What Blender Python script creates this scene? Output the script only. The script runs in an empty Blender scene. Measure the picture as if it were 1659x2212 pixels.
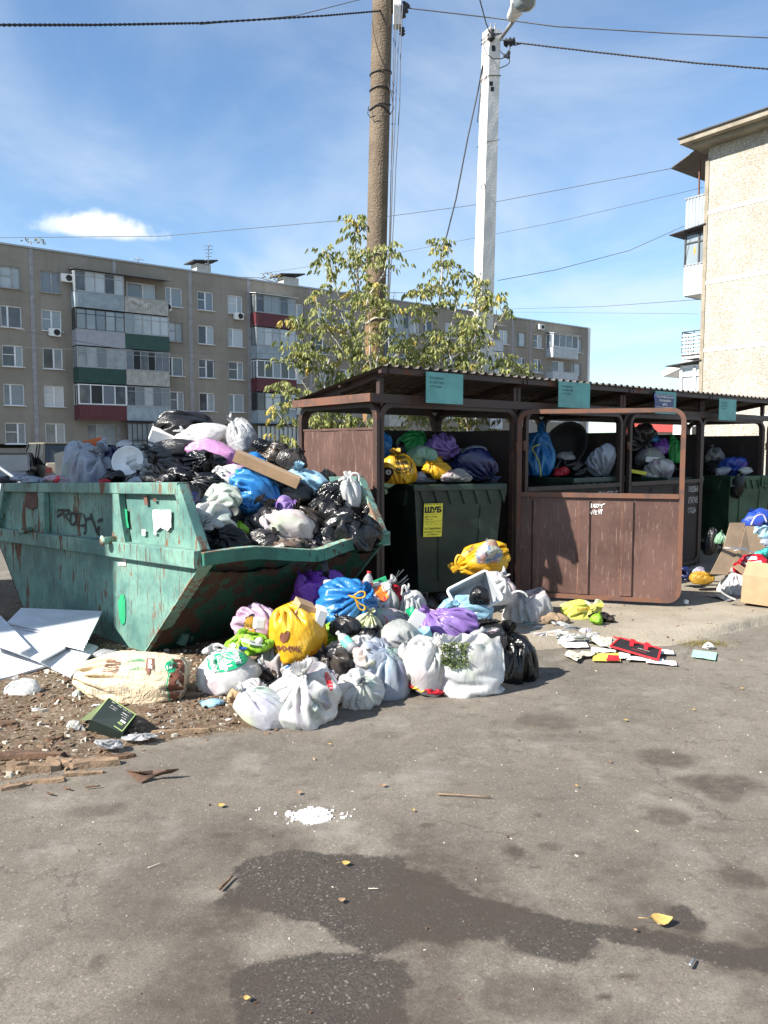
import bpy, bmesh, math, random
import numpy as np
from mathutils import Vector, Matrix, noise as mnoise
from mathutils.bvhtree import BVHTree
from math import radians, sin, cos, pi, atan2, sqrt

scene = bpy.context.scene
COL = scene.collection
random.seed(7)

# ---------------------------------------------------------------- camera
CAM_H = 1.6
PITCH = math.atan(138/1700)
cam_d = bpy.data.cameras.new('camera')
cam_d.sensor_fit = 'HORIZONTAL'
cam_d.sensor_width = 36.0
cam_d.lens = 36.0*1700/1659
cam_d.clip_start = 0.05
cam_d.clip_end = 2000
cam = bpy.data.objects.new('camera', cam_d)
COL.objects.link(cam)
cam.location = (0, 0, CAM_H)
cam.rotation_euler = (pi/2-PITCH, 0, 0)
scene.camera = cam

# ---------------------------------------------------------------- light
SUN_DIR = Vector((-0.87, -0.49, 0)).normalized()     # horizontal direction towards the sun
SUN_EL = radians(39)
scene.view_settings.view_transform = 'Standard'
scene.view_settings.look = 'None'
scene.view_settings.exposure = 1.28
scene.view_settings.gamma = 1
scene.view_settings.use_curve_mapping = False
world = bpy.data.worlds.new("World")
scene.world = world
world.use_nodes = True
wn, wl = world.node_tree.nodes, world.node_tree.links
wn.clear()
w_out = wn.new('ShaderNodeOutputWorld')
w_bg = wn.new('ShaderNodeBackground')
w_bg.inputs['Strength'].default_value = 0.058
w_sky = wn.new('ShaderNodeTexSky')
w_sky.sky_type = 'NISHITA'
w_sky.sun_disc = False
w_sky.sun_elevation = SUN_EL
w_sky.sun_rotation = atan2(SUN_DIR.x, SUN_DIR.y)
w_sky.air_density = 1.0
w_sky.dust_density = 0.12
w_sky.ozone_density = 2.5
w_sky.altitude = 100
w_tc = wn.new('ShaderNodeTexCoord')

def wmath(op, a, b=None, c=None):
    n = wn.new('ShaderNodeMath'); n.operation = op
    for i, v in enumerate((a, b, c)):
        if v is None: continue
        if isinstance(v, (int, float)): n.inputs[i].default_value = v
        else: wl.new(v, n.inputs[i])
    return n.outputs[0]

def wnoise(vec, scale, detail, rough, dist=0.0):
    n = wn.new('ShaderNodeTexNoise')
    n.inputs['Scale'].default_value = scale
    n.inputs['Detail'].default_value = detail
    n.inputs['Roughness'].default_value = rough
    n.inputs['Distortion'].default_value = dist
    wl.new(vec, n.inputs['Vector'])
    return n.outputs['Fac']

def wramp(v, lo, hi):
    n = wn.new('ShaderNodeMapRange'); n.interpolation_type = 'SMOOTHSTEP'
    wl.new(v, n.inputs[0]); n.inputs[1].default_value = lo; n.inputs[2].default_value = hi
    return n.outputs[0]

w_sep = wn.new('ShaderNodeSeparateXYZ')
wl.new(w_tc.outputs['Generated'], w_sep.inputs[0])
zz = wmath('MAXIMUM', w_sep.outputs[2], 0.06)
w_cmb = wn.new('ShaderNodeCombineXYZ')
wl.new(wmath('DIVIDE', w_sep.outputs[0], zz), w_cmb.inputs[0])
wl.new(wmath('MULTIPLY', wmath('DIVIDE', w_sep.outputs[1], zz), 0.55), w_cmb.inputs[1])
ci1 = wnoise(w_cmb.outputs[0], 0.75, 9, 0.58, 0.7)
ci2 = wnoise(w_cmb.outputs[0], 0.33, 4, 0.5, 0.3)
cirrus = wmath('MULTIPLY', wramp(wmath('ADD', wmath('MULTIPLY', ci1, 0.55), wmath('MULTIPLY', ci2, 0.55)), 0.42, 0.74), 0.72)
zlow = wramp(w_sep.outputs[2], 0.42, 0.0)
haze_low = wmath('MULTIPLY', zlow, 0.10)
# tint of the open sky: a phone picture's brighter, cleaner blue
w_mul = wn.new('ShaderNodeMix'); w_mul.data_type = 'RGBA'; w_mul.blend_type = 'MULTIPLY'
w_mul.inputs[0].default_value = 1.0
wl.new(w_sky.outputs[0], w_mul.inputs[6])
w_mul.inputs[7].default_value = (1.20, 1.38, 1.46, 1)
w_mix = wn.new('ShaderNodeMix'); w_mix.data_type = 'RGBA'
wl.new(wmath('ADD', cirrus, haze_low), w_mix.inputs[0])
wl.new(w_mul.outputs[2], w_mix.inputs[6])
w_mix.inputs[7].default_value = (6.6, 7.2, 7.8, 1)

# one small fair-weather cumulus low on the left
def cloud_mask(direction, rx, rz, seed_off):
    d = Vector(direction).normalized()
    rt = Vector((d.y, -d.x, 0)).normalized()
    def dot(v):
        n = wn.new('ShaderNodeVectorMath'); n.operation = 'DOT_PRODUCT'
        wl.new(w_tc.outputs['Generated'], n.inputs[0]); n.inputs[1].default_value = v
        return n.outputs['Value']
    fx = dot(d)
    u = wmath('DIVIDE', dot(rt), fx)
    v = wmath('DIVIDE', wmath('SUBTRACT', w_sep.outputs[2], wmath('MULTIPLY', fx, d.z)), rz)
    u = wmath('DIVIDE', u, rx)
    vneg = wmath('MULTIPLY', wmath('MINIMUM', v, 0.0), 2.6)
    vpos = wmath('MAXIMUM', v, 0.0)
    vv = wmath('ADD', vneg, vpos)
    r = wmath('SQRT', wmath('ADD', wmath('MULTIPLY', u, u), wmath('MULTIPLY', vv, vv)))
    nz = wnoise(w_tc.outputs['Generated'], 26.0, 7, 0.55, 0.2)
    r2 = wmath('ADD', r, wmath('MULTIPLY', wmath('SUBTRACT', nz, 0.5), 1.5))
    front = wmath('GREATER_THAN', fx, 0.5)
    return wmath('MULTIPLY', wramp(r2, 1.12, 0.45), front), v
def pix_dir(px, py):
    u = (px-829.5)/1700; v = -(py-1106)/1700
    return Vector((u, cos(PITCH)+v*sin(PITCH), -sin(PITCH)+v*cos(PITCH)))
cm, cv = cloud_mask(pix_dir(208, 500), 0.070, 0.021, 3)
w_mix2 = wn.new('ShaderNodeMix'); w_mix2.data_type = 'RGBA'
wl.new(cm, w_mix2.inputs[0])
wl.new(w_mix.outputs[2], w_mix2.inputs[6])
w_cc = wn.new('ShaderNodeMix'); w_cc.data_type = 'RGBA'
wl.new(wramp(cv, -0.4, 0.5), w_cc.inputs[0])
w_cc.inputs[6].default_value = (6.4, 7.2, 8.2, 1)
w_cc.inputs[7].default_value = (10, 10, 10, 1)
wl.new(w_cc.outputs[2], w_mix2.inputs[7])
wl.new(w_mix2.outputs[2], w_bg.inputs['Color'])
wl.new(w_bg.outputs[0], w_out.inputs['Surface'])

sun_d = bpy.data.lights.new('sun', 'SUN')
sun_d.energy = 5.0
sun_d.angle = radians(0.53)
sun_d.color = (1.0, 0.94, 0.85)
sun = bpy.data.objects.new('sun', sun_d)
COL.objects.link(sun)
sun_vec = Vector((SUN_DIR.x*cos(SUN_EL), SUN_DIR.y*cos(SUN_EL), sin(SUN_EL)))
sun.rotation_euler = sun_vec.to_track_quat('Z', 'Y').to_euler()
sun.location = (-20, -8, 20)

# ---------------------------------------------------------------- pixel helpers (photo seen at 1659 x 2212)
O3 = Vector((0, 0, CAM_H))
def at(px, py, Y):
    d = pix_dir(px, py)
    return O3 + d*(Y/d.y)
def G(px, py, z=0.0):
    d = pix_dir(px, py)
    return O3 + d*((z-CAM_H)/d.z)
def on_plane(px, py, p0, n):
    d = pix_dir(px, py)
    return O3 + d*((p0-O3).dot(n)/d.dot(n))
def m_per_px(Y): return Y/1700.0

# ---------------------------------------------------------------- object helpers
def link(name, mesh, parent=None, mats=None):
    o = bpy.data.objects.new(name, mesh)
    COL.objects.link(o)
    if parent is not None: o.parent = parent
    if mats:
        for m in (mats if isinstance(mats, (list, tuple)) else [mats]):
            mesh.materials.append(m)
    return o
def tag(o, label=None, cat=None, group=None, kind=None):
    if label: o['label'] = label
    if cat: o['category'] = cat
    if group: o['group'] = group
    if kind: o['kind'] = kind
    return o
def empty(name, loc=(0, 0, 0), rz=0.0, rot=None):
    o = bpy.data.objects.new(name, None)
    COL.objects.link(o)
    o.location = loc
    o.rotation_euler = rot if rot is not None else (0, 0, rz)
    o.empty_display_size = 0.1
    return o
def copy_tree(o, parent=None):
    c = o.copy(); COL.objects.link(c)
    if parent is not None: c.parent = parent
    for ch in o.children: copy_tree(ch, c)
    return c

class MB:
    """collects shapes, linked later as one mesh object"""
    def __init__(s): s.v = []; s.f = []; s.smooth = []; s.mi = []; s.cur = 0
    def add(s, vs, fs, smooth=False):
        b = len(s.v)
        s.v.extend([tuple(p) for p in vs])
        for f in fs:
            s.f.append([b+i for i in f]); s.smooth.append(smooth); s.mi.append(s.cur)
    def box(s, c, size, M=None, bev=0.0):
        cx, cy, cz = c; hx, hy, hz = size[0]/2, size[1]/2, size[2]/2
        b = min(bev, hx*.45, hy*.45, hz*.45)
        if b <= 0:
            vs = [(cx+i*hx, cy+j*hy, cz+k*hz) for i in (-1, 1) for j in (-1, 1) for k in (-1, 1)]
            fs = [(0, 1, 3, 2), (4, 6, 7, 5), (0, 4, 5, 1), (2, 3, 7, 6), (0, 2, 6, 4), (1, 5, 7, 3)]
        else:
            bm = bmesh.new()
            bmesh.ops.create_cube(bm, size=2.0)
            for v in bm.verts: v.co = Vector((v.co.x*hx, v.co.y*hy, v.co.z*hz))
            bmesh.ops.bevel(bm, geom=list(bm.edges), offset=b, segments=2, affect='EDGES', profile=.6)
            bm.verts.index_update()
            vs = [(v.co.x+cx, v.co.y+cy, v.co.z+cz) for v in bm.verts]
            fs = [[v.index for v in f.verts] for f in bm.faces]
            bm.free()
        if M is not None: vs = [M @ Vector(v) for v in vs]
        s.add(vs, fs)
    def quad(s, a, b, c, d): s.add([a, b, c, d], [(0, 1, 2, 3)])
    def bar(s, a, b, w, h=None, up=(0, 0, 1), bev=0.0):
        """rectangular bar from a to b"""
        a = Vector(a); b = Vector(b); h = h or w
        d = b-a; L = d.length
        if L < 1e-6: return
        x = d/L; u = Vector(up)
        if abs(x.dot(u)) > .98: u = Vector((0, 1, 0))
        y = u.cross(x).normalized(); z = x.cross(y)
        M = Matrix(((x.x, y.x, z.x, (a.x+b.x)/2), (x.y, y.y, z.y, (a.y+b.y)/2), (x.z, y.z, z.z, (a.z+b.z)/2), (0, 0, 0, 1)))
        s.box((0, 0, 0), (L, w, h), M, bev)
    def tube(s, pts, r, n=8, cap=True, smooth=True, sq=None):
        pts = [Vector(p) for p in pts]; m = len(pts)
        rr = r if isinstance(r, (list, tuple)) else [r]*m
        vs = []; prev = None
        for i, p in enumerate(pts):
            t = (pts[min(i+1, m-1)]-pts[max(i-1, 0)])
            t = t.normalized() if t.length > 1e-9 else Vector((0, 0, 1))
            if prev is None:
                ref = Vector((0, 0, 1)) if abs(t.z) < .9 else Vector((1, 0, 0))
                x = ref.cross(t).normalized()
            else:
                x = (prev - t*prev.dot(t))
                x = x.normalized() if x.length > 1e-6 else Vector((1, 0, 0))
            prev = x; y = t.cross(x)
            for k in range(n):
                a = 2*pi*k/n + (pi/4 if n == 4 else 0)
                vs.append(p + (x*cos(a)+y*sin(a))*rr[i])
        fs = []
        for i in range(m-1):
            for k in range(n):
                a = i*n+k; b = i*n+(k+1) % n
                fs.append((a, b, b+n, a+n))
        if cap:
            fs.append(tuple(range(n-1, -1, -1))); fs.append(tuple(range((m-1)*n, m*n)))
        s.add(vs, fs, smooth)
    def lathe(s, prof, n=24, M=None, smooth=True):
        vs = []; fs = []
        for r, z in prof:
            for k in range(n):
                a = 2*pi*k/n; vs.append(Vector((r*cos(a), r*sin(a), z)))
        for i in range(len(prof)-1):
            for k in range(n):
                a = i*n+k; b = i*n+(k+1) % n
                fs.append((a, b, b+n, a+n))
        if M is not None: vs = [M @ v for v in vs]
        s.add(vs, fs, smooth)
    def prism(s, poly, off, M=None):
        """polygon of 3-D points extruded by vector off"""
        off = Vector(off); n = len(poly)
        vs = [Vector(p) for p in poly]+[Vector(p)+off for p in poly]
        fs = [tuple(range(n-1, -1, -1)), tuple(range(n, 2*n))]
        for i in range(n):
            j = (i+1) % n; fs.append((i, j, j+n, i+n))
        if M is not None: vs = [M @ v for v in vs]
        s.add(vs, fs)
    def mesh(s, name):
        me = bpy.data.meshes.new(name)
        me.from_pydata(s.v, [], s.f)
        me.polygons.foreach_set('use_smooth', s.smooth)
        if any(s.mi): me.polygons.foreach_set('material_index', s.mi)
        me.update()
        return me
    def build(s, name, mats, parent=None, fixn=True):
        me = s.mesh(name)
        if fixn:
            bm = bmesh.new(); bm.from_mesh(me); bmesh.ops.recalc_face_normals(bm, faces=bm.faces); bm.to_mesh(me); bm.free()
        return link(name, me, parent, mats)

def np_mesh(name, V, F, smooth=True):
    """V (n,3), F (m,k) arrays"""
    me = bpy.data.meshes.new(name)
    V = np.asarray(V, dtype=np.float32); F = np.asarray(F, dtype=np.int32)
    me.vertices.add(len(V)); me.vertices.foreach_set('co', V.ravel())
    k = F.shape[1]
    me.loops.add(F.size); me.loops.foreach_set('vertex_index', F.ravel())
    me.polygons.add(len(F)); me.polygons.foreach_set('loop_start', np.arange(0, F.size, k, dtype=np.int32))
    me.polygons.foreach_set('loop_total', np.full(len(F), k, dtype=np.int32))
    me.polygons.foreach_set('use_smooth', np.full(len(F), smooth, dtype=bool))
    me.update(calc_edges=True); me.validate()
    return me

# vectorised Perlin noise
_rng = np.random.RandomState(11)
_perm = np.concatenate([_rng.permutation(256)]*3).astype(np.int32)
_grad = _rng.normal(size=(256, 3)); _grad /= np.linalg.norm(_grad, axis=1)[:, None]
def perlin(P):
    P = np.asarray(P, dtype=np.float64)
    I = np.floor(P).astype(np.int64); Fr = P-I; I &= 255
    u = Fr*Fr*Fr*(Fr*(Fr*6-15)+10)
    out = 0
    for dx in (0, 1):
        wx = u[:, 0] if dx else 1-u[:, 0]
        for dy in (0, 1):
            wy = u[:, 1] if dy else 1-u[:, 1]
            for dz in (0, 1):
                wz = u[:, 2] if dz else 1-u[:, 2]
                h = _perm[_perm[_perm[(I[:, 0]+dx) & 255]+((I[:, 1]+dy) & 255)]+((I[:, 2]+dz) & 255)]
                g = _grad[h]
                out = out + wx*wy*wz*(g[:, 0]*(Fr[:, 0]-dx)+g[:, 1]*(Fr[:, 1]-dy)+g[:, 2]*(Fr[:, 2]-dz))
    return out*1.5
def fbm(P, octs=4, gain=.5):
    s = 0; a = 1; f = 1
    for i in range(octs):
        s = s+a*perlin(P*f+17.3*i); a *= gain; f *= 2.03
    return s
def sstep(a, b, x):
    t = np.clip((x-a)/(b-a), 0, 1); return t*t*(3-2*t)

def text_obj(txt, width, height, p, xd, yd, m, parent=None, name='lettering', off=0.003, font_bold=0.0, thick=0.0, shear=0.0, spacing=1.0):
    """flat lettering fitted in a width x height box whose lower left corner is p"""
    cu = bpy.data.curves.new(name, 'FONT')
    cu.body = txt; cu.size = 1.0; cu.offset = font_bold; cu.resolution_u = 2; cu.space_character = spacing; cu.space_line = 1.0
    cu.shear = shear
    tmp = bpy.data.objects.new(name, cu); COL.objects.link(tmp)
    dg = bpy.context.evaluated_depsgraph_get()
    me = bpy.data.meshes.new_from_object(tmp.evaluated_get(dg))
    bpy.data.objects.remove(tmp); bpy.data.curves.remove(cu)
    n = len(me.vertices); V = np.empty(n*3, dtype=np.float32); me.vertices.foreach_get('co', V); V = V.reshape(-1, 3)
    lo = V.min(0); hi = V.max(0)
    U = (V-lo)/np.maximum(hi-lo, 1e-6)
    xd = Vector(xd).normalized(); yd = Vector(yd).normalized(); nd = xd.cross(yd)
    W = np.array(p)[None]+U[:, :1]*width*np.array(xd)[None]+U[:, 1:2]*height*np.array(yd)[None]+off*np.array(nd)[None]
    me.vertices.foreach_set('co', W.astype(np.float32).ravel()); me.update()
    me.materials.clear()
    return link(name, me, parent, m)

def ribbon_strokes(strokes, w, n):
    """strokes: lists of 3-D points on a plane with normal n; returns MB of flat ribbons"""
    mb = MB(); n = Vector(n)
    for st in strokes:
        st = [Vector(p) for p in st]
        L = []; 
        for i, p in enumerate(st):
            t = (st[min(i+1, len(st)-1)]-st[max(i-1, 0)])
            if t.length < 1e-7: t = Vector((0, 0, 1))
            sd = t.normalized().cross(n)*w*.5
            L.append((p-sd+n*.003, p+sd+n*.003))
        vs = [q for a in L for q in a]
        mb.add(vs, [(2*i, 2*i+1, 2*i+3, 2*i+2) for i in range(len(L)-1)])
    return mb
# ---------------------------------------------------------------- materials
class MT:
    def __init__(s, name):
        s.m = bpy.data.materials.new(name); s.m.use_nodes = True
        s.t = s.m.node_tree; s.n = s.t.nodes; s.l = s.t.links
        s.b = s.n['Principled BSDF']; s.out = s.n['Material Output']
        s.tc = s.n.new('ShaderNodeTexCoord')
        s.co = s.tc.outputs['Object']
    def mapping(s, scale=(1, 1, 1), vec=None):
        n = s.n.new('ShaderNodeMapping'); n.inputs['Scale'].default_value = scale
        s.l.new(vec or s.co, n.inputs['Vector']); return n.outputs[0]
    def noise(s, scale, detail=4, rough=.55, vec=None, dist=0, color=False):
        n = s.n.new('ShaderNodeTexNoise'); n.inputs['Scale'].default_value = scale
        n.inputs['Detail'].default_value = detail; n.inputs['Roughness'].default_value = rough; n.inputs['Distortion'].default_value = dist
        s.l.new(vec or s.co, n.inputs['Vector']); return n.outputs['Color' if color else 'Fac']
    def vor(s, scale, feature='F1', vec=None, out='Distance', rand=1.0):
        n = s.n.new('ShaderNodeTexVoronoi'); n.feature = feature; n.inputs['Scale'].default_value = scale
        n.inputs['Randomness'].default_value = rand
        s.l.new(vec or s.co, n.inputs['Vector']); return n.outputs[out]
    def ramp(s, v, a, b, ca=0., cb=1.):
        n = s.n.new('ShaderNodeMapRange'); n.interpolation_type = 'SMOOTHSTEP'; s.l.new(v, n.inputs[0])
        n.inputs[1].default_value = a; n.inputs[2].default_value = b; n.inputs[3].default_value = ca; n.inputs[4].default_value = cb
        return n.outputs[0]
    def math(s, op, a, b=None):
        n = s.n.new('ShaderNodeMath'); n.operation = op
        for i, v in enumerate((a, b)):
            if v is None: continue
            if isinstance(v, (int, float)): n.inputs[i].default_value = v
            else: s.l.new(v, n.inputs[i])
        return n.outputs[0]
    def mix(s, f, a, b, blend='MIX'):
        n = s.n.new('ShaderNodeMix'); n.data_type = 'RGBA'; n.blend_type = blend
        if isinstance(f, (int, float)): n.inputs[0].default_value = f
        else: s.l.new(f, n.inputs[0])
        for i, v in ((6, a), (7, b)):
            if isinstance(v, (tuple, list)): n.inputs[i].default_value = (*v[:3], 1)
            else: s.l.new(v, n.inputs[i])
        return n.outputs[2]
    def set(s, col=None, rough=None, metal=None, spec=None, coat=None):
        if col is not None:
            if isinstance(col, (tuple, list)): s.b.inputs['Base Color'].default_value = (*col[:3], 1)
            else: s.l.new(col, s.b.inputs['Base Color'])
        if rough is not None:
            if isinstance(rough, (int, float)): s.b.inputs['Roughness'].default_value = rough
            else: s.l.new(rough, s.b.inputs['Roughness'])
        if metal is not None: s.b.inputs['Metallic'].default_value = metal
        if spec is not None: s.b.inputs['Specular IOR Level'].default_value = spec
        if coat is not None: s.b.inputs['Coat Weight'].default_value = coat
        return s
    def bump(s, h, strength=.3, dist=.01):
        n = s.n.new('ShaderNodeBump'); n.inputs['Strength'].default_value = strength; n.inputs['Distance'].default_value = dist
        s.l.new(h, n.inputs['Height']); s.l.new(n.outputs[0], s.b.inputs['Normal']); s.bn = n.outputs[0]; return s

def simple(name, col, rough=.6, var=.15, scale=6, metal=0, spec=.5, bump=0., bscale=60, coat=0, dirt=0.0):
    t = MT(name)
    f = t.noise(scale, 5, .6)
    c2 = tuple(max(0, c*(1-var*1.6)) for c in col); c1 = tuple(min(1, c*(1+var*.8)) for c in col)
    c = t.mix(t.ramp(f, .3, .7), c2, c1)
    if dirt > 0:
        c = t.mix(t.math('MULTIPLY', t.ramp(t.noise(scale*.45, 8, .7), .45, .75), dirt), c, (.10, .08, .06))
    t.set(c, rough, metal, spec, coat)
    if bump: t.bump(t.noise(bscale, 4, .6), bump, .01)
    return t.m

def rusty(name, col, rust=.3, streak=True, rough=.55, light=None, scale=1.0, rc1=(.16, .055, .02), rc2=(.05, .02, .012), scratch=0.0, scol=(.3, .3, .28)):
    t = MT(name)
    v1 = t.mapping((5*scale, 5*scale, 1.1*scale)) if streak else t.mapping((3*scale, 3*scale, 3*scale))
    f1 = t.noise(1.6, 9, .68, v1)
    f2 = t.noise(1.3*scale, 7, .65)
    f3 = t.noise(22*scale, 5, .6)
    base = t.mix(t.ramp(f2, .35, .65), tuple(c*.8 for c in col), light or tuple(c*1.18 for c in col))
    base = t.mix(t.math('MULTIPLY', t.ramp(f3, .5, .72), .35), base, tuple(c*.55 for c in col))
    m = t.math('ADD', t.math('MULTIPLY', f1, .6), t.math('MULTIPLY', f2, .4))
    mask = t.ramp(m, .66-rust*.3, .70-rust*.3)
    rc = t.mix(f3, rc2, rc1)
    c = t.mix(mask, base, rc)
    if scratch > 0:
        v2 = t.mapping((48*scale, 48*scale, 4.5*scale))
        sm = t.math('MULTIPLY', t.ramp(t.noise(1.0, 6, .7, v2), .575, .61), scratch)
        c = t.mix(sm, c, scol)
    t.set(c, t.ramp(mask, 0, 1, rough, .9), 0, .4)
    t.bump(t.math('ADD', t.math('MULTIPLY', f3, .35), t.math('MULTIPLY', mask, .5)), .25, .004)
    return t.m

M = {}
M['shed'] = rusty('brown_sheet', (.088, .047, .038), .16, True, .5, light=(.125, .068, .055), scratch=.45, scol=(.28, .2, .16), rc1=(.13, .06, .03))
M['shed_in'] = rusty('brown_sheet_shaded', (.030, .021, .018), .2, True, .7, rc1=(.09, .045, .025))  # same brown sheet, darkened: the shelter's inner shade is in the colour
M['tube'] = rusty('brown_tube', (.05, .029, .024), .30, False, .5, rc1=(.2, .085, .045), scale=2)
M['tube_rust'] = rusty('rusty_tube', (.11, .06, .045), .6, False, .6, rc1=(.17, .085, .055), rc2=(.12, .05, .03), scale=2)
M['roofsheet'] = rusty('roof_sheet', (.10, .085, .075), .15, False, .5)
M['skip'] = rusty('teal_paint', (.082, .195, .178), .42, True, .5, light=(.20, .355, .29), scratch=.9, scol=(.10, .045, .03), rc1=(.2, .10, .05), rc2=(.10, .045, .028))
M['skip_dark'] = rusty('rusted_paint_shaded', (.016, .07, .048), .62, True, .6, light=(.035, .13, .085), scale=1.1, rc1=(.10, .05, .033), rc2=(.035, .019, .015))  # end plates: rustier, and the green darkened for their shaded side
M['skip_in'] = rusty('skip_inside', (.05, .13, .10), .8, True, .8)
M['skip_lip'] = rusty('green_lip', (.03, .125, .09), .36, False, .6, light=(.05, .20, .14), scale=2.5, rc1=(.10, .05, .033), rc2=(.035, .019, .015))
M['skip_edge'] = rusty('chipped_edge', (.20, .36, .29), .55, False, .6, scale=4, rc1=(.3, .2, .13), rc2=(.12, .07, .05))
M['bin'] = simple('dark_green_plastic', (.018, .036, .026), .48, .25, 3, bump=.05, dirt=.2)
M['bin2'] = simple('green_plastic', (.035, .085, .048), .48, .25, 3, bump=.05, dirt=.25)
M['rubber'] = simple('black_rubber', (.015, .015, .015), .8)
M['teal'] = simple('teal_sign', (.12, .36, .34), .5, .12, 5, dirt=.25)
M['signblue'] = simple('blue_sign', (.03, .04, .16), .4, .1)
M['white'] = simple('white_paint', (.75, .75, .74), .55, .06, 8)
M['white_text'] = simple('white_lettering', (.55, .53, .50), .7, .3, 40)
M['faded'] = simple('faded_lettering', (.02, .07, .07), .7, .3, 40)
M['ink'] = simple('black_ink', (.012, .012, .014), .6, .2)
M['poster'] = simple('yellow_poster', (.75, .68, .06), .6, .06, 10)
M['steel'] = simple('grey_steel', (.35, .36, .37), .4, .15, 10, metal=.6)
M['cable'] = simple('black_cable', (.02, .02, .025), .6)
M['cable_grey'] = simple('grey_cable', (.10, .11, .13), .6)
M['ceramic'] = simple('ceramic_grey', (.5, .48, .42), .4)

def asphalt():
    t = MT('asphalt')
    g1 = t.vor(150, 'F1', out='Color'); sep = t.n.new('ShaderNodeSeparateColor'); t.l.new(g1, sep.inputs[0])
    g2 = t.noise(230, 3, .7)
    big = t.noise(.55, 7, .62); mid = t.noise(3.2, 6, .6)
    base = t.mix(t.ramp(big, .32, .68), (.124, .106, .084), (.222, .194, .158))
    base = t.mix(t.math('MULTIPLY', t.ramp(mid, .35, .75), .5), base, (.15, .125, .098))
    base = t.mix(t.ramp(sep.outputs[0], 0.0, 1.0, 0., .55), base, (.10, .090, .078))
    base = t.mix(t.math('MULTIPLY', t.ramp(sep.outputs[1], .955, .995), .6), base, (.32, .29, .25))
    base = t.mix(t.math('MULTIPLY', t.ramp(g2, .55, .75), .5), base, (.26, .235, .20))
    base = t.mix(t.math('MULTIPLY', t.ramp(g2, .45, .28), .6), base, (.045, .040, .035))
    # pale dust spots / holes
    base = t.mix(t.math('MULTIPLY', t.ramp(t.vor(11), .05, .025), .35), base, (.30, .28, .25))
    base = t.mix(t.math('MULTIPLY', t.ramp(t.noise(9, 8, .72), .50, .68), .6), base, (.075, .062, .050))
    base = t.mix(t.math('MULTIPLY', t.ramp(t.noise(2.1, 8, .7), .50, .66), .45), base, (.27, .25, .215))
    ck = t.n.new('ShaderNodeTexVoronoi'); ck.feature = 'DISTANCE_TO_EDGE'; ck.inputs['Scale'].default_value = .8; wv = t.n.new('ShaderNodeVectorMath'); wv.operation = 'MULTIPLY_ADD'; t.l.new(t.noise(3.0, 6, .7, color=True), wv.inputs[0]); wv.inputs[1].default_value = (.5, .5, 0); t.l.new(t.co, wv.inputs[2]); t.l.new(wv.outputs[0], ck.inputs['Vector'])
    base = t.mix(t.math('MULTIPLY', t.math('MULTIPLY', t.ramp(ck.outputs['Distance'], .007, .002), t.ramp(t.noise(.9, 3, .5),   .50, .60)), .4), base, (.035, .03, .026))
    base = t.mix(t.math('MULTIPLY', t.ramp(t.noise(75, 4, .7), .54, .70), .55), base, (.055, .047, .040))
    at_ = t.n.new('ShaderNodeAttribute'); at_.attribute_name = 'stain'
    fine = t.noise(16, 9, .78)
    s = t.math('ADD', at_.outputs['Fac'], t.math('MULTIPLY', t.math('SUBTRACT', fine, .5), 1.7))
    sm = t.ramp(s, .24, .66)
    stain_c = t.mix(t.ramp(sep.outputs[0], 0, 1), (.030, .025, .021), (.060, .050, .043))
    stain_c = t.mix(t.math('MULTIPLY', t.ramp(sep.outputs[1], .93, .99), .6), stain_c, (.22, .19, .17))
    c = t.mix(t.math('MULTIPLY', sm, .92), base, stain_c)
    at2 = t.n.new('ShaderNodeAttribute'); at2.attribute_name = 'soft'
    c = t.mix(t.math('MULTIPLY', t.math('MULTIPLY', at2.outputs['Fac'], t.ramp(fine, .3, .65, .6, 1.2)), .85), c, (.052, .040, .032))
    at3 = t.n.new('ShaderNodeAttribute'); at3.attribute_name = 'chalk'
    ch = t.ramp(t.math('ADD', at3.outputs['Fac'], t.math('MULTIPLY', t.math('SUBTRACT', t.noise(60, 6, .8), .5), 1.1)), .45, .58)
    c = t.mix(ch, c, (.78, .78, .76))
    t.set(c, t.ramp(sm, 0, 1, .88, .62), 0, .35)
    hgt = t.math('ADD', t.math('MULTIPLY', sep.outputs[0], .5), t.math('MULTIPLY', g2, .8))
    t.bump(hgt, .55, .006)
    return t.m
M['asphalt'] = asphalt()

def dirt_m(name, a, b, c3, pebble=.5):
    t = MT(name)
    f = t.noise(1.4, 8, .65); g = t.noise(30, 6, .7); v = t.vor(55, 'F1', out='Color')
    sep = t.n.new('ShaderNodeSeparateColor'); t.l.new(v, sep.inputs[0])
    c = t.mix(t.ramp(f, .35, .65), a, b)
    c = t.mix(t.ramp(g, .4, .7, 0, .6), c, c3)
    c = t.mix(t.math('MULTIPLY', t.ramp(sep.outputs[0], .7, .95), pebble), c, (.30, .26, .21))
    t.set(c, .95, 0, .2)
    t.bump(t.math('ADD', g, t.math('MULTIPLY', sep.outputs[1], .7)), .8, .02)
    return t.m
M['dirt'] = dirt_m('dirt', (.11, .075, .048), (.18, .135, .092), (.07, .05, .034))
M['soil_grass'] = dirt_m('soil_with_grass', (.055, .065, .03), (.12, .11, .07), (.04, .05, .02), .2)
M['yard'] = dirt_m('yard_ground', (.14, .13, .11), (.19, .175, .155), (.11, .10, .085), .2)
def concrete_m(name, a, b, sc=1.0, holes=.5, bumps=.5):
    t = MT(name)
    f = t.noise(1.1*sc, 8, .65); g = t.noise(26*sc, 7, .7); h = t.vor(40*sc)
    c = t.mix(t.ramp(f, .35, .65), a, b)
    c = t.mix(t.ramp(g, .5, .8, 0, .5), c, tuple(x*.6 for x in a))
    c = t.mix(t.math('MULTIPLY', t.ramp(h, .12, .02), holes), c, tuple(x*.45 for x in a))
    t.set(c, .9, 0, .25); t.bump(t.math('ADD', g, t.math('MULTIPLY', h, .5)), bumps, .012)
    return t.m
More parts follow.
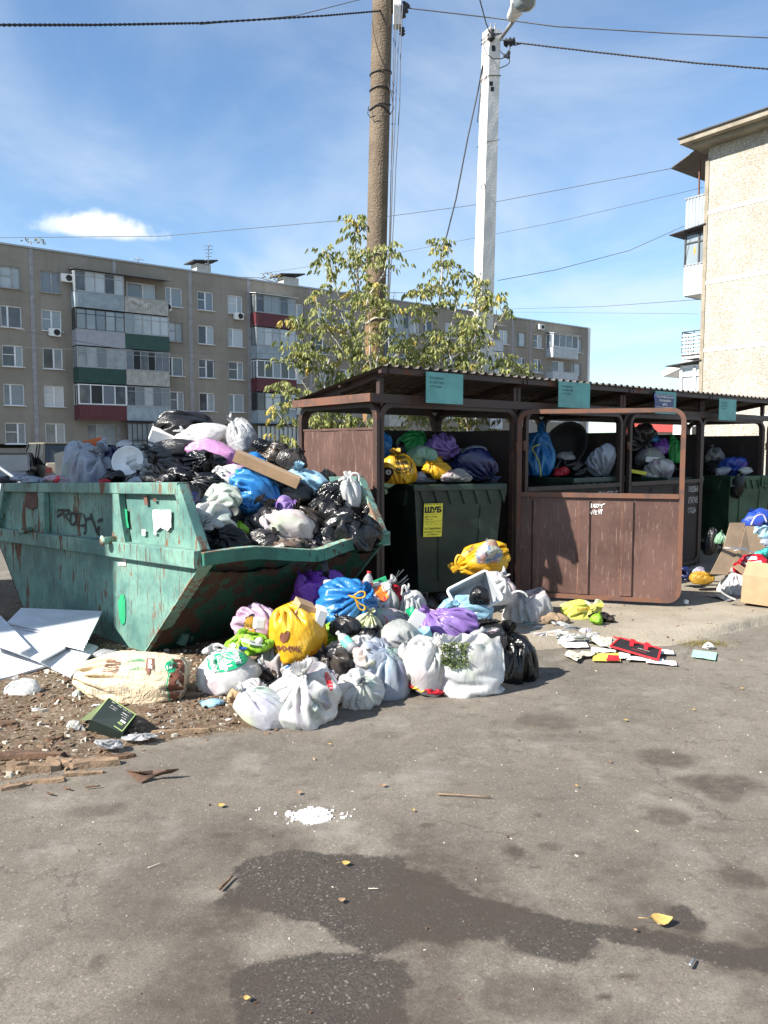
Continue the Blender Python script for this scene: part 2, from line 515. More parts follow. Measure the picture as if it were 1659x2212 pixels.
M['concrete'] = concrete_m('concrete_pad', (.20, .175, .135), (.30, .265, .21))
M['white_concrete'] = concrete_m('whitewashed_concrete', (.60, .59, .56), (.72, .71, .68), 1.0, .3, .25)
def brownpole():
    t = MT('weathered_concrete_pole')
    f = t.noise(3, 6, .6); g = t.vor(38); k = t.noise(40, 6, .7)
    c = t.mix(t.ramp(f, .3, .7), (.115, .088, .062), (.175, .138, .100))
    c = t.mix(t.ramp(k, .45, .75, 0, .6), c, (.09, .06, .038))
    c = t.mix(t.math('MULTIPLY', t.ramp(g, .16, .08), .8), c, (.50, .46, .38))
    sp = t.n.new('ShaderNodeSeparateXYZ'); t.l.new(t.co, sp.inputs[0])
    low = t.math('MULTIPLY', t.ramp(sp.outputs[2], 4.6, 1.5), t.ramp(f, .4, .6))
    c = t.mix(t.math('MULTIPLY', low, .7), c, (.30, .15, .04))
    t.set(c, .9, 0, .3); t.bump(t.math('ADD', g, k), .7, .012); return t.m
M['pole'] = brownpole()
def facade_m():
    t = MT('panel_render')
    f = t.noise(.22, 8, .7); g = t.noise(7, 7, .7); s = t.noise(.9, 6, .6, t.mapping((2.2, 2.2, .25)))
    c = t.mix(t.ramp(f, .35, .68), (.235, .212, .178), (.305, .278, .240))
    c = t.mix(t.ramp(s, .48, .72, 0, .45), c, (.19, .165, .135))
    c = t.mix(t.ramp(g, .55, .8, 0, .5), c, (.17, .15, .125))
    t.set(c, .95, 0, .15); t.bump(g, .5, .03); return t.m
M['facade'] = facade_m()
def pebble_m():
    t = MT('pebbledash')
    f = t.noise(.35, 8, .7); v = t.vor(30, 'F1', out='Color'); d = t.vor(30)
    sep = t.n.new('ShaderNodeSeparateColor'); t.l.new(v, sep.inputs[0])
    c = t.mix(t.ramp(f, .38, .62), (.33, .305, .26), (.43, .405, .355))
    c = t.mix(t.ramp(sep.outputs[0], .35, 1., 0., .8), c, (.235, .20, .155))
    c = t.mix(t.ramp(sep.outputs[1], .75, .95, 0., .8), c, (.55, .53, .46))
    t.set(c, .95, 0, .15); t.bump(t.math('MULTIPLY', d, -1.0), .5, .05); return t.m
M['pebble'] = pebble_m()
M['joint'] = simple('joint_sealant', (.30, .29, .30), .8, .15, 3)
M['joint_white'] = simple('white_joint', (.74, .74, .73), .8, .05, 3)
M['pvc'] = simple('white_frame', (.74, .75, .76), .45, .05)
M['oldframe'] = simple('grey_painted_wood', (.36, .37, .37), .7, .2)
M['darkframe'] = simple('dark_metal_frame', (.045, .05, .05), .6, .2)
def glass_m(name, a, b, s=1.4):
    t = MT(name)
    oi = t.n.new('ShaderNodeObjectInfo')
    f = t.noise(s, 3, .5)
    fx = t.math('ADD', t.math('MULTIPLY', f, .5), t.math('MULTIPLY', oi.outputs['Random'], .75))
    t.set(t.mix(t.ramp(fx, .35, .9), a, b), .08, 0, .8); return t.m
M['glass'] = glass_m('window_glass', (.02, .025, .03), (.16, .19, .22))
M['glass_light'] = glass_m('curtained_glass', (.20, .24, .26), (.42, .46, .48))
M['blue_glass'] = glass_m('car_glass', (.02, .025, .028), (.05, .06, .065))
M['curtain'] = simple('curtain', (.45, .43, .40), .8, .3, 3)
M['maroon'] = simple('maroon_cladding', (.11, .022, .03), .5, .1, 2)
M['dgreen'] = simple('dark_green_cladding', (.018, .065, .052), .5, .1, 2)
M['lgrey'] = simple('pale_grey_cladding', (.42, .45, .48), .6, .1, 2)
M['bluegrey'] = simple('blue_grey_cladding', (.30, .36, .40), .6, .12, 2)
M['lilacgrey'] = simple('lilac_grey_cladding', (.33, .34, .38), .6, .08, 2)
M['slate'] = simple('slate_sheet', (.42, .41, .38), .85, .15, 3)
M['rustpanel'] = simple('rust_panel', (.14, .06, .045), .8, .2, 4)
M['bitumen'] = simple('bitumen', (.06, .06, .065), .8, .2)
M['brickwhite'] = simple('whitewashed_brick', (.58, .56, .52), .85, .12, 5, dirt=.2)
M['redroof'] = simple('red_metal_roof', (.36, .06, .045), .5, .1)
M['brick'] = simple('red_brick', (.26, .13, .09), .9, .2, 4)
M['bark'] = simple('bark', (.32, .27, .21), .9, .25, 20, bump=.5)
M['bark_green'] = simple('pale_twig', (.45, .42, .36), .8, .2, 20)
# ---------------------------------------------------------------- ground
def poly_sdf(P, poly):
    """signed distance, positive inside; P (n,2)"""
    poly = np.asarray(poly); n = len(poly)
    d2 = np.full(len(P), 1e9); inside = np.zeros(len(P), bool)
    for i in range(n):
        a = poly[i]; b = poly[(i+1) % n]; e = b-a
        w = P-a; t = np.clip((w@e)/(e@e+1e-12), 0, 1)
        q = w-t[:, None]*e; d2 = np.minimum(d2, (q**2).sum(1))
        c = (a[1] > P[:, 1]) != (b[1] > P[:, 1])
        with np.errstate(divide='ignore', invalid='ignore'):
            xi = (b[0]-a[0])*(P[:, 1]-a[1])/(b[1]-a[1])+a[0]
        inside ^= (c & (P[:, 0] < xi))
    d = np.sqrt(d2); return np.where(inside, d, -d)
def gpoly(px): return [tuple(G(x, y)[:2]) for x, y in px]
def P3(P, s=1.0, z=0.0): return np.column_stack([P*s, np.full(len(P), z)])

def grid_mesh(name, xs, ys, zfun, keep=None):
    X, Y = np.meshgrid(xs, ys); P = np.column_stack([X.ravel(), Y.ravel()])
    Z = zfun(P); nx = len(xs); ny = len(ys)
    idx = np.arange(nx*ny).reshape(ny, nx)
    F = np.stack([idx[:-1, :-1], idx[:-1, 1:], idx[1:, 1:], idx[1:, :-1]], -1).reshape(-1, 4)
    if keep is not None:
        k = keep(P); F = F[k[F].any(1)]
        used = np.unique(F); rem = np.full(nx*ny, -1); rem[used] = np.arange(len(used)); F = rem[F]; P = P[used]; Z = Z[used]
    return np_mesh(name, np.column_stack([P, Z]), F), P

gm = MB(); gm.quad((-400, -60, -.03), (400, -60, -.03), (400, 700, -.03), (-400, 700, -.03))
tag(gm.build('ground', M['yard']), kind='structure')
gm = MB(); gm.quad((-30, 6.5, -.014), (26, 6.5, -.014), (26, 24, -.014), (-30, 24, -.014))
tag(gm.build('soil_strip', M['soil_grass']), kind='structure')

def asph_z(P): return .006*fbm(P3(P, .8), 3)+.0025*perlin(P3(P, 7.0, 3.1))
xs = np.concatenate([np.arange(-7, -2.6, .08), np.arange(-2.6, 3.6, .022), np.arange(3.6, 12, .08)])
ys = np.concatenate([np.arange(-1.5, 1.7, .1), np.arange(1.7, 4.6, .022), np.arange(4.6, 12.5, .06)])
me, P = grid_mesh('asphalt', xs, ys, asph_z)
off = 1604
S1 = [(500,270),(560,245),(640,238),(760,243),(870,248),(885,275),(940,290),(1010,330),(1080,345),(1110,350),(1150,370),(1260,390),(1330,400),(1290,425),(1270,455),(1270,470),(1200,470),(1130,455),(1080,425),(1000,425),(900,430),(830,460),(800,470),(740,430),(690,390),(600,375),(500,365),(460,360),(520,310)]
S2 = [(505,490),(560,475),(700,460),(780,465),(870,480),(880,520),(860,560),(870,608),(900,680),(520,680),(530,600),(520,560),(495,530)]
S3 = [(1260,388),(1400,408),(1520,430),(1620,450),(1700,452),(1800,520),(1659,505),(1550,490),(1430,460),(1330,440)]
S4 = [(1430,350),(1480,350),(1520,390),(1500,410),(1460,400)]
Pn = P + .035*np.column_stack([perlin(P3(P, 4, 1.)), perlin(P3(P, 4, 9.))]) + .018*np.column_stack([perlin(P3(P, 13, 1.)), perlin(P3(P, 13, 9.))])
sd = np.full(len(P), -9.)
for S in (S1, S2, S3, S4):
    sd = np.maximum(sd, poly_sdf(Pn, gpoly([(x, y+off) for x, y in S])))
stain = sstep(-.05, .05, sd)
soft = np.clip(.95*sstep(-.60, .05, sd)*sstep(-.35, .45, fbm(P3(P, 2.4, 5.), 4)+.12), 0, .95)
spots = [(525,160,12,6,1),(488,198,26,9,.9),(925,182,22,9,1),(1113,236,30,14,1),(1165,160,13,4,.9),(1250,240,14,6,.9),(1005,237,12,5,.9),(940,248,14,6,.8),(1185,225,25,8,.7),(1440,35,65,17,.8),(1560,95,95,28,.9),(1450,160,55,22,.75),(1595,295,55,25,.9),(210,480,25,18,.8),(1310,540,20,10,1),(1355,505,22,10,1),(1150,265,20,6,.8),(1320,280,30,8,.7),(1270,298,14,6,.8),(200,150,60,18,.6),(1180,-46,62,20,.65),(1230,-8,80,10,.4),(830,-15,35,8,.4),(590,85,25,6,.3),(1050,430,120,45,.45),(1150,545,150,50,.7),(330,390,90,35,.55),(320,300,90,40,.4),(840,262,45,22,.5),(1345,262,14,4,.8),(1560,190,60,12,.3),(60,440,60,20,.3),(460,560,60,40,.4)]
for (x, y, rx, ry, a) in spots:
    c = G(x, y+off); cx = G(x+rx, y+off); cy = G(x, y+off-ry)
    ax = abs(cx.x-c.x); ay = abs(cy.y-c.y)
    r = np.sqrt(((Pn[:, 0]-c.x)/ax)**2+((Pn[:, 1]-c.y)/ay)**2) if True else 0
    soft = np.maximum(soft, a*sstep(1.25, .65, r+.35*perlin(P3(P, 9, 2.2))))
c = G(672, 158+off); chalk = .85*sstep(1.5, .5, np.sqrt(((Pn[:, 0]-c.x)/.088)**2+((Pn[:, 1]-c.y)/.085)**2))
c2 = G(680, 162+off); chalk = np.maximum(chalk, .30*sstep(1.3, .6, np.sqrt(((Pn[:, 0]-c2.x)/.27)**2+((Pn[:, 1]-c2.y)/.13)**2)))
c2 = G(1205, 34+off); chalk = np.maximum(chalk, .30*sstep(1.3, .6, np.sqrt(((Pn[:, 0]-c2.x)/.10)**2+((Pn[:, 1]-c2.y)/.07)**2)))
for nm, arr in (('stain', stain), ('soft', soft), ('chalk', chalk)):
    a = me.attributes.new(nm, 'FLOAT', 'POINT'); a.data.foreach_set('value', arr.astype(np.float32))
tag(link('asphalt_road', me, None, M['asphalt']), kind='structure')

# dirt verge under and round the skip
DP = [(-400,1790),(-60,1705),(0,1692),(90,1668),(180,1650),(250,1625),(330,1608),(420,1590),(520,1578),(600,1568),(660,1556),(720,1534),(790,1500),(900,1465),(980,1420),(1010,1350),(960,1290),(880,1250)]
dpoly = gpoly(DP)+[(.3, 9.5), (-12, 9.5)]
def dirt_d(P):
    return poly_sdf(P+.05*np.column_stack([perlin(P3(P, 3.3, 4.)), perlin(P3(P, 3.3, 7.))])+.02*np.column_stack([perlin(P3(P, 14, 4.)), perlin(P3(P, 14, 7.))]), dpoly)
def dirt_z(P):
    d = dirt_d(P)
    return np.where(d > 0, .004+.035*sstep(0, .5, d)+sstep(0, .15, d)*(.012*fbm(P3(P, 3.0, 1.), 4)+.008*np.abs(fbm(P3(P, 14.0, 2.), 3))), -.02)
xs = np.concatenate([np.arange(-9, -2.8, .06), np.arange(-2.8, 1.3, .022)])
ys = np.concatenate([np.arange(3.0, 6.4, .022), np.arange(6.4, 9.6, .08)])
me, P = grid_mesh('dirt', xs, ys, dirt_z, lambda P: dirt_d(P) > -.03)
tag(link('dirt_verge', me, None, M['dirt']), kind='structure')
def dirt_h(x, y):
    return float(dirt_z(np.array([[x, y]]))[0])

# concrete pad of the shelter
PADZ = .075
pp = gpoly([(1000,1392),(1080,1402),(1166,1404),(1266,1395),(1433,1398),(1489,1389),(1553,1372),(1659,1350),(1760,1330),(2100,1285)])+[(9.5, 15.0), (7.5, 16), (-1.6, 8.6), (-.2, 6.3)]
def pad_d(P): return poly_sdf(P+.02*np.column_stack([perlin(P3(P, 5, 4.5)), perlin(P3(P, 5, 7.5))]), pp)
def pad_z(P):
    d = pad_d(P); w = .35-.30*sstep(2.2, 3.0, P[:, 0])
    return np.where(d > 0, .0+PADZ*sstep(-.02, 1, d/w)+.004*fbm(P3(P, 2.2, 3.), 4)*sstep(0, .1, d)+.002*np.abs(perlin(P3(P, 22, 3.))), -.02)
xs = np.concatenate([np.arange(-2, .6, .1), np.arange(.6, 4.4, .03), np.arange(4.4, 10, .1)])
ys = np.concatenate([np.arange(5.4, 8.2, .03), np.arange(8.2, 16.2, .1)])
me, P = grid_mesh('pad', xs, ys, pad_z, lambda P: pad_d(P) > -.04)
tag(link('concrete_pad', me, None, M['concrete']), kind='structure')
# ---------------------------------------------------------------- the long panel block across the yard
A0 = at(0, 527, 55.0); ZR = A0.z
lo, hi = 60., 160.
for _ in range(50):
    mid = (lo+hi)/2
    if at(1270, 710, mid).z < ZR: lo = mid
    else: hi = mid
B0 = at(1270, 710, (lo+hi)/2)
fx = Vector((B0.x-A0.x, B0.y-A0.y, 0)); FLEN = fx.length; fx.normalize()
fn = Vector((fx.y, -fx.x, 0))            # towards the viewer
FO = Vector((A0.x, A0.y, 0))
def fsz(px, py):
    p = on_plane(px, py, FO, fn); return (p-FO).dot(fx), p.z
bld = empty('apartment_building', FO, rot=(0, 0, atan2(fx.y, fx.x)))
tag(bld, 'long grey five storey panel apartment block with glazed balconies across the yard', 'building')
PITCHF = (fsz(20, 599)[1]-fsz(28, 936)[1])/4.0
ZTOP = fsz(20, 599)[1]
rows = [ZTOP-i*PITCHF for i in range(5)]
SL, SR = -14.0, FLEN
WH = 1.5
# columns of windows: (px left, px right) read at the second row from the top, or None
wcols = [(-95,-52),(3,48),(91,134),(359,395),(428,462),(493,525),(626,656),(683,707),(734,760),(800,820),(885,905),(915,935),(962,982),(1005,1022),(1077,1098),(1116,1136),(1153,1172),(1236,1257)]
def s_at(px, py=720): return fsz(px, py)[0]
wins = []   # (s0, s1, row, style)
for ci, (a, b) in enumerate(wcols):
    s0, s1 = s_at(a), s_at(b)
    c = (s0+s1)/2; w = min(max(s1-s0, 1.25), 2.1)
    for r in range(5): wins.append((c-w/2, c+w/2, r, (ci*3+r*2) % 4))
sb0, sb1 = s_at(156), s_at(260); sb2 = s_at(354)
wins.append((s_at(182), s_at(244), 4, 1))
sf0, sf1 = s_at(541), s_at(626)
sr0, sr1 = s_at(1180), s_at(1234)
sg0, sg1 = s_at(826), s_at(868)
sh0, sh1 = s_at(1032), s_at(1072)
# wall with real openings
balc = [(sb0, sb1), (sb1, sb2), (sf0, sf1), (sg0, sg1), (sh0, sh1), (sr0, sr1)]
for k, (a, b) in enumerate(balc):
    for r in range(5):
        if k == 0 and r == 4: continue
        wins.append((a+.5*(b-a)-1.15, a+.5*(b-a)+1.15, r, 2))
TH = .32
wall = MB()
zs = []
z_edges = [ZR]
for r in range(5):
    t, b = rows[r]+WH/2, rows[r]-WH/2
    wall.box(((SL+SR)/2, TH/2, (z_edges[-1]+t)/2), (SR-SL, TH, z_edges[-1]-t))
    z_edges.append(b)
    ws = sorted([(w[0], w[1]) for w in wins if w[2] == r]); cur = SL
    for (a, c) in ws:
        if a > cur+.02: wall.box(((cur+a)/2, TH/2, rows[r]), (a-cur, TH, WH))
        cur = max(cur, c)
    if SR > cur: wall.box(((cur+SR)/2, TH/2, rows[r]), (SR-cur, TH, WH))
zb = rows[4]-WH/2
wall.box(((SL+SR)/2, TH/2, (zb-.5)/2+.45), (SR-SL, TH, zb-.95+.0))
wall.build('wall', M['facade'], bld)
pl = MB(); pl.box(((SL+SR)/2, TH/2-.02, .46), (SR-SL, TH+.06, .96)); pl.build('plinth', M['bluegrey'], bld)
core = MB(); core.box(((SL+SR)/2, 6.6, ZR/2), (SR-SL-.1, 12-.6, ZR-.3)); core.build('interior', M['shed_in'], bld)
ew = MB(); ew.box((SR+.15, 6.0, ZR/2), (.32, 12.3, ZR+.02)); ew.build('end_wall', M['joint_white'], bld)
rf = MB(); rf.box(((SL+SR)/2, 6.1, ZR+.05), (SR-SL+.5, 12.3, .09)); rf.build('roof', M['bitumen'], bld)
rt = MB(); rt.box(((SL+SR)/2, -.09, ZR+.05), (SR-SL+.5, .04, .12)); rt.build('roof_edging', M['steel'], bld)
# panel joints
for px, py, wd in ((72, 720, .28), (246, 560, .25), (412, 720, .30), (538, 720, .30), (671, 720, .25), (721, 720, .2), (1107, 740, .32), (1146, 740, .25)):
    s = s_at(px, py); jb = MB()
    jb.box((s, -.012, (ZR+.95)/2), (wd, .03, ZR-.96)); jb.build('panel_joint', M['joint'], bld)
for r in range(5):
    z = rows[r]+WH/2+.42; jb = MB(); jb.box(((SL+SR)/2, -.004, z), (SR-SL, .014, .07)); jb.build('panel_joint', M['facade'], bld)

def win_frame(w, h, style, m):
    mb = MB(); t = .075; d = .09
    mb.box((0, 0, h/2-t/2), (w, d, t)); mb.box((0, 0, -h/2+t/2), (w, d, t))
    for sx in (-1, 1): mb.box((sx*(w/2-t/2), 0, 0), (t, d, h-2*t))
    xm = {0: .0, 1: -.16*w, 2: .05*w, 3: .12*w}[style]
    mb.box((xm, -.003, 0), (.11, d, h-2*t))
    if style in (0, 3): mb.box(((-w/2+xm)/2, .0, h*.06), (xm+w/2-.13, d*.8, .05))
    return mb, xm
pane_cache = {}
wcache = {}
def add_window(s0, s1, r, style, parent, y=.14, h=WH, m='pvc', z=None, curt=None):
    w = round((s1-s0)*8)/8.0 if (s1-s0) > 1.2 else (s1-s0)
    w = min(w, s1-s0+.1)
    key = (round(w, 3), style, m, round(h, 2))
    if key not in wcache:
        mb, xm = win_frame(w, h, style, m); me = mb.mesh('window'); me.materials.append(M[m])
        pa = MB(); pa.box(((-w/2+xm)/2, 0, 0), (xm+w/2-.1, .02, h-.12)); pm1 = pa.mesh('pane'); pm1.materials.append(M['glass'])
        pb = MB(); pb.box(((w/2+xm)/2, 0, 0), (w/2-xm-.1, .02, h-.12)); pm2 = pb.mesh('pane'); pm2.materials.append(M['glass'])
        pm1l = pm1.copy(); pm1l.materials.clear(); pm1l.materials.append(M['glass_light'])
        pm2l = pm2.copy(); pm2l.materials.clear(); pm2l.materials.append(M['glass_light'])
        sl = MB(); sl.box((0, -.20, -h/2-.02), (w+.12, .34, .04)); sm = sl.mesh('sill'); sm.materials.append(M['pvc'] if m == 'pvc' else M['oldframe'])
        wcache[key] = (me, pm1, pm2, sm, pm1l, pm2l)
    me, pm1, pm2, sm, pm1l, pm2l = wcache[key]
    o = link('window', me, parent); o.location = ((s0+s1)/2, y, rows[r] if z is None else z)
    rr = random.random()
    a = link('pane', pm1l if rr < .22 else pm1, o); a.location = (0, .02, 0)
    b = link('pane', pm2l if rr < .62 else pm2, o); b.location = (0, .02, 0)
    if parent == bld and s1-s0 < 2.2: link('sill', sm, o)
    return o
for (a, b, r, st) in wins: add_window(a, b, r, st, bld, m='oldframe' if (r == 4 and random.random() < .5) or random.random() < .08 else 'pvc')

def corrug(mb, x0, x1, y, z0, z1, pitch=.12, amp=.02, axis='x'):
    n = max(2, int((x1-x0)/pitch)); vs = []; fs = []
    pts = []
    for i in range(n):
        b = x0+(x1-x0)*i/n; p = (x1-x0)/n
        pts += [(b, 0), (b+p*.45, 0), (b+p*.5, amp), (b+p*.95, amp)]
    pts.append((x1, 0))
    for (u, dd) in pts:
        for z in (z0, z1):
            vs.append((u, y-dd, z) if axis == 'x' else (y-dd, u, z))
    fs = [(2*i, 2*i+2, 2*i+3, 2*i+1) for i in range(len(pts)-1)]
    mb.add(vs, fs)
def balcony(s0, s1, r, para, glaze=None, roof=True, npan=5, rib=True, proj=1.0, curt='glass', parent=None):
    zc = rows[r]; zf = zc-WH/2-.85; zp = zf+1.02; zt = zc+WH/2+.25
    P = parent or bld
    sb = MB(); sb.box(((s0+s1)/2, -proj/2, zf), (s1-s0, proj, .14)); o = sb.build('balcony', M['white'] if para == 'lgrey' else M['joint'], P)
    pa = MB()
    if rib:
        corrug(pa, s0+.02, s1-.02, -proj-.02, zf-.08, zp, .18, .022)
        corrug(pa, -proj, -.02, s0-.0, zf-.08, zp, .18, .022, 'y'); corrug(pa, -proj, -.02, s1+.02, zf-.08, zp, .18, .022, 'y')
        pa.box(((s0+s1)/2, -proj+.02, (zf+zp)/2), (s1-s0-.06, .02, zp-zf-.1))
    else:
        pa.box(((s0+s1)/2, -proj-.02, (zf+zp)/2-.04), (s1-s0+.04, .05, zp-zf+.08))
        pa.box((s0, -proj/2, (zf+zp)/2-.04), (.05, proj, zp-zf+.08)); pa.box((s1, -proj/2, (zf+zp)/2-.04), (.05, proj, zp-zf+.08))
    pa.build('parapet', M[para], o)
    rl = MB(); rl.box(((s0+s1)/2, -proj-.02, zp+.02), (s1-s0+.1, .09, .04)); rl.build('rail', M['steel'], o)
    if glaze:
        fr = MB(); t = .07 if glaze == 'pvc' else .045
        gh = zt-.1-zp
        fr.box(((s0+s1)/2, -proj, zt-.1-t/2), (s1-s0, t, t)); fr.box(((s0+s1)/2, -proj, zp+.04+t/2), (s1-s0, t, t))
        for i in range(npan+1):
            x = s0+(s1-s0)*i/npan; fr.box((min(max(x, s0+t/2), s1-t/2), -proj, zp+gh/2), (t*(1.5 if i in (0, npan) else 1), t*1.1, gh))
        if glaze != 'pvc': fr.box(((s0+s1)/2, -proj, zt-.1-gh*.24), (s1-s0, t*.8, t*.8))
        for x in (s0+t/2, s1-t/2):
            for y in (-proj*.5, -.03): fr.box((x, y, zp+gh/2), (t, t, gh))
            fr.box((x, -proj/2, zt-.1-t/2), (t, proj, t))
        fr.build('glazing_frame', M[{'pvc': 'pvc', 'dark': 'darkframe', 'old': 'oldframe'}[glaze]], o)
        for i in range(npan):
            x0 = s0+(s1-s0)*i/npan; x1 = s0+(s1-s0)*(i+1)/npan
            g = MB(); g.box(((x0+x1)/2, -proj+.02, zp+gh/2), (x1-x0-t, .012, gh-.1))
            g.build('pane', M['glass_light' if (curt == 'glass_light' or (curt == 'mix' and (i*7+r) % 3)) else 'glass'], o)
        for x in (s0+.02, s1-.02):
            g = MB(); g.box((x, -proj/2, zp+gh/2), (.012, proj-.12, gh-.1)); g.build('pane', M['glass'], o)
    if roof:
        rf = MB(); a = .18
        rf.prism([(s0-.15, -proj-.3, zt-.10), (s1+.15, -proj-.3, zt-.10), (s1+.15, 0, zt+.12), (s0-.15, 0, zt+.12)], (0, 0, .035))
        rf.build('canopy', M['white' if glaze == 'pvc' or roof == 2 else 'bitumen'], o)
    return o
# stack A and B beside the second stairwell
balcony(sb0, sb1, 0, 'bluegrey', 'old', True, 5, curt='mix')
balcony(sb0, sb1, 1, 'lilacgrey', 'dark', False, 5, rib=False, curt='mix')
balcony(sb0, sb1, 2, 'dgreen', 'old', False, 5, curt='glass_light')
balcony(sb0, sb1, 3, 'maroon', 'pvc', False, 4, curt='glass')
bo = balcony(sb1, sb2, 0, 'slate', None, True, 5)
cb = MB(); wz = rows[0]-WH/2-.1
cb.prism([(sb1+.2, -1.08, wz+.3), (sb1+1.9, -1.12, wz+.05), (sb1+1.85, -1.1, wz-.45), (sb1+.3, -1.08, wz-.05)], (0, .05, 0)); cb.build('washing', M['curtain'], bo)
balcony(sb1, sb2, 1, 'dgreen', 'old', False, 5, rib=False, curt='glass_light')
bo = balcony(sb1, sb2, 2, 'slate', 'old', False, 6)
balcony(sb1, sb2, 3, 'bluegrey', 'old', False, 5, rib=False, curt='mix')
# barred ground-floor loggias
for (a, b) in ((sb1, sb2), (sf0, sf1)):
    br = MB(); z0, z1 = .9, rows[4]+WH/2+.1
    n = 9
    for i in range(n+1): br.box((a+(b-a)*i/n, -1.0, (z0+z1)/2), (.05, .05, z1-z0))
    for z in (z0, (z0+z1)/2, z1): br.box(((a+b)/2, -1.0, z), (b-a, .05, .06))
    lo_ = br.build('loggia_grille', M['darkframe'], bld)
    lw = MB(); lw.box(((a+b)/2, -.9, (z0+z1)/2), (b-a-.1, .03, z1-z0-.1)); lw.build('pane', M['glass_light'], lo_)
    lb = MB(); lb.box(((a+b)/2, -.5, .45), (b-a, 1.0, .9)); lb.build('parapet', M['bluegrey'], lo_)
    lr = MB(); lr.box(((a+b)/2, -.55, z1+.15), (b-a+.3, 1.4, .05)); lr.build('canopy', M['bitumen'], lo_)
for r, (p, g, rb, c) in enumerate((('maroon', 'old', True, 'mix'), ('bluegrey', 'old', True, 'glass_light'), ('maroon', 'pvc', True, 'glass'), ('bluegrey', 'dark', True, 'mix'))):
    balcony(sf0, sf1, r, p, g, 2 if r == 0 else False, 5, rb, curt=c)
for r, (p, g) in enumerate((('bluegrey', 'old'), ('dgreen', 'old'), ('dgreen', 'pvc'), ('slate', 'old'))): balcony(sg0, sg1, r, p, g, r == 0, 4, curt='mix')
for r, (p, g) in enumerate((('lgrey', None), ('lgrey', 'pvc'), ('slate', 'old'), ('lgrey', 'old'))): balcony(sh0, sh1, r, p, g, 2 if r == 0 else False, 3, False, curt='glass_light')
balcony(sr0, sr1, 0, 'lgrey', 'pvc', 2, 4, False, curt='glass')
balcony(sr0, sr1, 1, 'lgrey', None, False, 4, False)
balcony(sr0, sr1, 2, 'lgrey', 'old', False, 4, False)
# air conditioners
def aircon(px, py):
    s, z = fsz(px, py)
    b = MB(); b.box((s, -.24, z), (.8, .32, .56), bev=.03); o = b.build('air_conditioner', M['white'], bld)
    f = MB(); f.lathe([(0, 0), (.2, 0), (.22, .02)], 20, Matrix.Translation((s+.12, -.405, z)) @ Matrix.Rotation(pi/2, 4, 'X')); f.build('fan_guard', M['ink'], o)
for px, py in ((142, 602), (116, 719), (356, 664), (512, 684), (740, 712), (1165, 873-166)): aircon(px, py)
# vent houses and aerials on the roof
for px0, px1, s_ in ((436, 472, 0), (634, 672, 1), (1062, 1106, 2)):
    a = s_at(px0, 590); b = s_at(px1, 600); vy = 5.0
    v = MB(); w = min((b-a)*.9, 2.4); c = (a+b)/2+ (1.5 if s_ < 3 else 0)
    v.box((c, vy, ZR+.95), (w, 1.2, 1.7)); o = v.build('vent_stack', M['brickwhite'], bld)
    v = MB(); v.prism([(c-w/2-.5, vy-1.0, ZR+1.85), (c+w/2+.5, vy-1.0, ZR+2.15), (c+w/2+.5, vy+1.0, ZR+2.15), (c-w/2-.5, vy+1.0, ZR+1.85)], (0, 0, .1)); v.build('cap', M['bitumen'], o)
for px, py0, py1, br in ((459, 582, 524, 6), (306, 568, 554, 2), (863, 660, 628, 3)):
    s, z1 = fsz(px, py1); z0 = ZR+.1
    a = MB(); a.tube([(s, 1, z0), (s+.15, 1, z1+.2)], .035, 5)
    for i in range(br): a.tube([(s-.45+.05*i, 1, z1-.1-i*.28), (s+.55-.05*i, 1, z1+.0-i*.28)], .025, 4)
    a.build('aerial', M['steel'], bld)

# ---------------------------------------------------------------- the bright end-on block at the right
C0 = at(1519, 700, 32.0); C0.z = 0
ex = Vector((.605, -.797, 0))          # along the end wall, towards the viewer's right
ey = Vector((.797, .605, 0))           # into the block
b2 = empty('apartment_building', C0, rot=(0, 0, atan2(ex.y, ex.x)))
tag(b2, 'sunlit pebble dashed block with white joints and balconies beyond its left corner', 'building')
def c2(px, py):
    p = on_plane(px, py, C0, -ey); return (p-C0).dot(ex), p.z
H2 = c2(1524, 333)[1]
w2 = MB(); w2.box((6, 10, H2/2+.1), (12, 20, H2+.2)); w2.build('wall', M['pebble'], b2)
zj = [c2(1519, 463)[1], c2(1516, 613)[1], c2(1512, 758)[1]]
pj = zj[0]-zj[1]; zj.append(zj[2]-pj)
for z in zj:
    j = MB(); j.box((6, -.006, z), (12.02, .03, .13)); j.build('panel_joint', M['joint_white'], b2)
j = MB(); j.box((-.02, -.01, H2/2-.1), (.16, .05, H2-.3)); j.build('corner_joint', M['concrete'], b2)
r2 = MB(); r2.box((6, 9.6, H2+.46), (13.5, 20.9, .2)); r2.box((6, 9.7, H2+.28), (12.9, 20.4, .16)); ro = r2.build('roof', M['concrete'], b2)
r2 = MB(); r2.box((6, 9.6, H2+.585), (13.65, 21.05, .05)); r2.build('roof_covering', M['bitumen'], ro)
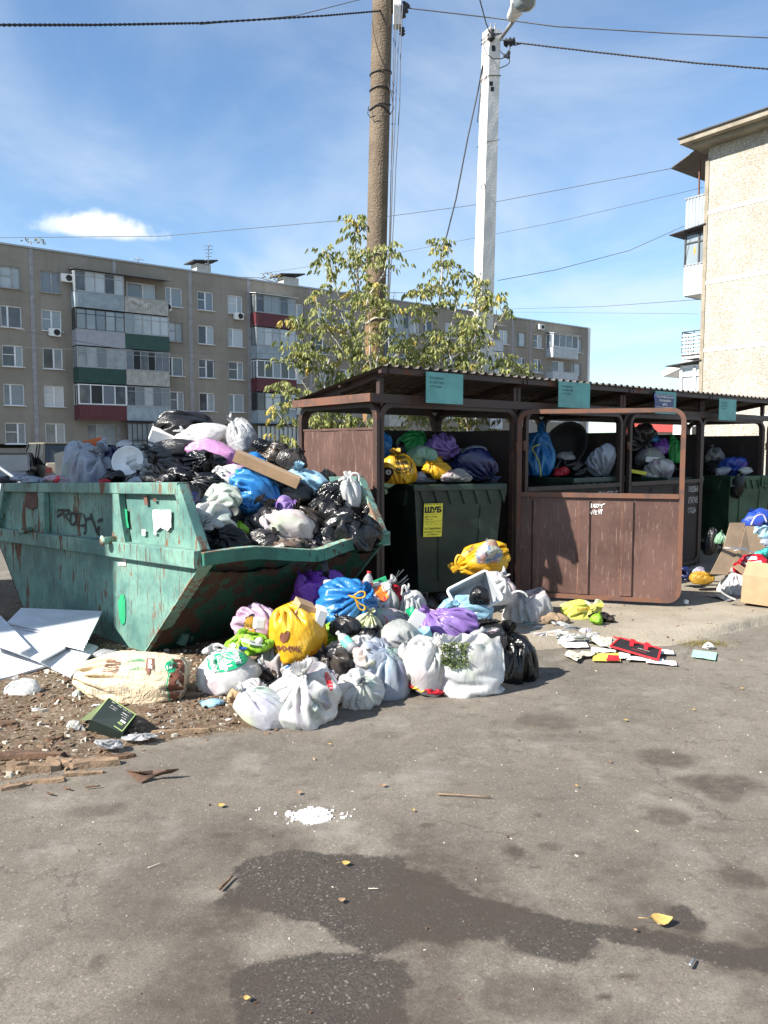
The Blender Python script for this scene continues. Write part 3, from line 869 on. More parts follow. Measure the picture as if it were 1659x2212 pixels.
# balconies on the far long side, seen edge-on past the corner
def side_balc(z0, para, glazed, canopy, kind):
    P = 1.05; d0, d1 = .25, 3.3
    o = MB(); o.box((-P/2, (d0+d1)/2, z0), (P, d1-d0, .14)); o = o.build('balcony', M['white_concrete'], b2)
    pa = MB()
    if kind == 'wicker':
        for i in range(6):
            for k in range(9):
                u = -P+.02+k*.125+(i % 2)*.06
                pa.box((min(u, -.08), d0-.03-.012*((i+k) % 2), z0+.12+i*.15), (.10, .03, .07), bev=.01)
            for k in range(16): pa.box((-P-.03-.012*((i+k) % 2), d0+.1+k*.19, z0+.12+i*.15), (.03, .14, .07), bev=.01)
        fr = MB()
        for z in (z0+.08, z0+1.02): fr.box((-P/2, d0-.03, z), (P, .04, .04)); fr.box((-P-.03, (d0+d1)/2, z), (.04, d1-d0, .04))
        for x in (-P, -P/2, -.05): fr.box((x, d0-.03, z0+.55), (.03, .03, .95))
        fr.build('railing', M['darkframe'], o)
        pa.build('woven_strips', M['white'], o)['kind'] = 'stuff'
    else:
        corrug(pa, -P-.02, -.02, d0-.02, z0-.1, z0+1.1, .15, .025)
        corrug(pa, d0, d1, -P-.02, z0-.1, z0+1.1, .15, .025, 'y')
        pa.build('parapet', M[para], o)
        rl = MB(); rl.box((-P/2-.03, d0-.02, z0+1.12), (P+.04, .07, .05)); rl.box((-P-.03, (d0+d1)/2, z0+1.12), (.07, d1-d0, .05)); rl.build('rail', M['steel'], o)
    if glazed:
        fr = MB(); zt = z0+2.35; c = .06 if glazed == 'dark' else .12
        for x in (-P, -P*.42, -.06):
            fr.box((x, d0, (z0+1.1+zt)/2), (c, c, zt-z0-1.1))
        for x, y in ((-P, 1.3), (-P, 2.3), (-P, d1)): fr.box((x, y, (z0+1.1+zt)/2), (c, c, zt-z0-1.1))
        fr.box((-P/2, d0, zt), (P, c, c)); fr.box((-P, (d0+d1)/2, zt), (c, d1-d0, c)); fr.box((-P/2, d0, zt-.35), (P, c*.8, c*.8))
        fr.build('glazing_frame', M['darkframe' if glazed == 'dark' else 'pvc'], o)
        for x0, x1, m in ((-P+.04, -P*.42-.04, 'glass_light'), (-P*.42+.04, -.08, 'glass' if glazed == 'dark' else 'glass_light')):
            g = MB(); g.box(((x0+x1)/2, d0+.02, (z0+1.1+zt)/2), (x1-x0, .012, zt-z0-1.2)); g.build('pane', M[m], o)
        if glazed == 'dark':
            cu = MB(); cu.tube([(-P*.62, d0+.12, zt-.2), (-P*.6, d0+.12, zt-.7), (-P*.66, d0+.12, z0+1.2)], [.08, .13, .07], 8); cu.build('curtain', M['orange_cloth'], o)
    if canopy:
        cp = MB(); zt = z0+2.45
        cp.prism([(-P-.55, d0-.35, zt-.05), (.0, d0-.35, zt+.55 if canopy == 1 else zt+.08), (.0, d1+.2, zt+.55 if canopy == 1 else zt+.08), (-P-.55, d1+.2, zt-.05)], (0, 0, .035))
        cp.build('canopy', M['roofsheet' if canopy == 1 else 'bitumen'], o)
        if canopy == 1:
            ps = MB(); ps.box((-P*.5, d0, (z0+1.1+zt)/2), (.05, .05, zt-z0-.9)); ps.box((-P, d1, (z0+1.1+zt)/2), (.05, .05, zt-z0-1.1)); ps.build('canopy_post', M['rustpanel'], o)
    return o
M['orange_cloth'] = simple('orange_cloth', (.55, .25, .06), .9)
def zb_at(py): return c2(1519, py)[1]
side_balc(zb_at(478), 'bluegrey', None, 1, 'sheet')
side_balc(zb_at(625), 'lgrey', 'dark', 2, 'sheet')
side_balc(zb_at(766), 'white', None, 0, 'wicker')
side_balc(zb_at(766)-2.75, 'lgrey', 'pvc', 2, 'sheet')
po = MB(); zc = zb_at(800); po.prism([(-2.6, 1.2, zc), (-1.1, 1.2, zc+.5), (-1.1, 4.5, zc+.5), (-2.6, 4.5, zc)], (0, 0, .25)); po.prism([(-2.2, 1.4, zc-1.2), (-1.1, 1.4, zc-.7), (-1.1, 4.5, zc-.7), (-2.2, 4.5, zc-1.2)], (0, 0, .2)); po.box((-1.6, 2.8, (zc-1.2)/2), (.9, 3, zc-1.3)); po.build('entrance_porch', M['white'], b2)
# low things behind the shelter
lb = empty('garage_building', at(1500, 960, 60)*1.0); lb.location.z = 0
tag(lb, 'low pale building with a red metal roof glimpsed through the shelter', 'building')
q = MB(); q.box((0, 0, 1.4), (9, 5, 2.8)); q.build('wall', M['brickwhite'], lb)
q = MB(); q.prism([(-5, -3, 2.75), (-5, 0, 4.1), (-5, 3, 2.75)], (10, 0, 0)); q.build('roof', M['redroof'], lb)
# unseen brick block added past the left edge to throw shade across the skip
cs = Vector((-2.12, 6.3, 0)) - 7.0*Vector((-SUN_DIR.x, -SUN_DIR.y, 0))
sb = empty('shade_block', (cs.x, cs.y, 0), rot=(0, 0, atan2(SUN_DIR.y, SUN_DIR.x)+pi))
tag(sb, 'tall unseen brick block added left of the skip to shade it', 'building')
q = MB(); q.box((-1.75, 2.0, 3.75), (3.5, 4.0, 7.5)); q.build('wall', M['brick'], sb)
q = MB(); q.box((-1.75, 2.0, 7.58), (3.6, 4.1, .16)); q.build('roof', M['bitumen'], sb)
q = MB(); q.box((-1.75, -.02, 1.1), (1.2, .06, 2.1)); q.build('door', M['steel'], sb)

# ---------------------------------------------------------------- poles
def pole_axis(px_top, py_top, px_bot, py_bot, Y):
    a = at(px_bot, py_bot, Y); b = at(px_top, py_top, Y); d = (b-a)/(b.z-a.z); return a, d
YP = 10.4
a, d = pole_axis(826, 0, 809, 740, YP)
def pp_(z): return a+d*(z-a.z)
ztop = 8.9
mb = MB(); n = 26
mb.tube([pp_(-.05+(ztop+.05)*i/n) for i in range(n+1)], [.135-.010*i/n for i in range(n+1)], 20)
pole1 = mb.build('utility_pole', M['pole'])
tag(pole1, 'round brown weathered concrete pole rising behind the shelter, with wires wrapped round it', 'pole')
def ring(pc, r, th, tilt=0, n=20, ph=0, wob=0.0):
    out = []
    for i in range(n+1):
        t = 2*pi*i/n+ph
        out.append(pc+Vector((cos(t)*r, sin(t)*r, sin(t+1)*tilt+wob*sin(3*t))))
    return out
for py, tl, wob in ((160, .02, 0), (197, .0, .01), (232, .04, .02), (242, -.03, .02), (548, .04, .02), (554, .02, .03), (690, .05, .02)):
    c = at(818, py, YP); c = pp_(c.z); mb = MB(); mb.tube(ring(c, .138, .006, tl, wob=wob), .007 if py < 500 else .012, 5, cap=False)
    mb.build('wire_band', M['cable' if py < 500 else 'bark_green'], pole1)
mb = MB(); c = pp_(at(826, 30, YP).z)
mb.box(tuple(c+Vector((.19, -.02, 0))), (.10, .14, .34), bev=.01); mb.build('bracket', M['white_concrete'], pole1)
def insul(p, parent, s=1.0, rot=None):
    mb = MB(); Mx = Matrix.Translation(p) @ (rot or Matrix.Identity(4))
    mb.lathe([(0, -.07*s), (.03*s, -.07*s), (.055*s, -.04*s), (.03*s, -.02*s), (.055*s, .01*s), (.03*s, .03*s), (.045*s, .06*s), (0, .07*s)], 14, Mx)
    return mb.build('insulator', M['cable'], parent)
insul(at(846, 14, YP), pole1, 1.1); insul(at(871, 22, YP), pole1, 1.3, Matrix.Rotation(.5, 4, 'Y')); insul(at(869, 68, YP), pole1, .7)
# downleads beside the pole
for x0, x1, x2 in ((857, 846, 834), (863, 849, 836), (852, 845, 835), (870, 856, 837)):
    mb = MB(); mb.tube([at(x0+random.uniform(-2, 2)*(i % 2) + (x1-x0)*min(1, i/5)+(x2-x1)*max(0, (i-5)/5), 8+i*72, YP-.1) for i in range(11)], .006, 5)
    mb.build('down_cable', M['cable_grey'], pole1)
lp = [at(796, 230, YP-.12), at(794, 245, YP-.14), at(800, 254, YP-.14), at(812, 250, YP-.16)]
mb = MB(); mb.tube(lp, .006, 5); mb.build('wire_loop', M['cable'], pole1)
lp = [at(838, 180, YP-.12), at(846, 205, YP-.14), at(850, 235, YP-.14), at(842, 248, YP-.16), at(828, 247, YP-.16)]
mb = MB(); mb.tube(lp, .006, 5); mb.build('wire_loop', M['cable'], pole1)

YW = 9.9
a2, d2_ = pole_axis(1062, 70, 1040, 780, YW)
def pw(z): return a2+d2_*(z-a2.z)
zt2 = at(1062, 68, YW).z
mb = MB()
for i in range(12):
    z0 = -.05+(zt2+.05)*i/12; z1 = -.05+(zt2+.05)*(i+1)/12
R0 = Matrix.Rotation(radians(28), 3, 'Z')
prof = []
NZ = 40
for i in range(NZ+1):
    z = -.05+(zt2+.05)*i/NZ; w0 = .125-.032*i/NZ; cc = pw(z)
    for (sx, sy) in ((-1, -1), (-.0, -1), (1, -1), (1, 0), (1, 1), (0, 1), (-1, 1), (-1, 0)):
        jit = .0022*mnoise.noise(Vector((sx*3, sy*3, z*9)))
        prof.append(cc+R0 @ Vector((sx*w0*(.82 if (sx and sy) else 1)+jit, sy*w0*(.82 if (sx and sy) else 1)+jit, 0)) if False else cc+R0 @ Vector((sx*w0*.84+jit, sy*w0*.84+jit*2, 0)))
fs = [tuple(range(7, -1, -1)), tuple(range(NZ*8, NZ*8+8))]
for i in range(NZ):
    for k in range(8):
        q = i*8+k; r = i*8+(k+1) % 8; fs.append((q, r, r+8, q+8))
mb.add(prof, fs)
pole2 = mb.build('lamp_post', M['white_concrete'])
tag(pole2, 'square white concrete post carrying a street lamp and cables behind the shelter', 'lamp post')
mb = MB()
for dx in (-3, 6): mb.tube([at(1062+dx, 75, YW), at(1064+dx, 50, YW)], .008, 6)
mb.build('rebar', M['steel'], pole2)
for py, px in ((110, 1053), (113, 1055), (188, 1045), (199, 1051)):
    c = pw(at(1055, py, YW).z); nrm = R0 @ Vector((0, -1, 0)); wd = .118-.03*c.z/zt2
    # notch cut in the lit face
    side = R0 @ Vector((1, 0, 0))
    pc = at(px, py, YW); off_ = (pc-c).dot(side)
    mb = MB(); q0 = c+nrm*(wd*.84+.002)+side*off_*.6
    mb.prism([q0-side*.025+Vector((0, 0, -.03)), q0+side*.025+Vector((0, 0, -.02)), q0+side*.025+Vector((0, 0, .03)), q0-side*.025+Vector((0, 0, .02))], nrm*.004); mb.build('notch', M['ink'], pole2)
for py, tl in ((80, .02), (84, .05), (170, .02), (310, .03)):
    c = pw(at(1058, py, YW).z); mb = MB(); w0 = .123-.034*c.z/zt2
    pts = [c+R0 @ Vector((sx*w0, sy*w0, tl*sx)) for sx, sy in ((-1, -1), (1, -1), (1, 1), (-1, 1), (-1, -1))]
    mb.tube(pts, .005 if py < 300 else .003, 5, cap=False); mb.build('wire_band', M['cable'], pole2)
mb = MB(); mb.tube([at(1078, 88, YW), at(1082, 82, YW-.05), at(1108, 47, YW-.6)], .022, 8); arm = mb.build('lamp_arm', M['steel'], pole2)
p0 = at(1104, 40, YW-.6); p1 = at(1135, -8, YW-1.3)
dd = (p1-p0); L = dd.length; x = dd/L; y = Vector((0, 0, 1)).cross(x).normalized(); z = x.cross(y)
ML = Matrix(((x.x, y.x, z.x, p0.x), (x.y, y.y, z.y, p0.y), (x.z, y.z, z.z, p0.z), (0, 0, 0, 1)))
mb = MB()
secs = [(0, .06, .07), (.1, .09, .10), (.55*L, .12, .13), (.8*L, .17, .13), (L, .17, .12), (L*1.3, .12, .08)]
vs = []
for (u, w, h) in secs:
    for k in range(12):
        t = 2*pi*k/12; vs.append(ML @ Vector((u, cos(t)*w*.75, abs(sin(t))**.8*(1 if sin(t) > 0 else -1)*h*.55)))
fs = [tuple(range(11, -1, -1)), tuple(range(len(vs)-12, len(vs)))]
for i in range(len(secs)-1):
    for k in range(12):
        q = i*12+k; r = i*12+(k+1) % 12; fs.append((q, r, r+12, q+12))
mb.add(vs, fs, True); lh = mb.build('lamp_head', M['white'], pole2)
mb = MB(); mb.lathe([(0, -.07), (.07, -.06), (.11, -.02), (.12, .02)], 16, ML @ Matrix.Translation((L*.98, 0, -.07))); mb.build('lamp_glass', M['glass_light'], lh)
insul(at(1101, 91, YW), pole2, 1.0, Matrix.Rotation(1.4, 4, 'Y')); insul(at(1061, 76, YW-.12), pole2, .9)
for pts in ([(1080, 84), (1092, 88), (1098, 92)], [(1046, 85), (1045, 100), (1052, 118), (1066, 127), (1082, 127), (1095, 122), (1100, 118)], [(1099, 96), (1102, 104), (1097, 112), (1092, 120)], [(1078, 108), (1086, 116), (1096, 122)], [(1100, 123), (1101, 134), (1096, 140), (1083, 146), (1078, 147)], [(1082, 86), (1100, 90), (1112, 98), (1124, 95)], [(1100, 92), (1106, 98), (1118, 96), (1124, 95)]):
    mb = MB(); mb.tube([at(x, y, YW-.14) for x, y in pts], .006, 5); mb.build('wire_loop', M['cable'], pole2)
for x, y in ((1091, 121), (1098, 123), (1099, 114)):
    mb = MB(); c = at(x, y, YW-.14); mb.box(tuple(c), (.04, .03, .035), bev=.008); mb.build('connector', M['cable'], pole2)
mb = ribbon_strokes([[at(x, y, YW-.14) for x, y in ((1042, 400), (1046, 396), (1048, 406), (1043, 412), (1040, 404), (1042, 400))]], .012, (-.1, -1, 0)); mb.build('painted_mark', M['ink'], pole2)

# ---------------------------------------------------------------- cables
def cable(label, pts, r, m='cable', sag=0, group='overhead cables', twist=False):
    """pts: (px, py, Y)"""
    P = [at(*p) for p in pts]
    out = []
    for i in range(len(P)-1):
        n = 14
        for k in range(n):
            t = k/n; q = P[i].lerp(P[i+1], t); q.z -= sag*4*t*(1-t); out.append(q)
    out.append(P[-1])
    mb = MB()
    if twist:
        fine = []
        for i in range(len(out)-1):
            for k in range(6): fine.append(out[i].lerp(out[i+1], k/6))
        for ph in (0, pi):
            mb.tube([q+Vector((0, cos(i*.9+ph), sin(i*.9+ph)))*r*.7 for i, q in enumerate(fine)], r*.75, 5)
    else: mb.tube(out, r, 5)
    tag(mb.build('cable', M[m]), label, 'cable', group)
cable('thick black twisted cable from the brown pole out to the left edge', [(840, 22, YP), (700, 34, YP-.9), (430, 50, YP-2.5), (200, 54, YP-3.6), (-60, 54, YP-4.6)], .0085, twist=True)
cable('thin line above the thick black cable left of the brown pole', [(790, -4, YP), (640, 34, YP-1), (430, 53, YP-2)], .005, 'cable_grey')
cable('grey line from the brown pole insulator over to the upper right edge', [(878, 17, YP), (1060, 38, YP), (1200, 57, YP-.2), (1450, 72, YP-.4), (1720, 84, YP-.6)], .008, 'cable_grey')
cable('dark cable from the white lamp post down to the right edge', [(1104, 91, YW), (1300, 114, YW-.5), (1500, 136, YW-1), (1720, 154, YW-1.5)], .008, twist=True)
cable('cable coming down to the top of the white post from above', [(1060, 74, YW), (1050, 50, YW-.5), (1034, -10, YW-1.5)], .007)
cable('thin slanting wire hanging from the white post down to the left', [(1043, 140, YW-.12), (1033, 195, YW), (1010, 300, YW), (985, 430, YW+.05), (952, 560, YW+.1)], .009)
cable('loose end of wire beside the slanting wire on the white post', [(1044, 142, YW-.1), (1036, 215, YW-.1), (1031, 264, YW-.1)], .006)
cable('long distant line rising from the left edge to the balcony canopy', [(-60, 514, 38), (350, 510, 38), (840, 467, 36), (1060, 438, 35), (1465, 361, 33)], .014, 'cable_grey')
cable('fainter distant line below the long one, reaching the end block', [(560, 592, 38), (860, 546, 36), (1200, 480, 34), (1519, 405, 32.6)], .010, 'cable_grey')
cable('distant line sagging to the middle balcony of the end block', [(1075, 606, 30), (1200, 583, 31), (1360, 541, 32), (1478, 488, 32.6)], .013, 'cable_grey')
cable('nearly level distant line right of the white post', [(1080, 668, 60), (1300, 662, 45), (1508, 647, 33)], .013, 'cable_grey')
cable('lowest faint level line right of the white post', [(1080, 674, 60), (1300, 676, 45), (1508, 678, 33)], .008, 'cable_grey')
cable('line strung along the roof of the panel block', [(470, 597, 70), (560, 600, 70), (625, 618, 71), (700, 630, 74), (900, 633, 80), (1063, 640, 86)], .03, 'cable_grey')
cable('upper of two dark lines crossing the panel block front', [(-20, 697, 40), (60, 716, 40), (160, 735, 42), (240, 750, 44), (420, 775, 46), (560, 795, 50)], .016, 'cable_grey')
cable('nearly straight dark line crossing the panel block front', [(-20, 748, 45), (200, 756, 46), (400, 762, 50), (620, 764, 56)], .012, 'cable_grey')
# ---------------------------------------------------------------- waste shelter
sy_ = .0
HP = at(1112, 968, 7.95)                 # hinge post of the open gate, height ignored
th_s = radians(50.2)                     # heading of the front, from straight ahead
sx = Vector((sin(th_s), cos(th_s), 0)); sn = Vector((-cos(th_s), sin(th_s), 0))
# first post lies on the ray through px 815
k = (815-829.5)/1700
# (HP.x - s*sx.x) = k*(HP.y - s*sx.y)
BL = (HP.x-k*HP.y)/(sx.x-k*sx.y)
SO = Vector((HP.x, HP.y, 0))-sx*BL
SD = 1.15
shed = empty('waste_shelter', SO, rot=(0, 0, atan2(sx.y, sx.x)))
tag(shed, 'brown steel waste bin shelter with corrugated roof and four bays beside the green skip', 'shelter')
Mshed = Matrix.Translation(SO) @ Matrix.Rotation(atan2(sx.y, sx.x), 4, 'Z')
def sw(x, y, z): return Mshed @ Vector((x, y, z))
def s_local(px, py, y=0.0):
    p = on_plane(px, py, sw(0, y, 0), sn); q = Mshed.inverted() @ p; return q
ZB = PADZ
ZF = 1.98
def rr_pts(x0, x1, z0, z1, r, plane='xz', c=0.0, bottom=True, n=6):
    out = []
    def arc(cx, cz, a0, a1):
        for i in range(n+1):
            t = a0+(a1-a0)*i/n; out.append((cx+r*cos(t), cz+r*sin(t)))
    if bottom:
        arc(x0+r, z0+r, -pi/2, -pi); out2 = None
        arc(x0+r, z1-r, pi, pi/2); arc(x1-r, z1-r, pi/2, 0); arc(x1-r, z0+r, 0, -pi/2); out.append(out[0])
    else:
        out.append((x0, z0)); arc(x0+r, z1-r, pi, pi/2); arc(x1-r, z1-r, pi/2, 0); out.append((x1, z0))
    if plane == 'xz': return [Vector((u, c, z)) for u, z in out]
    return [Vector((c, u, z)) for u, z in out]
bays = [BL, BL*1.03, BL*1.0, BL*.98]
xs_ = [0]
for b in bays: xs_.append(xs_[-1]+b)
tb = .026
def frame(pts, name, m, parent, r=tb):
    mb = MB(); mb.tube(pts, r*1.25, 4, smooth=False); return mb.build(name, m, parent)
for i in range(4):
    x0, x1 = xs_[i]+.03, xs_[i+1]-.03
    frame(rr_pts(x0, x1, ZB, ZF, .13, c=0, bottom=False), 'front_frame', M['tube'], shed, .03)
    frame(rr_pts(x0, x1, ZB, ZF, .13, c=SD, bottom=False), 'back_frame', M['tube'], shed, .03)
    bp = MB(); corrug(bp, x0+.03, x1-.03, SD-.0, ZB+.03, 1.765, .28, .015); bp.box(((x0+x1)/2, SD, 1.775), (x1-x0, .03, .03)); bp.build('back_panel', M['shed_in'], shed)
for i in range(5):
    x = xs_[i]
    end = i in (0, 4)
    frame(rr_pts(.0, SD, ZB, ZF, .12, 'yz', x+(.0 if end else .0), bottom=False), 'side_frame', M['tube'], shed, .03)
    sp = MB()
    corrug(sp, .03, SD-.03, x, ZB+.05, 1.765 if True else 1.1, .4, .006, 'y')
    sp.box((x, SD/2, 1.77), (.02, SD-.05, .02))
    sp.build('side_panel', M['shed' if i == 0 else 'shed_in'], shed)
# roof: three pitched sheets per bay with trusses
ZRF, ZRB = 2.285, 2.045
y_f, y_b = -.17, SD+.07
for i in range(4):
    x0, x1 = xs_[i]-(.09 if i == 0 else -.0), xs_[i+1]+(.12 if i == 3 else 0)
    per = .115; n = int((x1-x0)/per); pts = []
    for k_ in range(n):
        b = x0+(x1-x0)*k_/n; p = (x1-x0)/n
        pts += [(b, 0), (b+p*.5, 0), (b+p*.62, .022), (b+p*.88, .022)]
    pts.append((x1, 0)); vs = []
    for (u, h) in pts:
        for (y, z) in ((y_f, ZRF), (y_b, ZRB)):
            vs.append((u, y, z+h)); vs.append((u, y, z+h-.004))
    fs = []
    for q in range(len(pts)-1):
        b = q*4; fs += [(b, b+4, b+6, b+2), (b+1, b+3, b+7, b+5), (b, b+1, b+5, b+4), (b+2, b+6, b+7, b+3)]
    rs = MB(); rs.add(vs, fs); rs.build('roof_sheet', M['roofsheet'], shed, fixn=False)
    tr = MB()
    for x in (xs_[i]+.03, xs_[i+1]-.03):
        tr.bar((x, y_f+.02, ZRF-.035), (x, y_b-.02, ZRB-.035), .045, .05)
        tr.bar((x, 0, ZF), (x, 0, ZRF-.06), .045)
        tr.bar((x, SD*.5, ZF), (x, SD*.5, (ZRF+ZRB)/2-.05), .04)
    tr.bar((x0, -.02, ZF+.045), (x1, -.02, ZF+.045), .05, .075)
    tr.bar((x0, SD, ZF+.035), (x1, SD, ZF+.035), .05, .05)
    tr.bar((x0+.02, y_f+.05, ZRF-.032), (x1-.02, y_f+.05, ZRF-.032), .04, .05)
    tr.bar(((x0+x1)/2, y_f+.03, ZRF-.04), ((x0+x1)/2+.02, y_b, ZRB-.04), .04, .04)
    tr.bar((x0+.02, .45, ZF+.18), (x1-.02, .45, ZF+.18), .03, .035)
    tr.build('roof_truss', M['tube'], shed)
sd_ = MB(); sd_.bar((-.09, -.04, ZF+.05), (-.09, SD, ZF+.04), .045, .07); sd_.build('side_beam', M['tube_rust'], shed)
# teal signs on the roof edge
def sign(x0, x1, z0, z1, y, txt=True, bend=0.0):
    mb = MB(); nseg = 6; vs = []
    for i in range(nseg+1):
        u = x0+(x1-x0)*i/nseg; yy = y-.004-bend*(i/nseg)**2
        for z in (z0, z1):
            vs.append((u, yy, z)); vs.append((u, yy+.006, z))
    fs = []
    for i in range(nseg):
        b = i*4; fs += [(b, b+4, b+6, b+2), (b+1, b+3, b+7, b+5), (b, b+1, b+5, b+4), (b+2, b+6, b+7, b+3)]
    mb.add(vs, fs); o = mb.build('sign_plate', M['teal'], shed)
    if txt:
        w = x1-x0; h = z1-z0
        for k_, t in enumerate(('ПИЩЕВЫЕ', 'И ПРОЧИЕ', 'ОТХОДЫ')):
            text_obj(t, w*(.37 if k_ < 2 else .31), h*.085, (x0+w*.09, y-.008-bend*.1, z1-h*(.24+.135*k_)), (1, 0, 0), (0, 0, 1), M['faded'], o)
    return o
for (px0, px1, py0, py1, bend) in ((918, 998, 806, 872, 0), (1204, 1267, 826, 881, .03), (1413, 1458, 846, 894, 0), (1551, 1588, 862, 908, 0)):
    a_ = s_local(px0, (py0+py1)/2, y_f+.0); b_ = s_local(px1, (py0+py1)/2, y_f+.0); c_ = s_local((px0+px1)/2, py0, y_f); d_ = s_local((px0+px1)/2, py1, y_f)
    so = sign(a_.x, b_.x, d_.z, c_.z, y_f-.01, True, bend)
a_ = s_local(1414, 870, y_f-.03); b_ = s_local(1455, 870, y_f-.03); c_ = s_local(1435, 852, y_f-.03); d_ = s_local(1435, 882, y_f-.03)
mb = MB(); mb.box(((a_.x+b_.x)/2, y_f-.03, (c_.z+d_.z)/2), (b_.x-a_.x, .008, c_.z-d_.z)); o = mb.build('name_plate', M['signblue'], shed)
mb = MB(); w = b_.x-a_.x; h = c_.z-d_.z; xm = (a_.x+b_.x)/2; zm = (c_.z+d_.z)/2
for z in (c_.z-.012, d_.z+.012): mb.box((xm, y_f-.036, z), (w-.02, .004, .004))
mb.build('border', M['white'], o)
for k_, (t, f) in enumerate((('Контейнерная', .86), ('площадка', .62), ('№5', .24))):
    text_obj(t, w*f, h*.18, (xm-w*f/2, y_f-.037, c_.z-h*(.30+.26*k_)), (1, 0, 0), (0, 0, 1), M['white'], o, font_bold=.02)

def gate(W, z0, H, hinge, ang, m_sheet='shed', m_tube='tube', parent=None, rail_z=.57, text=None, ribs=(.12, .42, .68)):
    """gate in its own frame: x along the leaf from the hinge, z up"""
    g = empty('gate', hinge, rot=(0, 0, ang)); g.parent = parent
    frame(rr_pts(.02, W-.02, z0, z0+H, .11), 'gate_frame', M[m_tube], g, .024)
    zr = z0+H*rail_z
    mb = MB(); mb.bar((.04, -.012, zr), (W-.04, -.012, zr), .03, .045); mb.build('rail', M[m_tube], g)
    mb = MB(); mb.prism([(.03, 0, z0+.04), (W-.13, 0, z0+.01), (W-.05, 0, z0+.05), (W-.03, 0, z0+.13), (W-.03, 0, zr-.02), (.03, 0, zr-.02)], (0, .006, 0)); mb.build('sheet', M[m_sheet], g)
    for f in ribs:
        mb = MB(); x = W*f; w = .045 if f > .2 else .02
        zt_ = zr-.06
        mb.add([(x-w-.02, -.001, z0+.03), (x-w, -.022, z0+.03), (x+w, -.022, z0+.03), (x+w+.02, -.001, z0+.03), (x-w-.02, -.001, zt_), (x-w, -.022, zt_), (x+w, -.022, zt_), (x+w+.02, -.001, zt_)], [(0, 1, 5, 4), (1, 2, 6, 5), (2, 3, 7, 6), (4, 5, 6, 7)])
        mb.build('rib', M[m_sheet], g)
    for z in (z0+.25, z0+H-.35):
        mb = MB(); mb.tube([(0, -.0, z-.05), (0, 0, z+.05)], .022, 8); mb.build('hinge', M['tube_rust'], g)
    return g
# open gate of the first bay, hinged on the second post and swung towards the viewer's right
GW_px = at(1474, 968, 7.50)
hx, hy = HP.x, HP.y-.03
gv = Vector((GW_px.x-hx, GW_px.y-hy, 0)); GWID = gv.length; gang = atan2(gv.y, gv.x)
gz0 = .13; gH = at(1120, 890, 7.93).z-gz0
Minv = Mshed.inverted()
hl = Minv @ Vector((hx, hy, 0))
g1 = gate(GWID, gz0, gH, (hl.x, hl.y-.03, 0), gang-atan2(sx.y, sx.x), 'shed', 'tube_rust', shed, rail_z=.552)
g1['label'] = 'open brown gate swung out in front of the second bay'
# tag scribbled in white paint on the open gate
gx = gv.normalized(); gn = Vector((gx.y, -gx.x, 0)); g0w = Mshed @ Vector((hl.x, hl.y-.03, 0))
def gl(px, py):
    p = on_plane(px, py, g0w+gn*.02, gn); return Vector(((p-g0w).dot(gx), -.004, p.z))
def zs_(x, y): return 1050.7+.3667*x, 774.2+.3667*y
scr = [[(608, 858), (612, 880)], [(620, 855), (618, 880), (632, 872), (630, 860)], [(640, 856), (636, 880)], [(650, 858), (644, 880), (655, 878), (662, 862), (650, 858)], [(670, 858), (668, 868), (685, 862), (698, 856)], [(682, 858), (678, 880)], [(612, 900), (620, 920), (625, 895), (632, 918), (636, 892)], [(645, 895), (642, 920), (652, 918)], [(645, 905), (653, 903)], [(660, 892), (662, 920), (672, 890)], [(668, 890), (684, 892), (680, 900)], [(676, 888), (677, 918)]]
mb = ribbon_strokes([[gl(*zs_(*p)) for p in st] for st in scr], .008, (0, -1, 0)); mb.build('graffiti', M['white'], g1)
# closed gates on the second and third bay
for i in (1, 2):
    x0, x1 = xs_[i]+.08, xs_[i+1]-.07
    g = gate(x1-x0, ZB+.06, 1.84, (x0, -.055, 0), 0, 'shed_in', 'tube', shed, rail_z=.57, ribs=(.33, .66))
    g['label'] = 'closed brown gate across a middle bay'
    W = x1-x0; zt = ZB+.06+1.84*.57
    a_ = s_local(1487 if i == 2 else 1293, 1058, -.06); xa = a_.x-x0
    wtxt = W*.215 if i == 2 else W*.25
    wtxt = min(wtxt, W-xa-.05)
    for k_, t in enumerate(('ПИЩЕВЫЕ', 'И ПРОЧИЕ', 'ОТХОДЫ')):
        text_obj(t, wtxt*(1 if k_ < 2 else .8), .085, (xa, -.004, zt-.155-.135*k_), (1, 0, 0), (0, 0, 1), M['white_text'], g, off=.004, spacing=.92)
# fourth bay gate swung open at the far right
g = gate(1.6, ZB+.06, 1.84, (xs_[4]+.02, -.06, 0), -radians(48), 'shed', 'tube', shed, rail_z=.545, ribs=(.33, .66))
g['label'] = 'open brown gate of the last bay'
for px, py in ((1412, 1012), ):
    pass

# ---------------------------------------------------------------- the green skip
KS = .97
BC = G(315, 1415, .03)
sa = Vector((-.70, .714, 0)).normalized(); sb_ = Vector((.714, .70, 0)).normalized()
sn_side = -sb_                                    # outward normal of the visible long side
sk = empty('skip', BC); 
tilt = radians(1.9)
Rsk = Matrix((( sa.x, sb_.x, 0), (sa.y, sb_.y, 0), (0, 0, 1)))   # columns: length, width, up (left-handed is fine for points)
ca, sa_t = cos(tilt), sin(tilt)
def sk_w(s, w, z):
    s2 = s*ca+z*sa_t*0; z2 = z-s*sa_t
    return BC+sa*s2+sb_*w+Vector((0, 0, z2))
def sk_l(s, w, z): return sk_w(s, w, z)-BC
def sk_pix(px, py, w=0.0):
    """pixel -> (s, z) on the long side"""
    p = on_plane(px, py, BC+sb_*w, sb_)-BC; s = p.dot(sa); z = p.z+s*sa_t; return s, z
tag(sk, 'large green steel skip heaped with rubbish, rusty and scratched, left of the shelter', 'skip')
SWD = 1.76
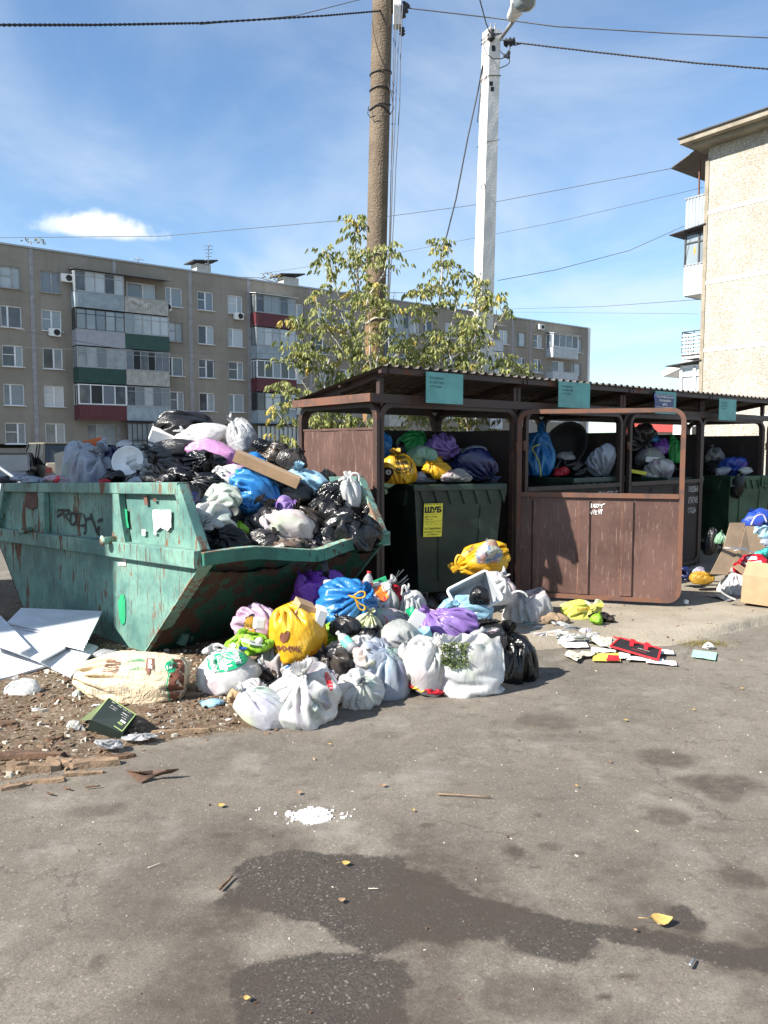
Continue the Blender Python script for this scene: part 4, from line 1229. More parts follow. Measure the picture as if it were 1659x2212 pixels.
cR = sk_pix(433, 1208); tR = sk_pix(381, 1046); bL_s = 2.40; 
wide_z = cR[1]; top_z = tR[1]
cRs, tRs = cR[0], tR[0]
cL = (bL_s-cRs*1.0, wide_z); tL = (bL_s-tRs, top_z)
prof_lo = [(0, 0), (bL_s, 0), (cL[0], wide_z-.03), (cRs, wide_z-.03)]
prof_up = [(cRs, wide_z+.05), (cL[0], wide_z+.05), (tL[0], top_z), (tRs, top_z)]
T = .02
def side_plate(poly, w0, w1, name, m):
    mb = MB(); mb.prism([sk_l(s, w0, z) for s, z in poly], sb_*(w1-w0)); return mb.build(name, M[m], sk)
for wi, (w0, sgn) in enumerate(((0, 1), (SWD, -1))):
    side_plate(prof_lo, w0, w0+sgn*T, 'side_plate', 'skip')
    side_plate(prof_up, w0+sgn*.045, w0+sgn*(.045+T), 'side_plate', 'skip' if wi == 0 else 'skip_in')
def skbar(a, b, w, h, name, m='skip', up=(0, 0, 1)):
    mb = MB(); mb.bar(sk_l(*a), sk_l(*b), w, h, up, bev=.006); return mb.build(name, M[m], sk)
for w0, sgn in ((0, 1), (SWD, -1)):
    c = w0+sgn*.03
    skbar((tRs-.03, c, top_z-.03), (tL[0]+.03, c, top_z-.03), .085, .085, 'top_rail')
    skbar((cRs-.01, c-sgn*.035, wide_z+.0), (cL[0]+.01, c-sgn*.035, wide_z), .10, .12, 'side_rail')
    # raked corner rails
    skbar((tRs-.01, c, top_z-.02), (cRs+.02, c, wide_z+.04), .08, .09, 'corner_rail', 'skip_edge' if sgn < 0 else 'skip')
    skbar((tL[0]+.01, c, top_z-.02), (cL[0]-.02, c, wide_z+.04), .08, .09, 'corner_rail')
# vertical ribs on the visible side
for px0, px1, slant in ((-88, -75, 0), (83, 96, 0), (246, 259, 1)):
    s1, z1 = sk_pix(px0, 1061); s2, _ = sk_pix(px1, 1061)
    mb = MB(); za = wide_z+.055; zt_ = top_z-.075
    if slant:
        sa2, _ = sk_pix(272, 1165)
        poly = [(s1, zt_), (s2, zt_), (s2+(sa2-s2)*.35, za+(zt_-za)*.55), (sa2-.01, za), (s1+.02, za)]
    else: poly = [(s1, zt_), (s2, zt_), (s2, za), (s1, za)]
    mb.prism([sk_l(s, -.012, z) for s, z in poly], sb_*.05); mb.build('rib', M['skip'], sk)
# lifting pegs
for px, py in ((72, 1145), (252, 1166)):
    s, z = sk_pix(px, py); mb = MB()
    mb.tube([sk_l(s, .0, z), sk_l(s-.0, -.10, z-.0), sk_l(s, -.12, z)], [.03, .03, .045], 12); 
    mb.prism([sk_l(s-.05, -.012, z-.05), sk_l(s+.06, -.012, z-.03), sk_l(s+.05, -.012, z+.06), sk_l(s-.04, -.012, z+.05)], sb_*.01)
    mb.build('lifting_peg', M['skip_edge'], sk)
# ends
def sheet(pts, off, name, m):
    mb = MB(); mb.prism(pts, off); return mb.build(name, M[m], sk)
nR = Vector((0, 0, 0))
# near (right) end: low lip, bowed and dented in the middle
mb = MB(); NW, NH = 26, 10; vs = []
def lip(w):
    t = w/SWD
    dz = -.06*max(0, 1-abs(t-.55)/.30)+.006*sin(9*t)
    ds = -.05*math.exp(-((t-.55)/.10)**2)
    return ds, dz
for j in range(NH+1):
    for i in range(NW+1):
        w = SWD*i/NW; v = j/NH; ds, dz = lip(w)
        bow = .02*sin(pi*v)*sin(pi*i/NW)
        s = cRs*v+ds*v*v-bow+.01*mnoise.noise(Vector((w*3, v*3, 1))); z = wide_z*v+dz*v*v
        vs.append(sk_l(s, w, z))
fs = [(j*(NW+1)+i, j*(NW+1)+i+1, (j+1)*(NW+1)+i+1, (j+1)*(NW+1)+i) for j in range(NH) for i in range(NW)]
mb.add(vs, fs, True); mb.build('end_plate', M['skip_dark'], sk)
for nm_, inset, mt, zz0 in (('lip_rail', 0, 'skip_lip', 0), ):
    mb = MB(); pts = []
    for i in range(NW+1):
        w = SWD*i/NW; ds, dz = lip(w); pts.append(sk_l(cRs+ds-.01, w, wide_z+dz))
    n4 = []
    for i in range(NW):
        mb.bar(pts[i], pts[i+1]+(pts[i+1]-pts[i])*.03, .075, .085)
    mb.build(nm_, M[mt], sk)
    mb = MB()
    for i in range(NW): 
        mb.bar(pts[i]+Vector((0, 0, .045)), pts[i+1]+(pts[i+1]-pts[i])*.03+Vector((0, 0, .045)), .07, .008)
    mb.build('chipped_edge', M['skip_edge'], sk)
# far (left) end, full height slope
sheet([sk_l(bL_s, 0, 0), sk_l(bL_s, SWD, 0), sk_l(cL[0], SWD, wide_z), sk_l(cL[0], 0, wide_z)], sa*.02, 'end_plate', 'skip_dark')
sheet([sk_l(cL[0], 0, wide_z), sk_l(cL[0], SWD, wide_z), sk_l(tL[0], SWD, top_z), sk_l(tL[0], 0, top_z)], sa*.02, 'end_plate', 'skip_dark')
sheet([sk_l(0, 0, 0), sk_l(bL_s, 0, 0), sk_l(bL_s, SWD, 0), sk_l(0, SWD, 0)], Vector((0, 0, .02)), 'floor_plate', 'skip_in')
# corner gusset folding between side and end, rust torn
mb = MB(); mb.prism([sk_l(cRs-.005, -.012, wide_z-.05), sk_l(cRs-.02, .09, wide_z-.04), sk_l(.0, .09, .02), sk_l(.0, -.012, .02)], sa*.012); mb.build('corner_strip', M['skip_edge'], sk)
# locking hooks low on the end plate
for px, py in ((362, 1380), ):
    c = G(px, 1400, .0); mb = MB()
    b0 = sk_l(-.06, .22, .06)
    mb.prism([b0, b0-sa*.10, b0-sa*.15+Vector((0, 0, .09)), b0-sa*.05+Vector((0, 0, .10))], sb_*.035); mb.prism([b0+sb_*.10-sa*.03, b0+sb_*.13-sa*.03, b0+sb_*.13-sa*.10+Vector((0, 0, .13)), b0+sb_*.10-sa*.10+Vector((0, 0, .13))], sa*.03)
    mb.build('latch', M['skip'], sk)
# graffiti and paint patches on the long side
def sl_(px, py, w=-.006):
    s, z = sk_pix(px, py, w); return sk_l(s, w, z)
def zA(x, y): return .1333*x, 940.1+.1333*y
gr = [[(1020, 1215), (935, 1215), (925, 1320), (1000, 1265)], [(1045, 1350), (1040, 1220), (1120, 1215), (1135, 1250), (1060, 1300), (1130, 1400)], [(1170, 1250), (1140, 1330), (1150, 1440), (1190, 1455), (1230, 1400), (1225, 1290), (1170, 1250)], [(1215, 1280), (1320, 1270), (1260, 1460), (1370, 1465)], [(1355, 1280), (1385, 1370), (1385, 1560), (1360, 1605)], [(1375, 1375), (1470, 1340)], [(1470, 1265), (1490, 1350), (1560, 1540), (1600, 1620)], [(1610, 1480), (1550, 1570)], [(1580, 1400), (1655, 1360)]]
mb = ribbon_strokes([[sl_(*zA(*p), .040) for p in st] for st in gr], .026, -sb_); mb.build('graffiti', M['ink'], sk)
def blot(pts, m, jit=1.0, w=.026, parent=None):
    """painted patch with a ragged edge"""
    c = Vector((0, 0, 0)); q = []
    n = len(pts)
    for i in range(n):
        a_ = pts[i]; b_ = pts[(i+1) % n]
        for k_ in range(5):
            t = k_/5; q.append((a_[0]+(b_[0]-a_[0])*t+random.uniform(-jit, jit), a_[1]+(b_[1]-a_[1])*t+random.uniform(-jit, jit)))
    P_ = [sl_(x, y, w)-sb_*.003 for x, y in q]
    bm_ = bmesh.new(); f = bm_.faces.new([bm_.verts.new(p) for p in P_]); bmesh.ops.triangulate(bm_, faces=[f]); me = bpy.data.meshes.new('patch'); bm_.to_mesh(me); bm_.free()
    return link('paint_patch', me, sk, M[m])
blot([(330, 1101), (369, 1102), (371, 1138), (362, 1147), (350, 1141), (343, 1135), (340, 1146), (334, 1146)], 'white', 1.2)
blot([(332, 1147), (338, 1148), (337, 1156), (333, 1154)], 'white', .6)
blot([(307, 1144), (315, 1144), (315, 1156), (307, 1157)], 'white', .8)
blot([(267, 1200), (274, 1200), (273, 1222), (255, 1222), (256, 1214), (266, 1214)], 'curtain', .8, -.003)
blot([(55, 1064), (82, 1064), (80, 1096), (70, 1100), (54, 1096)], 'rustpanel', 1.2)
M['green_patch'] = simple('green_paint_patch', (.02, .30, .13), .5, .1)
blot([(261, 1284), (268, 1284), (272, 1300), (271, 1345), (264, 1351), (258, 1335), (256, 1300)], 'green_patch', .8, -.003)
blot([(264, 1096), (274, 1100), (279, 1140), (270, 1140), (262, 1110)], 'green_patch', .8)
blot([(310, 1073), (318, 1070), (320, 1090), (314, 1092)], 'rustpanel', .8)
blot([(331, 1078), (338, 1076), (338, 1084), (332, 1084)], 'rustpanel', .6)

# ---------------------------------------------------------------- wheeled bins
def make_bin(W, Dp, H, m, name_label, loc, rz, handles=False):
    b = empty('wheeled_bin', loc, rot=(0, 0, rz))
    tag(b, name_label, 'rubbish bin')
    mb = MB()
    # tapered tub, open at the top
    t0, t1 = .82, 1.0; h0 = .17
    def ringp(f, z, ins=0): 
        return [(-W/2*f+ins, -Dp/2*f+ins, z), (W/2*f-ins, -Dp/2*f+ins, z), (W/2*f-ins, Dp/2*f-ins, z), (-W/2*f+ins, Dp/2*f-ins, z)]
    r = ringp(.80, h0)+ringp(.93, H-.16)+ringp(.955, H-.05)+ringp(.955, H, 0)+ringp(.955, H, .03)+ringp(.78, h0+.05, .03)
    fs = [(3, 2, 1, 0)]
    for i in range(5):
        for k_ in range(4):
            q = i*4+k_; e = i*4+(k_+1) % 4; fs.append((q, e, e+4, q+4))
    fs.append((20, 21, 22, 23))
    mb.add(r, fs); tub = mb.build('tub', M[m], b)
    mb = MB()
    for y in (-1, 1): mb.box((0, y*(Dp/2*.975), H-.02), (W, .055, .06), bev=.012)
    for x in (-1, 1): mb.box((x*(W/2-.03), 0, H-.02), (.06, Dp*.95, .06), bev=.012)
    mb.build('rim', M[m], b)
    mb = MB()
    for i in range(7):
        x = -W/2*.86+W*.86*i/6
        for y in (-1,):
            mb.prism([(x, y*Dp/2*.955, H-.05), (x+.075, y*Dp/2*.955, H-.05), (x+.05, y*Dp/2*.93, H-.18)], (0, y*.022, 0))
    for x in (-1, 1):
        mb.prism([(x*W/2*.955, -Dp*.3, H-.05), (x*W/2*.955, Dp*.3, H-.05), (x*W/2*.93, Dp*.2, H-.2), (x*W/2*.93, -Dp*.2, H-.2)], (x*.03, 0, 0))
    mb.build('stiffener', M[m], b)
    for sx_ in (-1, 1):
        mb = MB(); mb.prism([(sx_*W*.2, -Dp/2*.84, h0+.1), (sx_*W*.2+.012, -Dp/2*.84, h0+.1), (sx_*W*.23+.012, -Dp/2*.91-.01, H-.2), (sx_*W*.23, -Dp/2*.91-.01, H-.2)], (0, -.008, 0)); mb.build('seam', M[m], b)
        for sy2 in (-1, 1):
            mb = MB(); mb.tube([(sx_*W*.33-.025, sy2*Dp*.3, .085), (sx_*W*.33+.025, sy2*Dp*.3, .085)], .085, 16); mb.build('wheel', M['rubber'], b)
            mb = MB(); mb.box((sx_*W*.33, sy2*Dp*.3, .15), (.08, .09, .06)); mb.build('caster_fork', M['steel'], b)
    if handles:
        for sx_ in (-.36, .36):
            mb = MB(); 
            for z in (H-.01, H-.13): mb.box((W*sx_, -Dp/2-.025, z), (.2, .03, .025))
            for x in (-.1, .1): mb.box((W*sx_+x, -Dp/2-.025, H-.07), (.025, .03, .14))
            mb.build('handle', M[m], b)
    return b
def ray_on_front(px, yl): return s_local(px, 1000, yl)
def bin_at(pxc, pyc, depth, W, m, label, rz, handles=False, Dp=.85):
    c = at(pxc, pyc, depth); zt = c.z
    return make_bin(W, Dp, zt-PADZ, m, label, (c.x, c.y, PADZ), rz, handles), zt
rz_s = atan2(sx.y, sx.x)
b1c = at(952, 1046, 8.0)
bin1, zt1 = bin_at(955, 1044, 7.75, .96, 'bin', 'dark green wheeled bin with the yellow poster in the first bay', radians(20))
# poster on its front
Bw = Matrix.Translation(bin1.location) @ Matrix.Rotation(radians(20), 4, 'Z')
Hb = zt1-PADZ
ny = -.85/2*.90-.012
def bl(px, py, y=ny):
    nrm = (Bw.to_3x3() @ Vector((0, 1, 0))); p = on_plane(px, py, Bw @ Vector((0, y, 0)), nrm); return Bw.inverted() @ p
pa_, pb_ = bl(913, 1122), bl(953, 1122); pc_, pd_ = bl(933, 1087), bl(933, 1159)
W_, H_ = pb_.x-pa_.x, pc_.z-pd_.z
tiltp = -.06
def pz(z): return ny-.012+(z-pd_.z)*tiltp*1.15
mb = MB(); mb.prism([(pa_.x, pz(pd_.z), pd_.z), (pb_.x, pz(pd_.z), pd_.z), (pb_.x, pz(pc_.z), pc_.z), (pa_.x, pz(pc_.z), pc_.z)], (0, -.002, 0)); po_ = mb.build('poster', M['poster'], bin1)
rowsP = [('ВЫСТАВКА РАСПРОДАЖА', .03, .95, .955, .035, .01), ('ШУБ', .04, .94, .72, .19, .06), ('Фабрика г. Пятигорск', .06, .66, .655, .028, 0), ('Шубы от 10 000 р.', .06, .72, .57, .06, .02), ('Скидка до 80%', .06, .50, .515, .035, .01), ('Рассрочка до 9 мес. до 3 лет', .30, .95, .455, .032, .0), ('Кредит', .08, .28, .455, .03, 0), ('Шапки  Дублёнки', .10, .62, .41, .03, 0), ('Пальто  Куртки', .10, .92, .36, .025, 0), ('15 Сентября', .07, .93, .20, .085, .015), ('ДК имени А.И. Попова', .05, .95, .12, .05, .015), ('ул. Ленина 11', .20, .82, .04, .055, .01)]
for t, x0, x1, y, h, fb in rowsP:
    z = pd_.z+H_*y
    text_obj(t, W_*(x1-x0), H_*h, (pa_.x+W_*x0, pz(z)-.003, z), (1, 0, 0), (0, tiltp*1.15, 1), M['ink'], po_, off=.0015, font_bold=fb)
bin2, zt2_ = bin_at(1228, 1030, 9.2, .98, 'bin', 'dark green wheeled bin behind the closed gate of the second bay', rz_s)
bin3, zt3 = bin_at(1416, 1030, 10.5, .90, 'bin', 'dark green wheeled bin behind the closed gate with white lettering', rz_s)
bin4, zt4 = bin_at(1580, 1027, 11.6, .72, 'bin2', 'mid green wheeled bin with front handles in the last bay', radians(14), True)
# ---------------------------------------------------------------- bag making
def plastic(name, col, rough=.32, trans=.25, tint=None, tintamt=.5, wr=1.0, spec=.5, clear=0.0, streak=None):
    t = MT(name)
    oi = t.n.new('ShaderNodeObjectInfo')
    vadd = t.n.new('ShaderNodeVectorMath'); vadd.operation = 'ADD'
    sc = t.n.new('ShaderNodeVectorMath'); sc.operation = 'SCALE'
    sc.inputs[0].default_value = (37, 21, 13); t.l.new(oi.outputs['Random'], sc.inputs['Scale'])
    t.l.new(t.co, vadd.inputs[0]); t.l.new(sc.outputs[0], vadd.inputs[1]); vec = vadd.outputs[0]
    big = t.noise(5.0, 3, .5, vec, .4)
    mid = t.noise(14.0, 5, .6, vec, 1.2)
    fine = t.noise(38.0, 4, .6, vec, .8)
    r1 = t.math('ABSOLUTE', t.math('SUBTRACT', mid, .5)); r2 = t.math('ABSOLUTE', t.math('SUBTRACT', fine, .5))
    pa = t.n.new('ShaderNodeAttribute'); pa.attribute_name = 'pleat'
    pv = t.n.new('ShaderNodeVectorMath'); pv.operation = 'ADD'; t.l.new(pa.outputs['Vector'], pv.inputs[0]); t.l.new(sc.outputs[0], pv.inputs[1])
    d1 = t.noise(5.0, 3, .55, pv.outputs[0], .25); d2 = t.noise(12.0, 3, .6, pv.outputs[0], .3)
    e1 = t.math('ABSOLUTE', t.math('SUBTRACT', d1, .5)); e2 = t.math('ABSOLUTE', t.math('SUBTRACT', d2, .5))
    q1 = t.math('MAXIMUM', t.math('SUBTRACT', 1.0, t.math('MULTIPLY', e1, 8.0)), 0.0)
    q2 = t.math('MAXIMUM', t.math('SUBTRACT', 1.0, t.math('MULTIPLY', e2, 7.0)), 0.0)
    c1 = t.math('POWER', t.math('MAXIMUM', t.math('SUBTRACT', 1.0, t.math('MULTIPLY', r1, 10.0)), 0.0), 1.5)
    ridge = t.math('ADD', t.math('ADD', t.math('MULTIPLY', q1, .42), t.math('MULTIPLY', q2, .20)), t.math('ADD', t.math('MULTIPLY', c1, .16), t.math('MULTIPLY', r1, .8)))
    c = tuple(col)
    tint_content = name in ('white_film', 'white_film_warm', 'bluish_white_film', 'milky_film', 'milky_film_greenish', 'grey_film')
    base = t.mix(t.ramp(big, .35, .65, 0, 1), tuple(x*.86 for x in c), tuple(min(1, x*1.06) for x in c))
    if tint: tint = t.mix(t.ramp(oi.outputs['Random'], .2, .8, 0, .55), tint, tuple(x*y for x, y in zip(tint, (.75, 1.0, .95))) if tint[0] > .4 else tint)
    if tint and tint_content:
        vc = t.vor(7.0, 'SMOOTH_F1', vec=vec, out='Color'); base = t.mix(t.math('MULTIPLY', t.ramp(t.noise(4.0, 3, .5, vec), .48, .62), .36), base, t.mix(.35, vc, (.30, .30, .32)))
    if tint: base = t.mix(t.math('MULTIPLY', t.ramp(t.noise(6.5, 4, .55, vec, .5), .5, .68), tintamt), base, tint)
    if streak: base = t.mix(t.math('MULTIPLY', t.ramp(t.noise(9, 5, .6, vec, 2.0), .53, .57), .8), base, streak)
    t.set(base, t.ramp(fine, .3, .7, rough*.8, rough*1.3), 0, spec)
    t.bump(ridge, .42*wr, .013)
    if trans > 0:
        tr = t.n.new('ShaderNodeBsdfTranslucent'); t.l.new(base, tr.inputs[0]); t.l.new(t.bn, tr.inputs['Normal'])
        mx = t.n.new('ShaderNodeMixShader'); mx.inputs[0].default_value = trans
        t.l.new(t.b.outputs[0], mx.inputs[1]); t.l.new(tr.outputs[0], mx.inputs[2]); last = mx.outputs[0]
        if clear > 0:
            tp = t.n.new('ShaderNodeBsdfTransparent'); m2 = t.n.new('ShaderNodeMixShader')
            t.l.new(t.ramp(mid, .3, .7, clear*.5, clear), m2.inputs[0])
            t.l.new(last, m2.inputs[1]); t.l.new(tp.outputs[0], m2.inputs[2]); last = m2.outputs[0]
        t.l.new(last, t.out.inputs['Surface'])
    return t.m
P_ = {
 'black': plastic('black_bag_plastic', (.007, .007, .008), .16, 0, wr=1.0, spec=.5),
 'matte': plastic('matte_black_bag_plastic', (.010, .010, .011), .27, 0, wr=1.0, spec=.4),
 'dgrey': plastic('dark_grey_bag_plastic', (.028, .026, .028), .22, .1, (.10, .08, .06), .5, spec=.6),
 'brown': plastic('smoky_bag_plastic', (.030, .024, .019), .22, .1, (.20, .14, .10), .6, spec=.6),
 'grey': plastic('grey_film', (.33, .33, .33), .28, .25, (.16, .15, .14), .6),
 'silver': plastic('striped_grey_film', (.36, .37, .38), .30, .15, (.10, .10, .11), .7, streak=(.62, .63, .64)),
 'white': plastic('white_film', (.78, .78, .77), .28, .45, (.50, .50, .52), .55, wr=.6),
 'white2': plastic('white_film_warm', (.80, .75, .72), .28, .45, (.62, .42, .38), .55, wr=.6),
 'bwhite': plastic('bluish_white_film', (.48, .53, .62), .28, .42, (.32, .36, .46), .7, wr=.6),
 'milky': plastic('milky_film', (.50, .52, .50), .32, .35, (.30, .33, .30), .6),
 'mgreen': plastic('milky_film_greenish', (.58, .64, .58), .32, .35, (.28, .46, .36), .45),
 'pyellow': plastic('clear_film_with_yellow', (.60, .60, .46), .3, .3, (.50, .52, .16), .75),
 'blue': plastic('blue_film', (.025, .19, .50), .25, .25, (.10, .38, .66), .75, spec=.6),
 'lblue': plastic('pale_blue_film', (.30, .52, .66), .3, .3, (.62, .68, .72), .7),
 'dblue': plastic('navy_film', (.010, .016, .075), .24, .05, spec=.7),
 'ultra': plastic('royal_blue_film', (.03, .08, .42), .25, .25, (.12, .05, .25), .6),
 'purple': plastic('purple_film', (.27, .16, .46), .26, .3, (.42, .34, .60), .5),
 'violet': plastic('bright_violet_film', (.20, .05, .42), .24, .25, (.36, .22, .56), .55),
 'pink': plastic('pink_film', (.62, .30, .56), .28, .3, (.70, .46, .66), .5),
 'ppink': plastic('pale_pink_film', (.60, .42, .56), .28, .3, (.66, .60, .66), .6),
 'yellow': plastic('yellow_film', (.74, .42, .018), .30, .25, (.66, .50, .12), .4),
 'dyellow': plastic('ochre_film', (.46, .26, .03), .34, .2, (.32, .18, .02), .5),
 'lyellow': plastic('lemon_film', (.66, .66, .14), .32, .3, (.74, .74, .60), .8),
 'green': plastic('green_film', (.03, .36, .08), .26, .25, (.10, .50, .20), .5),
 'lgreen': plastic('pale_green_film', (.28, .50, .34), .28, .3, (.56, .68, .58), .8),
 'lime': plastic('lime_film', (.26, .52, .03), .3, .25, (.36, .60, .12), .5),
 'red': plastic('red_film', (.52, .015, .03), .3, .2),
 'teal': plastic('teal_film', (.05, .38, .36), .3, .25, (.4, .6, .6), .6),
 'clear': plastic('clear_film', (.55, .56, .58), .12, .3, (.34, .35, .36), .6, clear=.45, spec=.8),
 'lav': plastic('lavender_clear_film', (.46, .42, .56), .2, .3, (.60, .60, .64), .6, clear=.25),
 'rainbow': plastic('clear_film_over_crisp_packets', (.44, .46, .36), .16, .2, (.50, .16, .10), .8, streak=(.10, .20, .42), spec=.8),
}
P_['ink_green'] = simple('green_print', (.01, .33, .15), .4); P_['ink_white'] = simple('white_print', (.72, .74, .72), .4)
P_['ink_black'] = simple('black_print', (.03, .02, .015), .4); P_['ink_red'] = simple('red_print', (.55, .02, .03), .4)
P_['ink_blue'] = simple('blue_print', (.02, .06, .35), .4); P_['ink_orange'] = simple('orange_print', (.75, .17, .02), .4)
P_['ink_brown'] = simple('brown_print', (.16, .055, .03), .6); P_['ink_grey'] = simple('grey_print', (.22, .20, .18), .6)
P_['ink_lilac'] = simple('lilac_print', (.42, .34, .52), .5); P_['ink_teal'] = simple('teal_print', (.15, .50, .40), .5)
M['card'] = simple('cardboard', (.36, .235, .135), .85, .08, 7, bump=.1, bscale=30)
M['card_dull'] = simple('dull_cardboard', (.24, .17, .11), .85, .1, 7, bump=.1, bscale=30)
M['card_pale'] = simple('pale_board', (.40, .36, .29), .85, .1, 5)
M['paper'] = simple('white_paper', (.72, .72, .71), .8, .05, 6)
M['orange'] = simple('orange_board', (.55, .12, .035), .7, .08)

def film_proto(seed, n=104, m=58, kind='tied', steps=110, lumps=5, boxes=3, press=.0016, excess=1.08, fl=-.86, nz=.7):
    """a thin film tube filled with lumps, settled by position based dynamics; returns verts, faces, pleat coords"""
    rg = np.random.RandomState(seed)
    neck = m-6 if kind == 'tied' else m-1
    # rest lengths of a flat tube
    C = 2*pi*excess; lu = C/n; lv = pi*1.02/neck
    th = np.concatenate([np.linspace(.10, pi-.07 if kind != 'open' else pi*.66, neck+1), np.full(m-1-neck, 0)])
    X = np.zeros((m, n, 3)); ph = np.arange(n)*2*pi/n
    for j in range(m):
        if j <= neck: r = sin(th[j]); z = -cos(th[j])
        else: r = .06+.05*(j-neck); z = -cos(th[neck])+lv*(j-neck)
        X[j, :, 0] = r*np.cos(ph); X[j, :, 1] = r*np.sin(ph); X[j, :, 2] = z
    X += rg.normal(size=X.shape)*.012
    cs = rg.normal(size=(lumps, 3)); cs /= np.linalg.norm(cs, axis=1)[:, None]; cs *= rg.uniform(.25, .58, (lumps, 1))
    cs[:, 2] -= .12
    rs = rg.uniform(.28, .52, lumps)
    if kind == 'flat': rs *= .55; cs[:, 2] *= .3
    bx = []
    for q in range(boxes):
        A_ = np.linalg.qr(rg.normal(size=(3, 3)))[0]; c_ = rg.normal(size=3); c_ = c_/np.linalg.norm(c_)*rg.uniform(.15, .5); c_[2] -= .1
        bx.append((c_*(1 if kind != 'flat' else .6), A_, rg.uniform(.16, .46, 3)*(1 if kind != 'flat' else .6)))
    tgt = np.zeros((m-1-neck, n, 3)); 
    for j in range(m-1-neck):
        t = (j+1)/max(1, (m-1-neck)); fl_ = 1+.55*np.cos(2*ph+seed)+.25*np.sin(3*ph+seed*2)
        r = .05+.20*t*fl_; tgt[j, :, 0] = r*np.cos(ph)+.10*t*cos(seed); tgt[j, :, 1] = r*np.sin(ph)+.10*t*sin(seed); tgt[j, :, 2] = .30*t+.10*t*np.sin(2*ph+seed)
    V = np.zeros_like(X); prev = X.copy()
    if kind == 'tied': fixr = .045
    def sat(a, b, L, ks, kc):
        d = X[b]-X[a]; l = np.sqrt((d*d).sum(-1))+1e-9
        k = np.where(l > L, ks, kc); c = (.5*k*(l-L)/l)[..., None]*d
        X[a] += c; X[b] -= c
    ev = np.arange(0, n, 2); od = np.arange(1, n, 2)
    def hor(cols, st, L, ks, kc):
        a = (slice(None), cols); b = (slice(None), (cols+st) % n); sat(a, b, L, ks, kc)
    def ver(r0, st, L, ks, kc):
        r = np.arange(r0, m-st, 2*st if st > 1 else 2)
        sat((r, slice(None)), (r+st, slice(None)), L, ks, kc)
    dg = math.hypot(lu, lv)
    c4 = [np.array([i for i in range(n) if (i//2) % 2 == q]) for q in (0, 1)]
    for s in range(steps):
        vel = (X-prev)*.86; prev = X.copy()
        # pressure along the normals
        du = np.roll(X, -1, 1)-np.roll(X, 1, 1); dv = np.empty_like(X); dv[1:-1] = X[2:]-X[:-2]; dv[0] = X[1]-X[0]; dv[-1] = X[-1]-X[-2]
        N = np.cross(du, dv); N /= np.sqrt((N*N).sum(-1))[..., None]+1e-9
        if kind == 'tied': N[neck-1:] *= .15
        p = press*(1.0 if s < steps*.6 else .35)
        if kind == 'flat': p *= .25
        X = X+vel+N*p; X[..., 2] -= .0004 if kind != 'flat' else .003
        for it in range(4):
            for cset in (ev, od): hor(cset, 1, lu, .95, .25)
            for r0 in (0, 1): ver(r0, 1, lv, .95, .35)
            for r0 in (0, 1):
                r = np.arange(r0, m-1, 2)
                for sgn in (1, -1):
                    for cset in (ev, od):
                        a = (r[:, None], cset[None]); b = ((r+1)[:, None], ((cset+sgn) % n)[None]); sat(a, b, dg, .5, .12)
            for cset in c4: hor(cset, 2, 2*lu, .0, .10)
            for r0 in (0, 1): 
                r = np.arange(r0, m-2, 4); sat((r, slice(None)), (r+2, slice(None)), 2*lv, 0, .10)
                r = np.arange(r0+2, m-2, 4); sat((r, slice(None)), (r+2, slice(None)), 2*lv, 0, .10)
            for c, rr in zip(cs, rs):
                d = X[:neck]-c; l = np.sqrt((d*d).sum(-1)); k = l < rr
                if k.any(): X[:neck][k] = c+d[k]/l[k][:, None]*rr
            for c, A_, h_ in bx:
                L_ = (X[:neck]-c)@A_; g_ = h_-np.abs(L_); k = (g_ > 0).all(-1)
                if k.any():
                    l_ = L_[k]; gg = g_[k]; ax = gg.argmin(1); ii = np.arange(len(ax)); l_[ii, ax] = np.sign(l_[ii, ax])*h_[ax]; X[:neck][k] = c+l_@A_.T
            X[..., 2] = np.maximum(X[..., 2], fl)
            if kind == 'tied':
                X[neck:, :, 2] -= max(0, X[neck, :, 2].mean()-nz); q = X[neck]; ctr = q.mean(0); d = q-ctr; l = np.sqrt((d*d).sum(-1))+1e-9; X[neck] = ctr+d/l[:, None]*np.minimum(l, fixr)[:, None]; X[neck+1:] += .18*(ctr+tgt-X[neck+1:])
            b0 = X[0].mean(0); d = X[0]-b0; X[0] = b0+d*np.array([1, .15, .3])*.9
    P = X.reshape(-1, 3)
    idx = np.arange(m*n).reshape(m, n); nx = np.roll(idx, -1, 1)
    F = np.stack([idx[:-1], nx[:-1], nx[1:], idx[1:]], -1).reshape(-1, 4)
    i2 = idx[::2, ::2]; n2 = np.roll(i2, -1, 1); f2 = np.stack([i2[:-1], n2[:-1], n2[1:], i2[1:]], -1).reshape(-1, 4)
    u, inv = np.unique(f2, return_inverse=True); F2 = inv.reshape(f2.shape)
    jj = np.repeat(np.arange(m), n)/m; pp_ = np.tile(ph, m)
    A = np.column_stack([np.cos(pp_), np.sin(pp_), jj*.7])
    return dict(V=P, F=F, A=A, u=u, F2=F2)

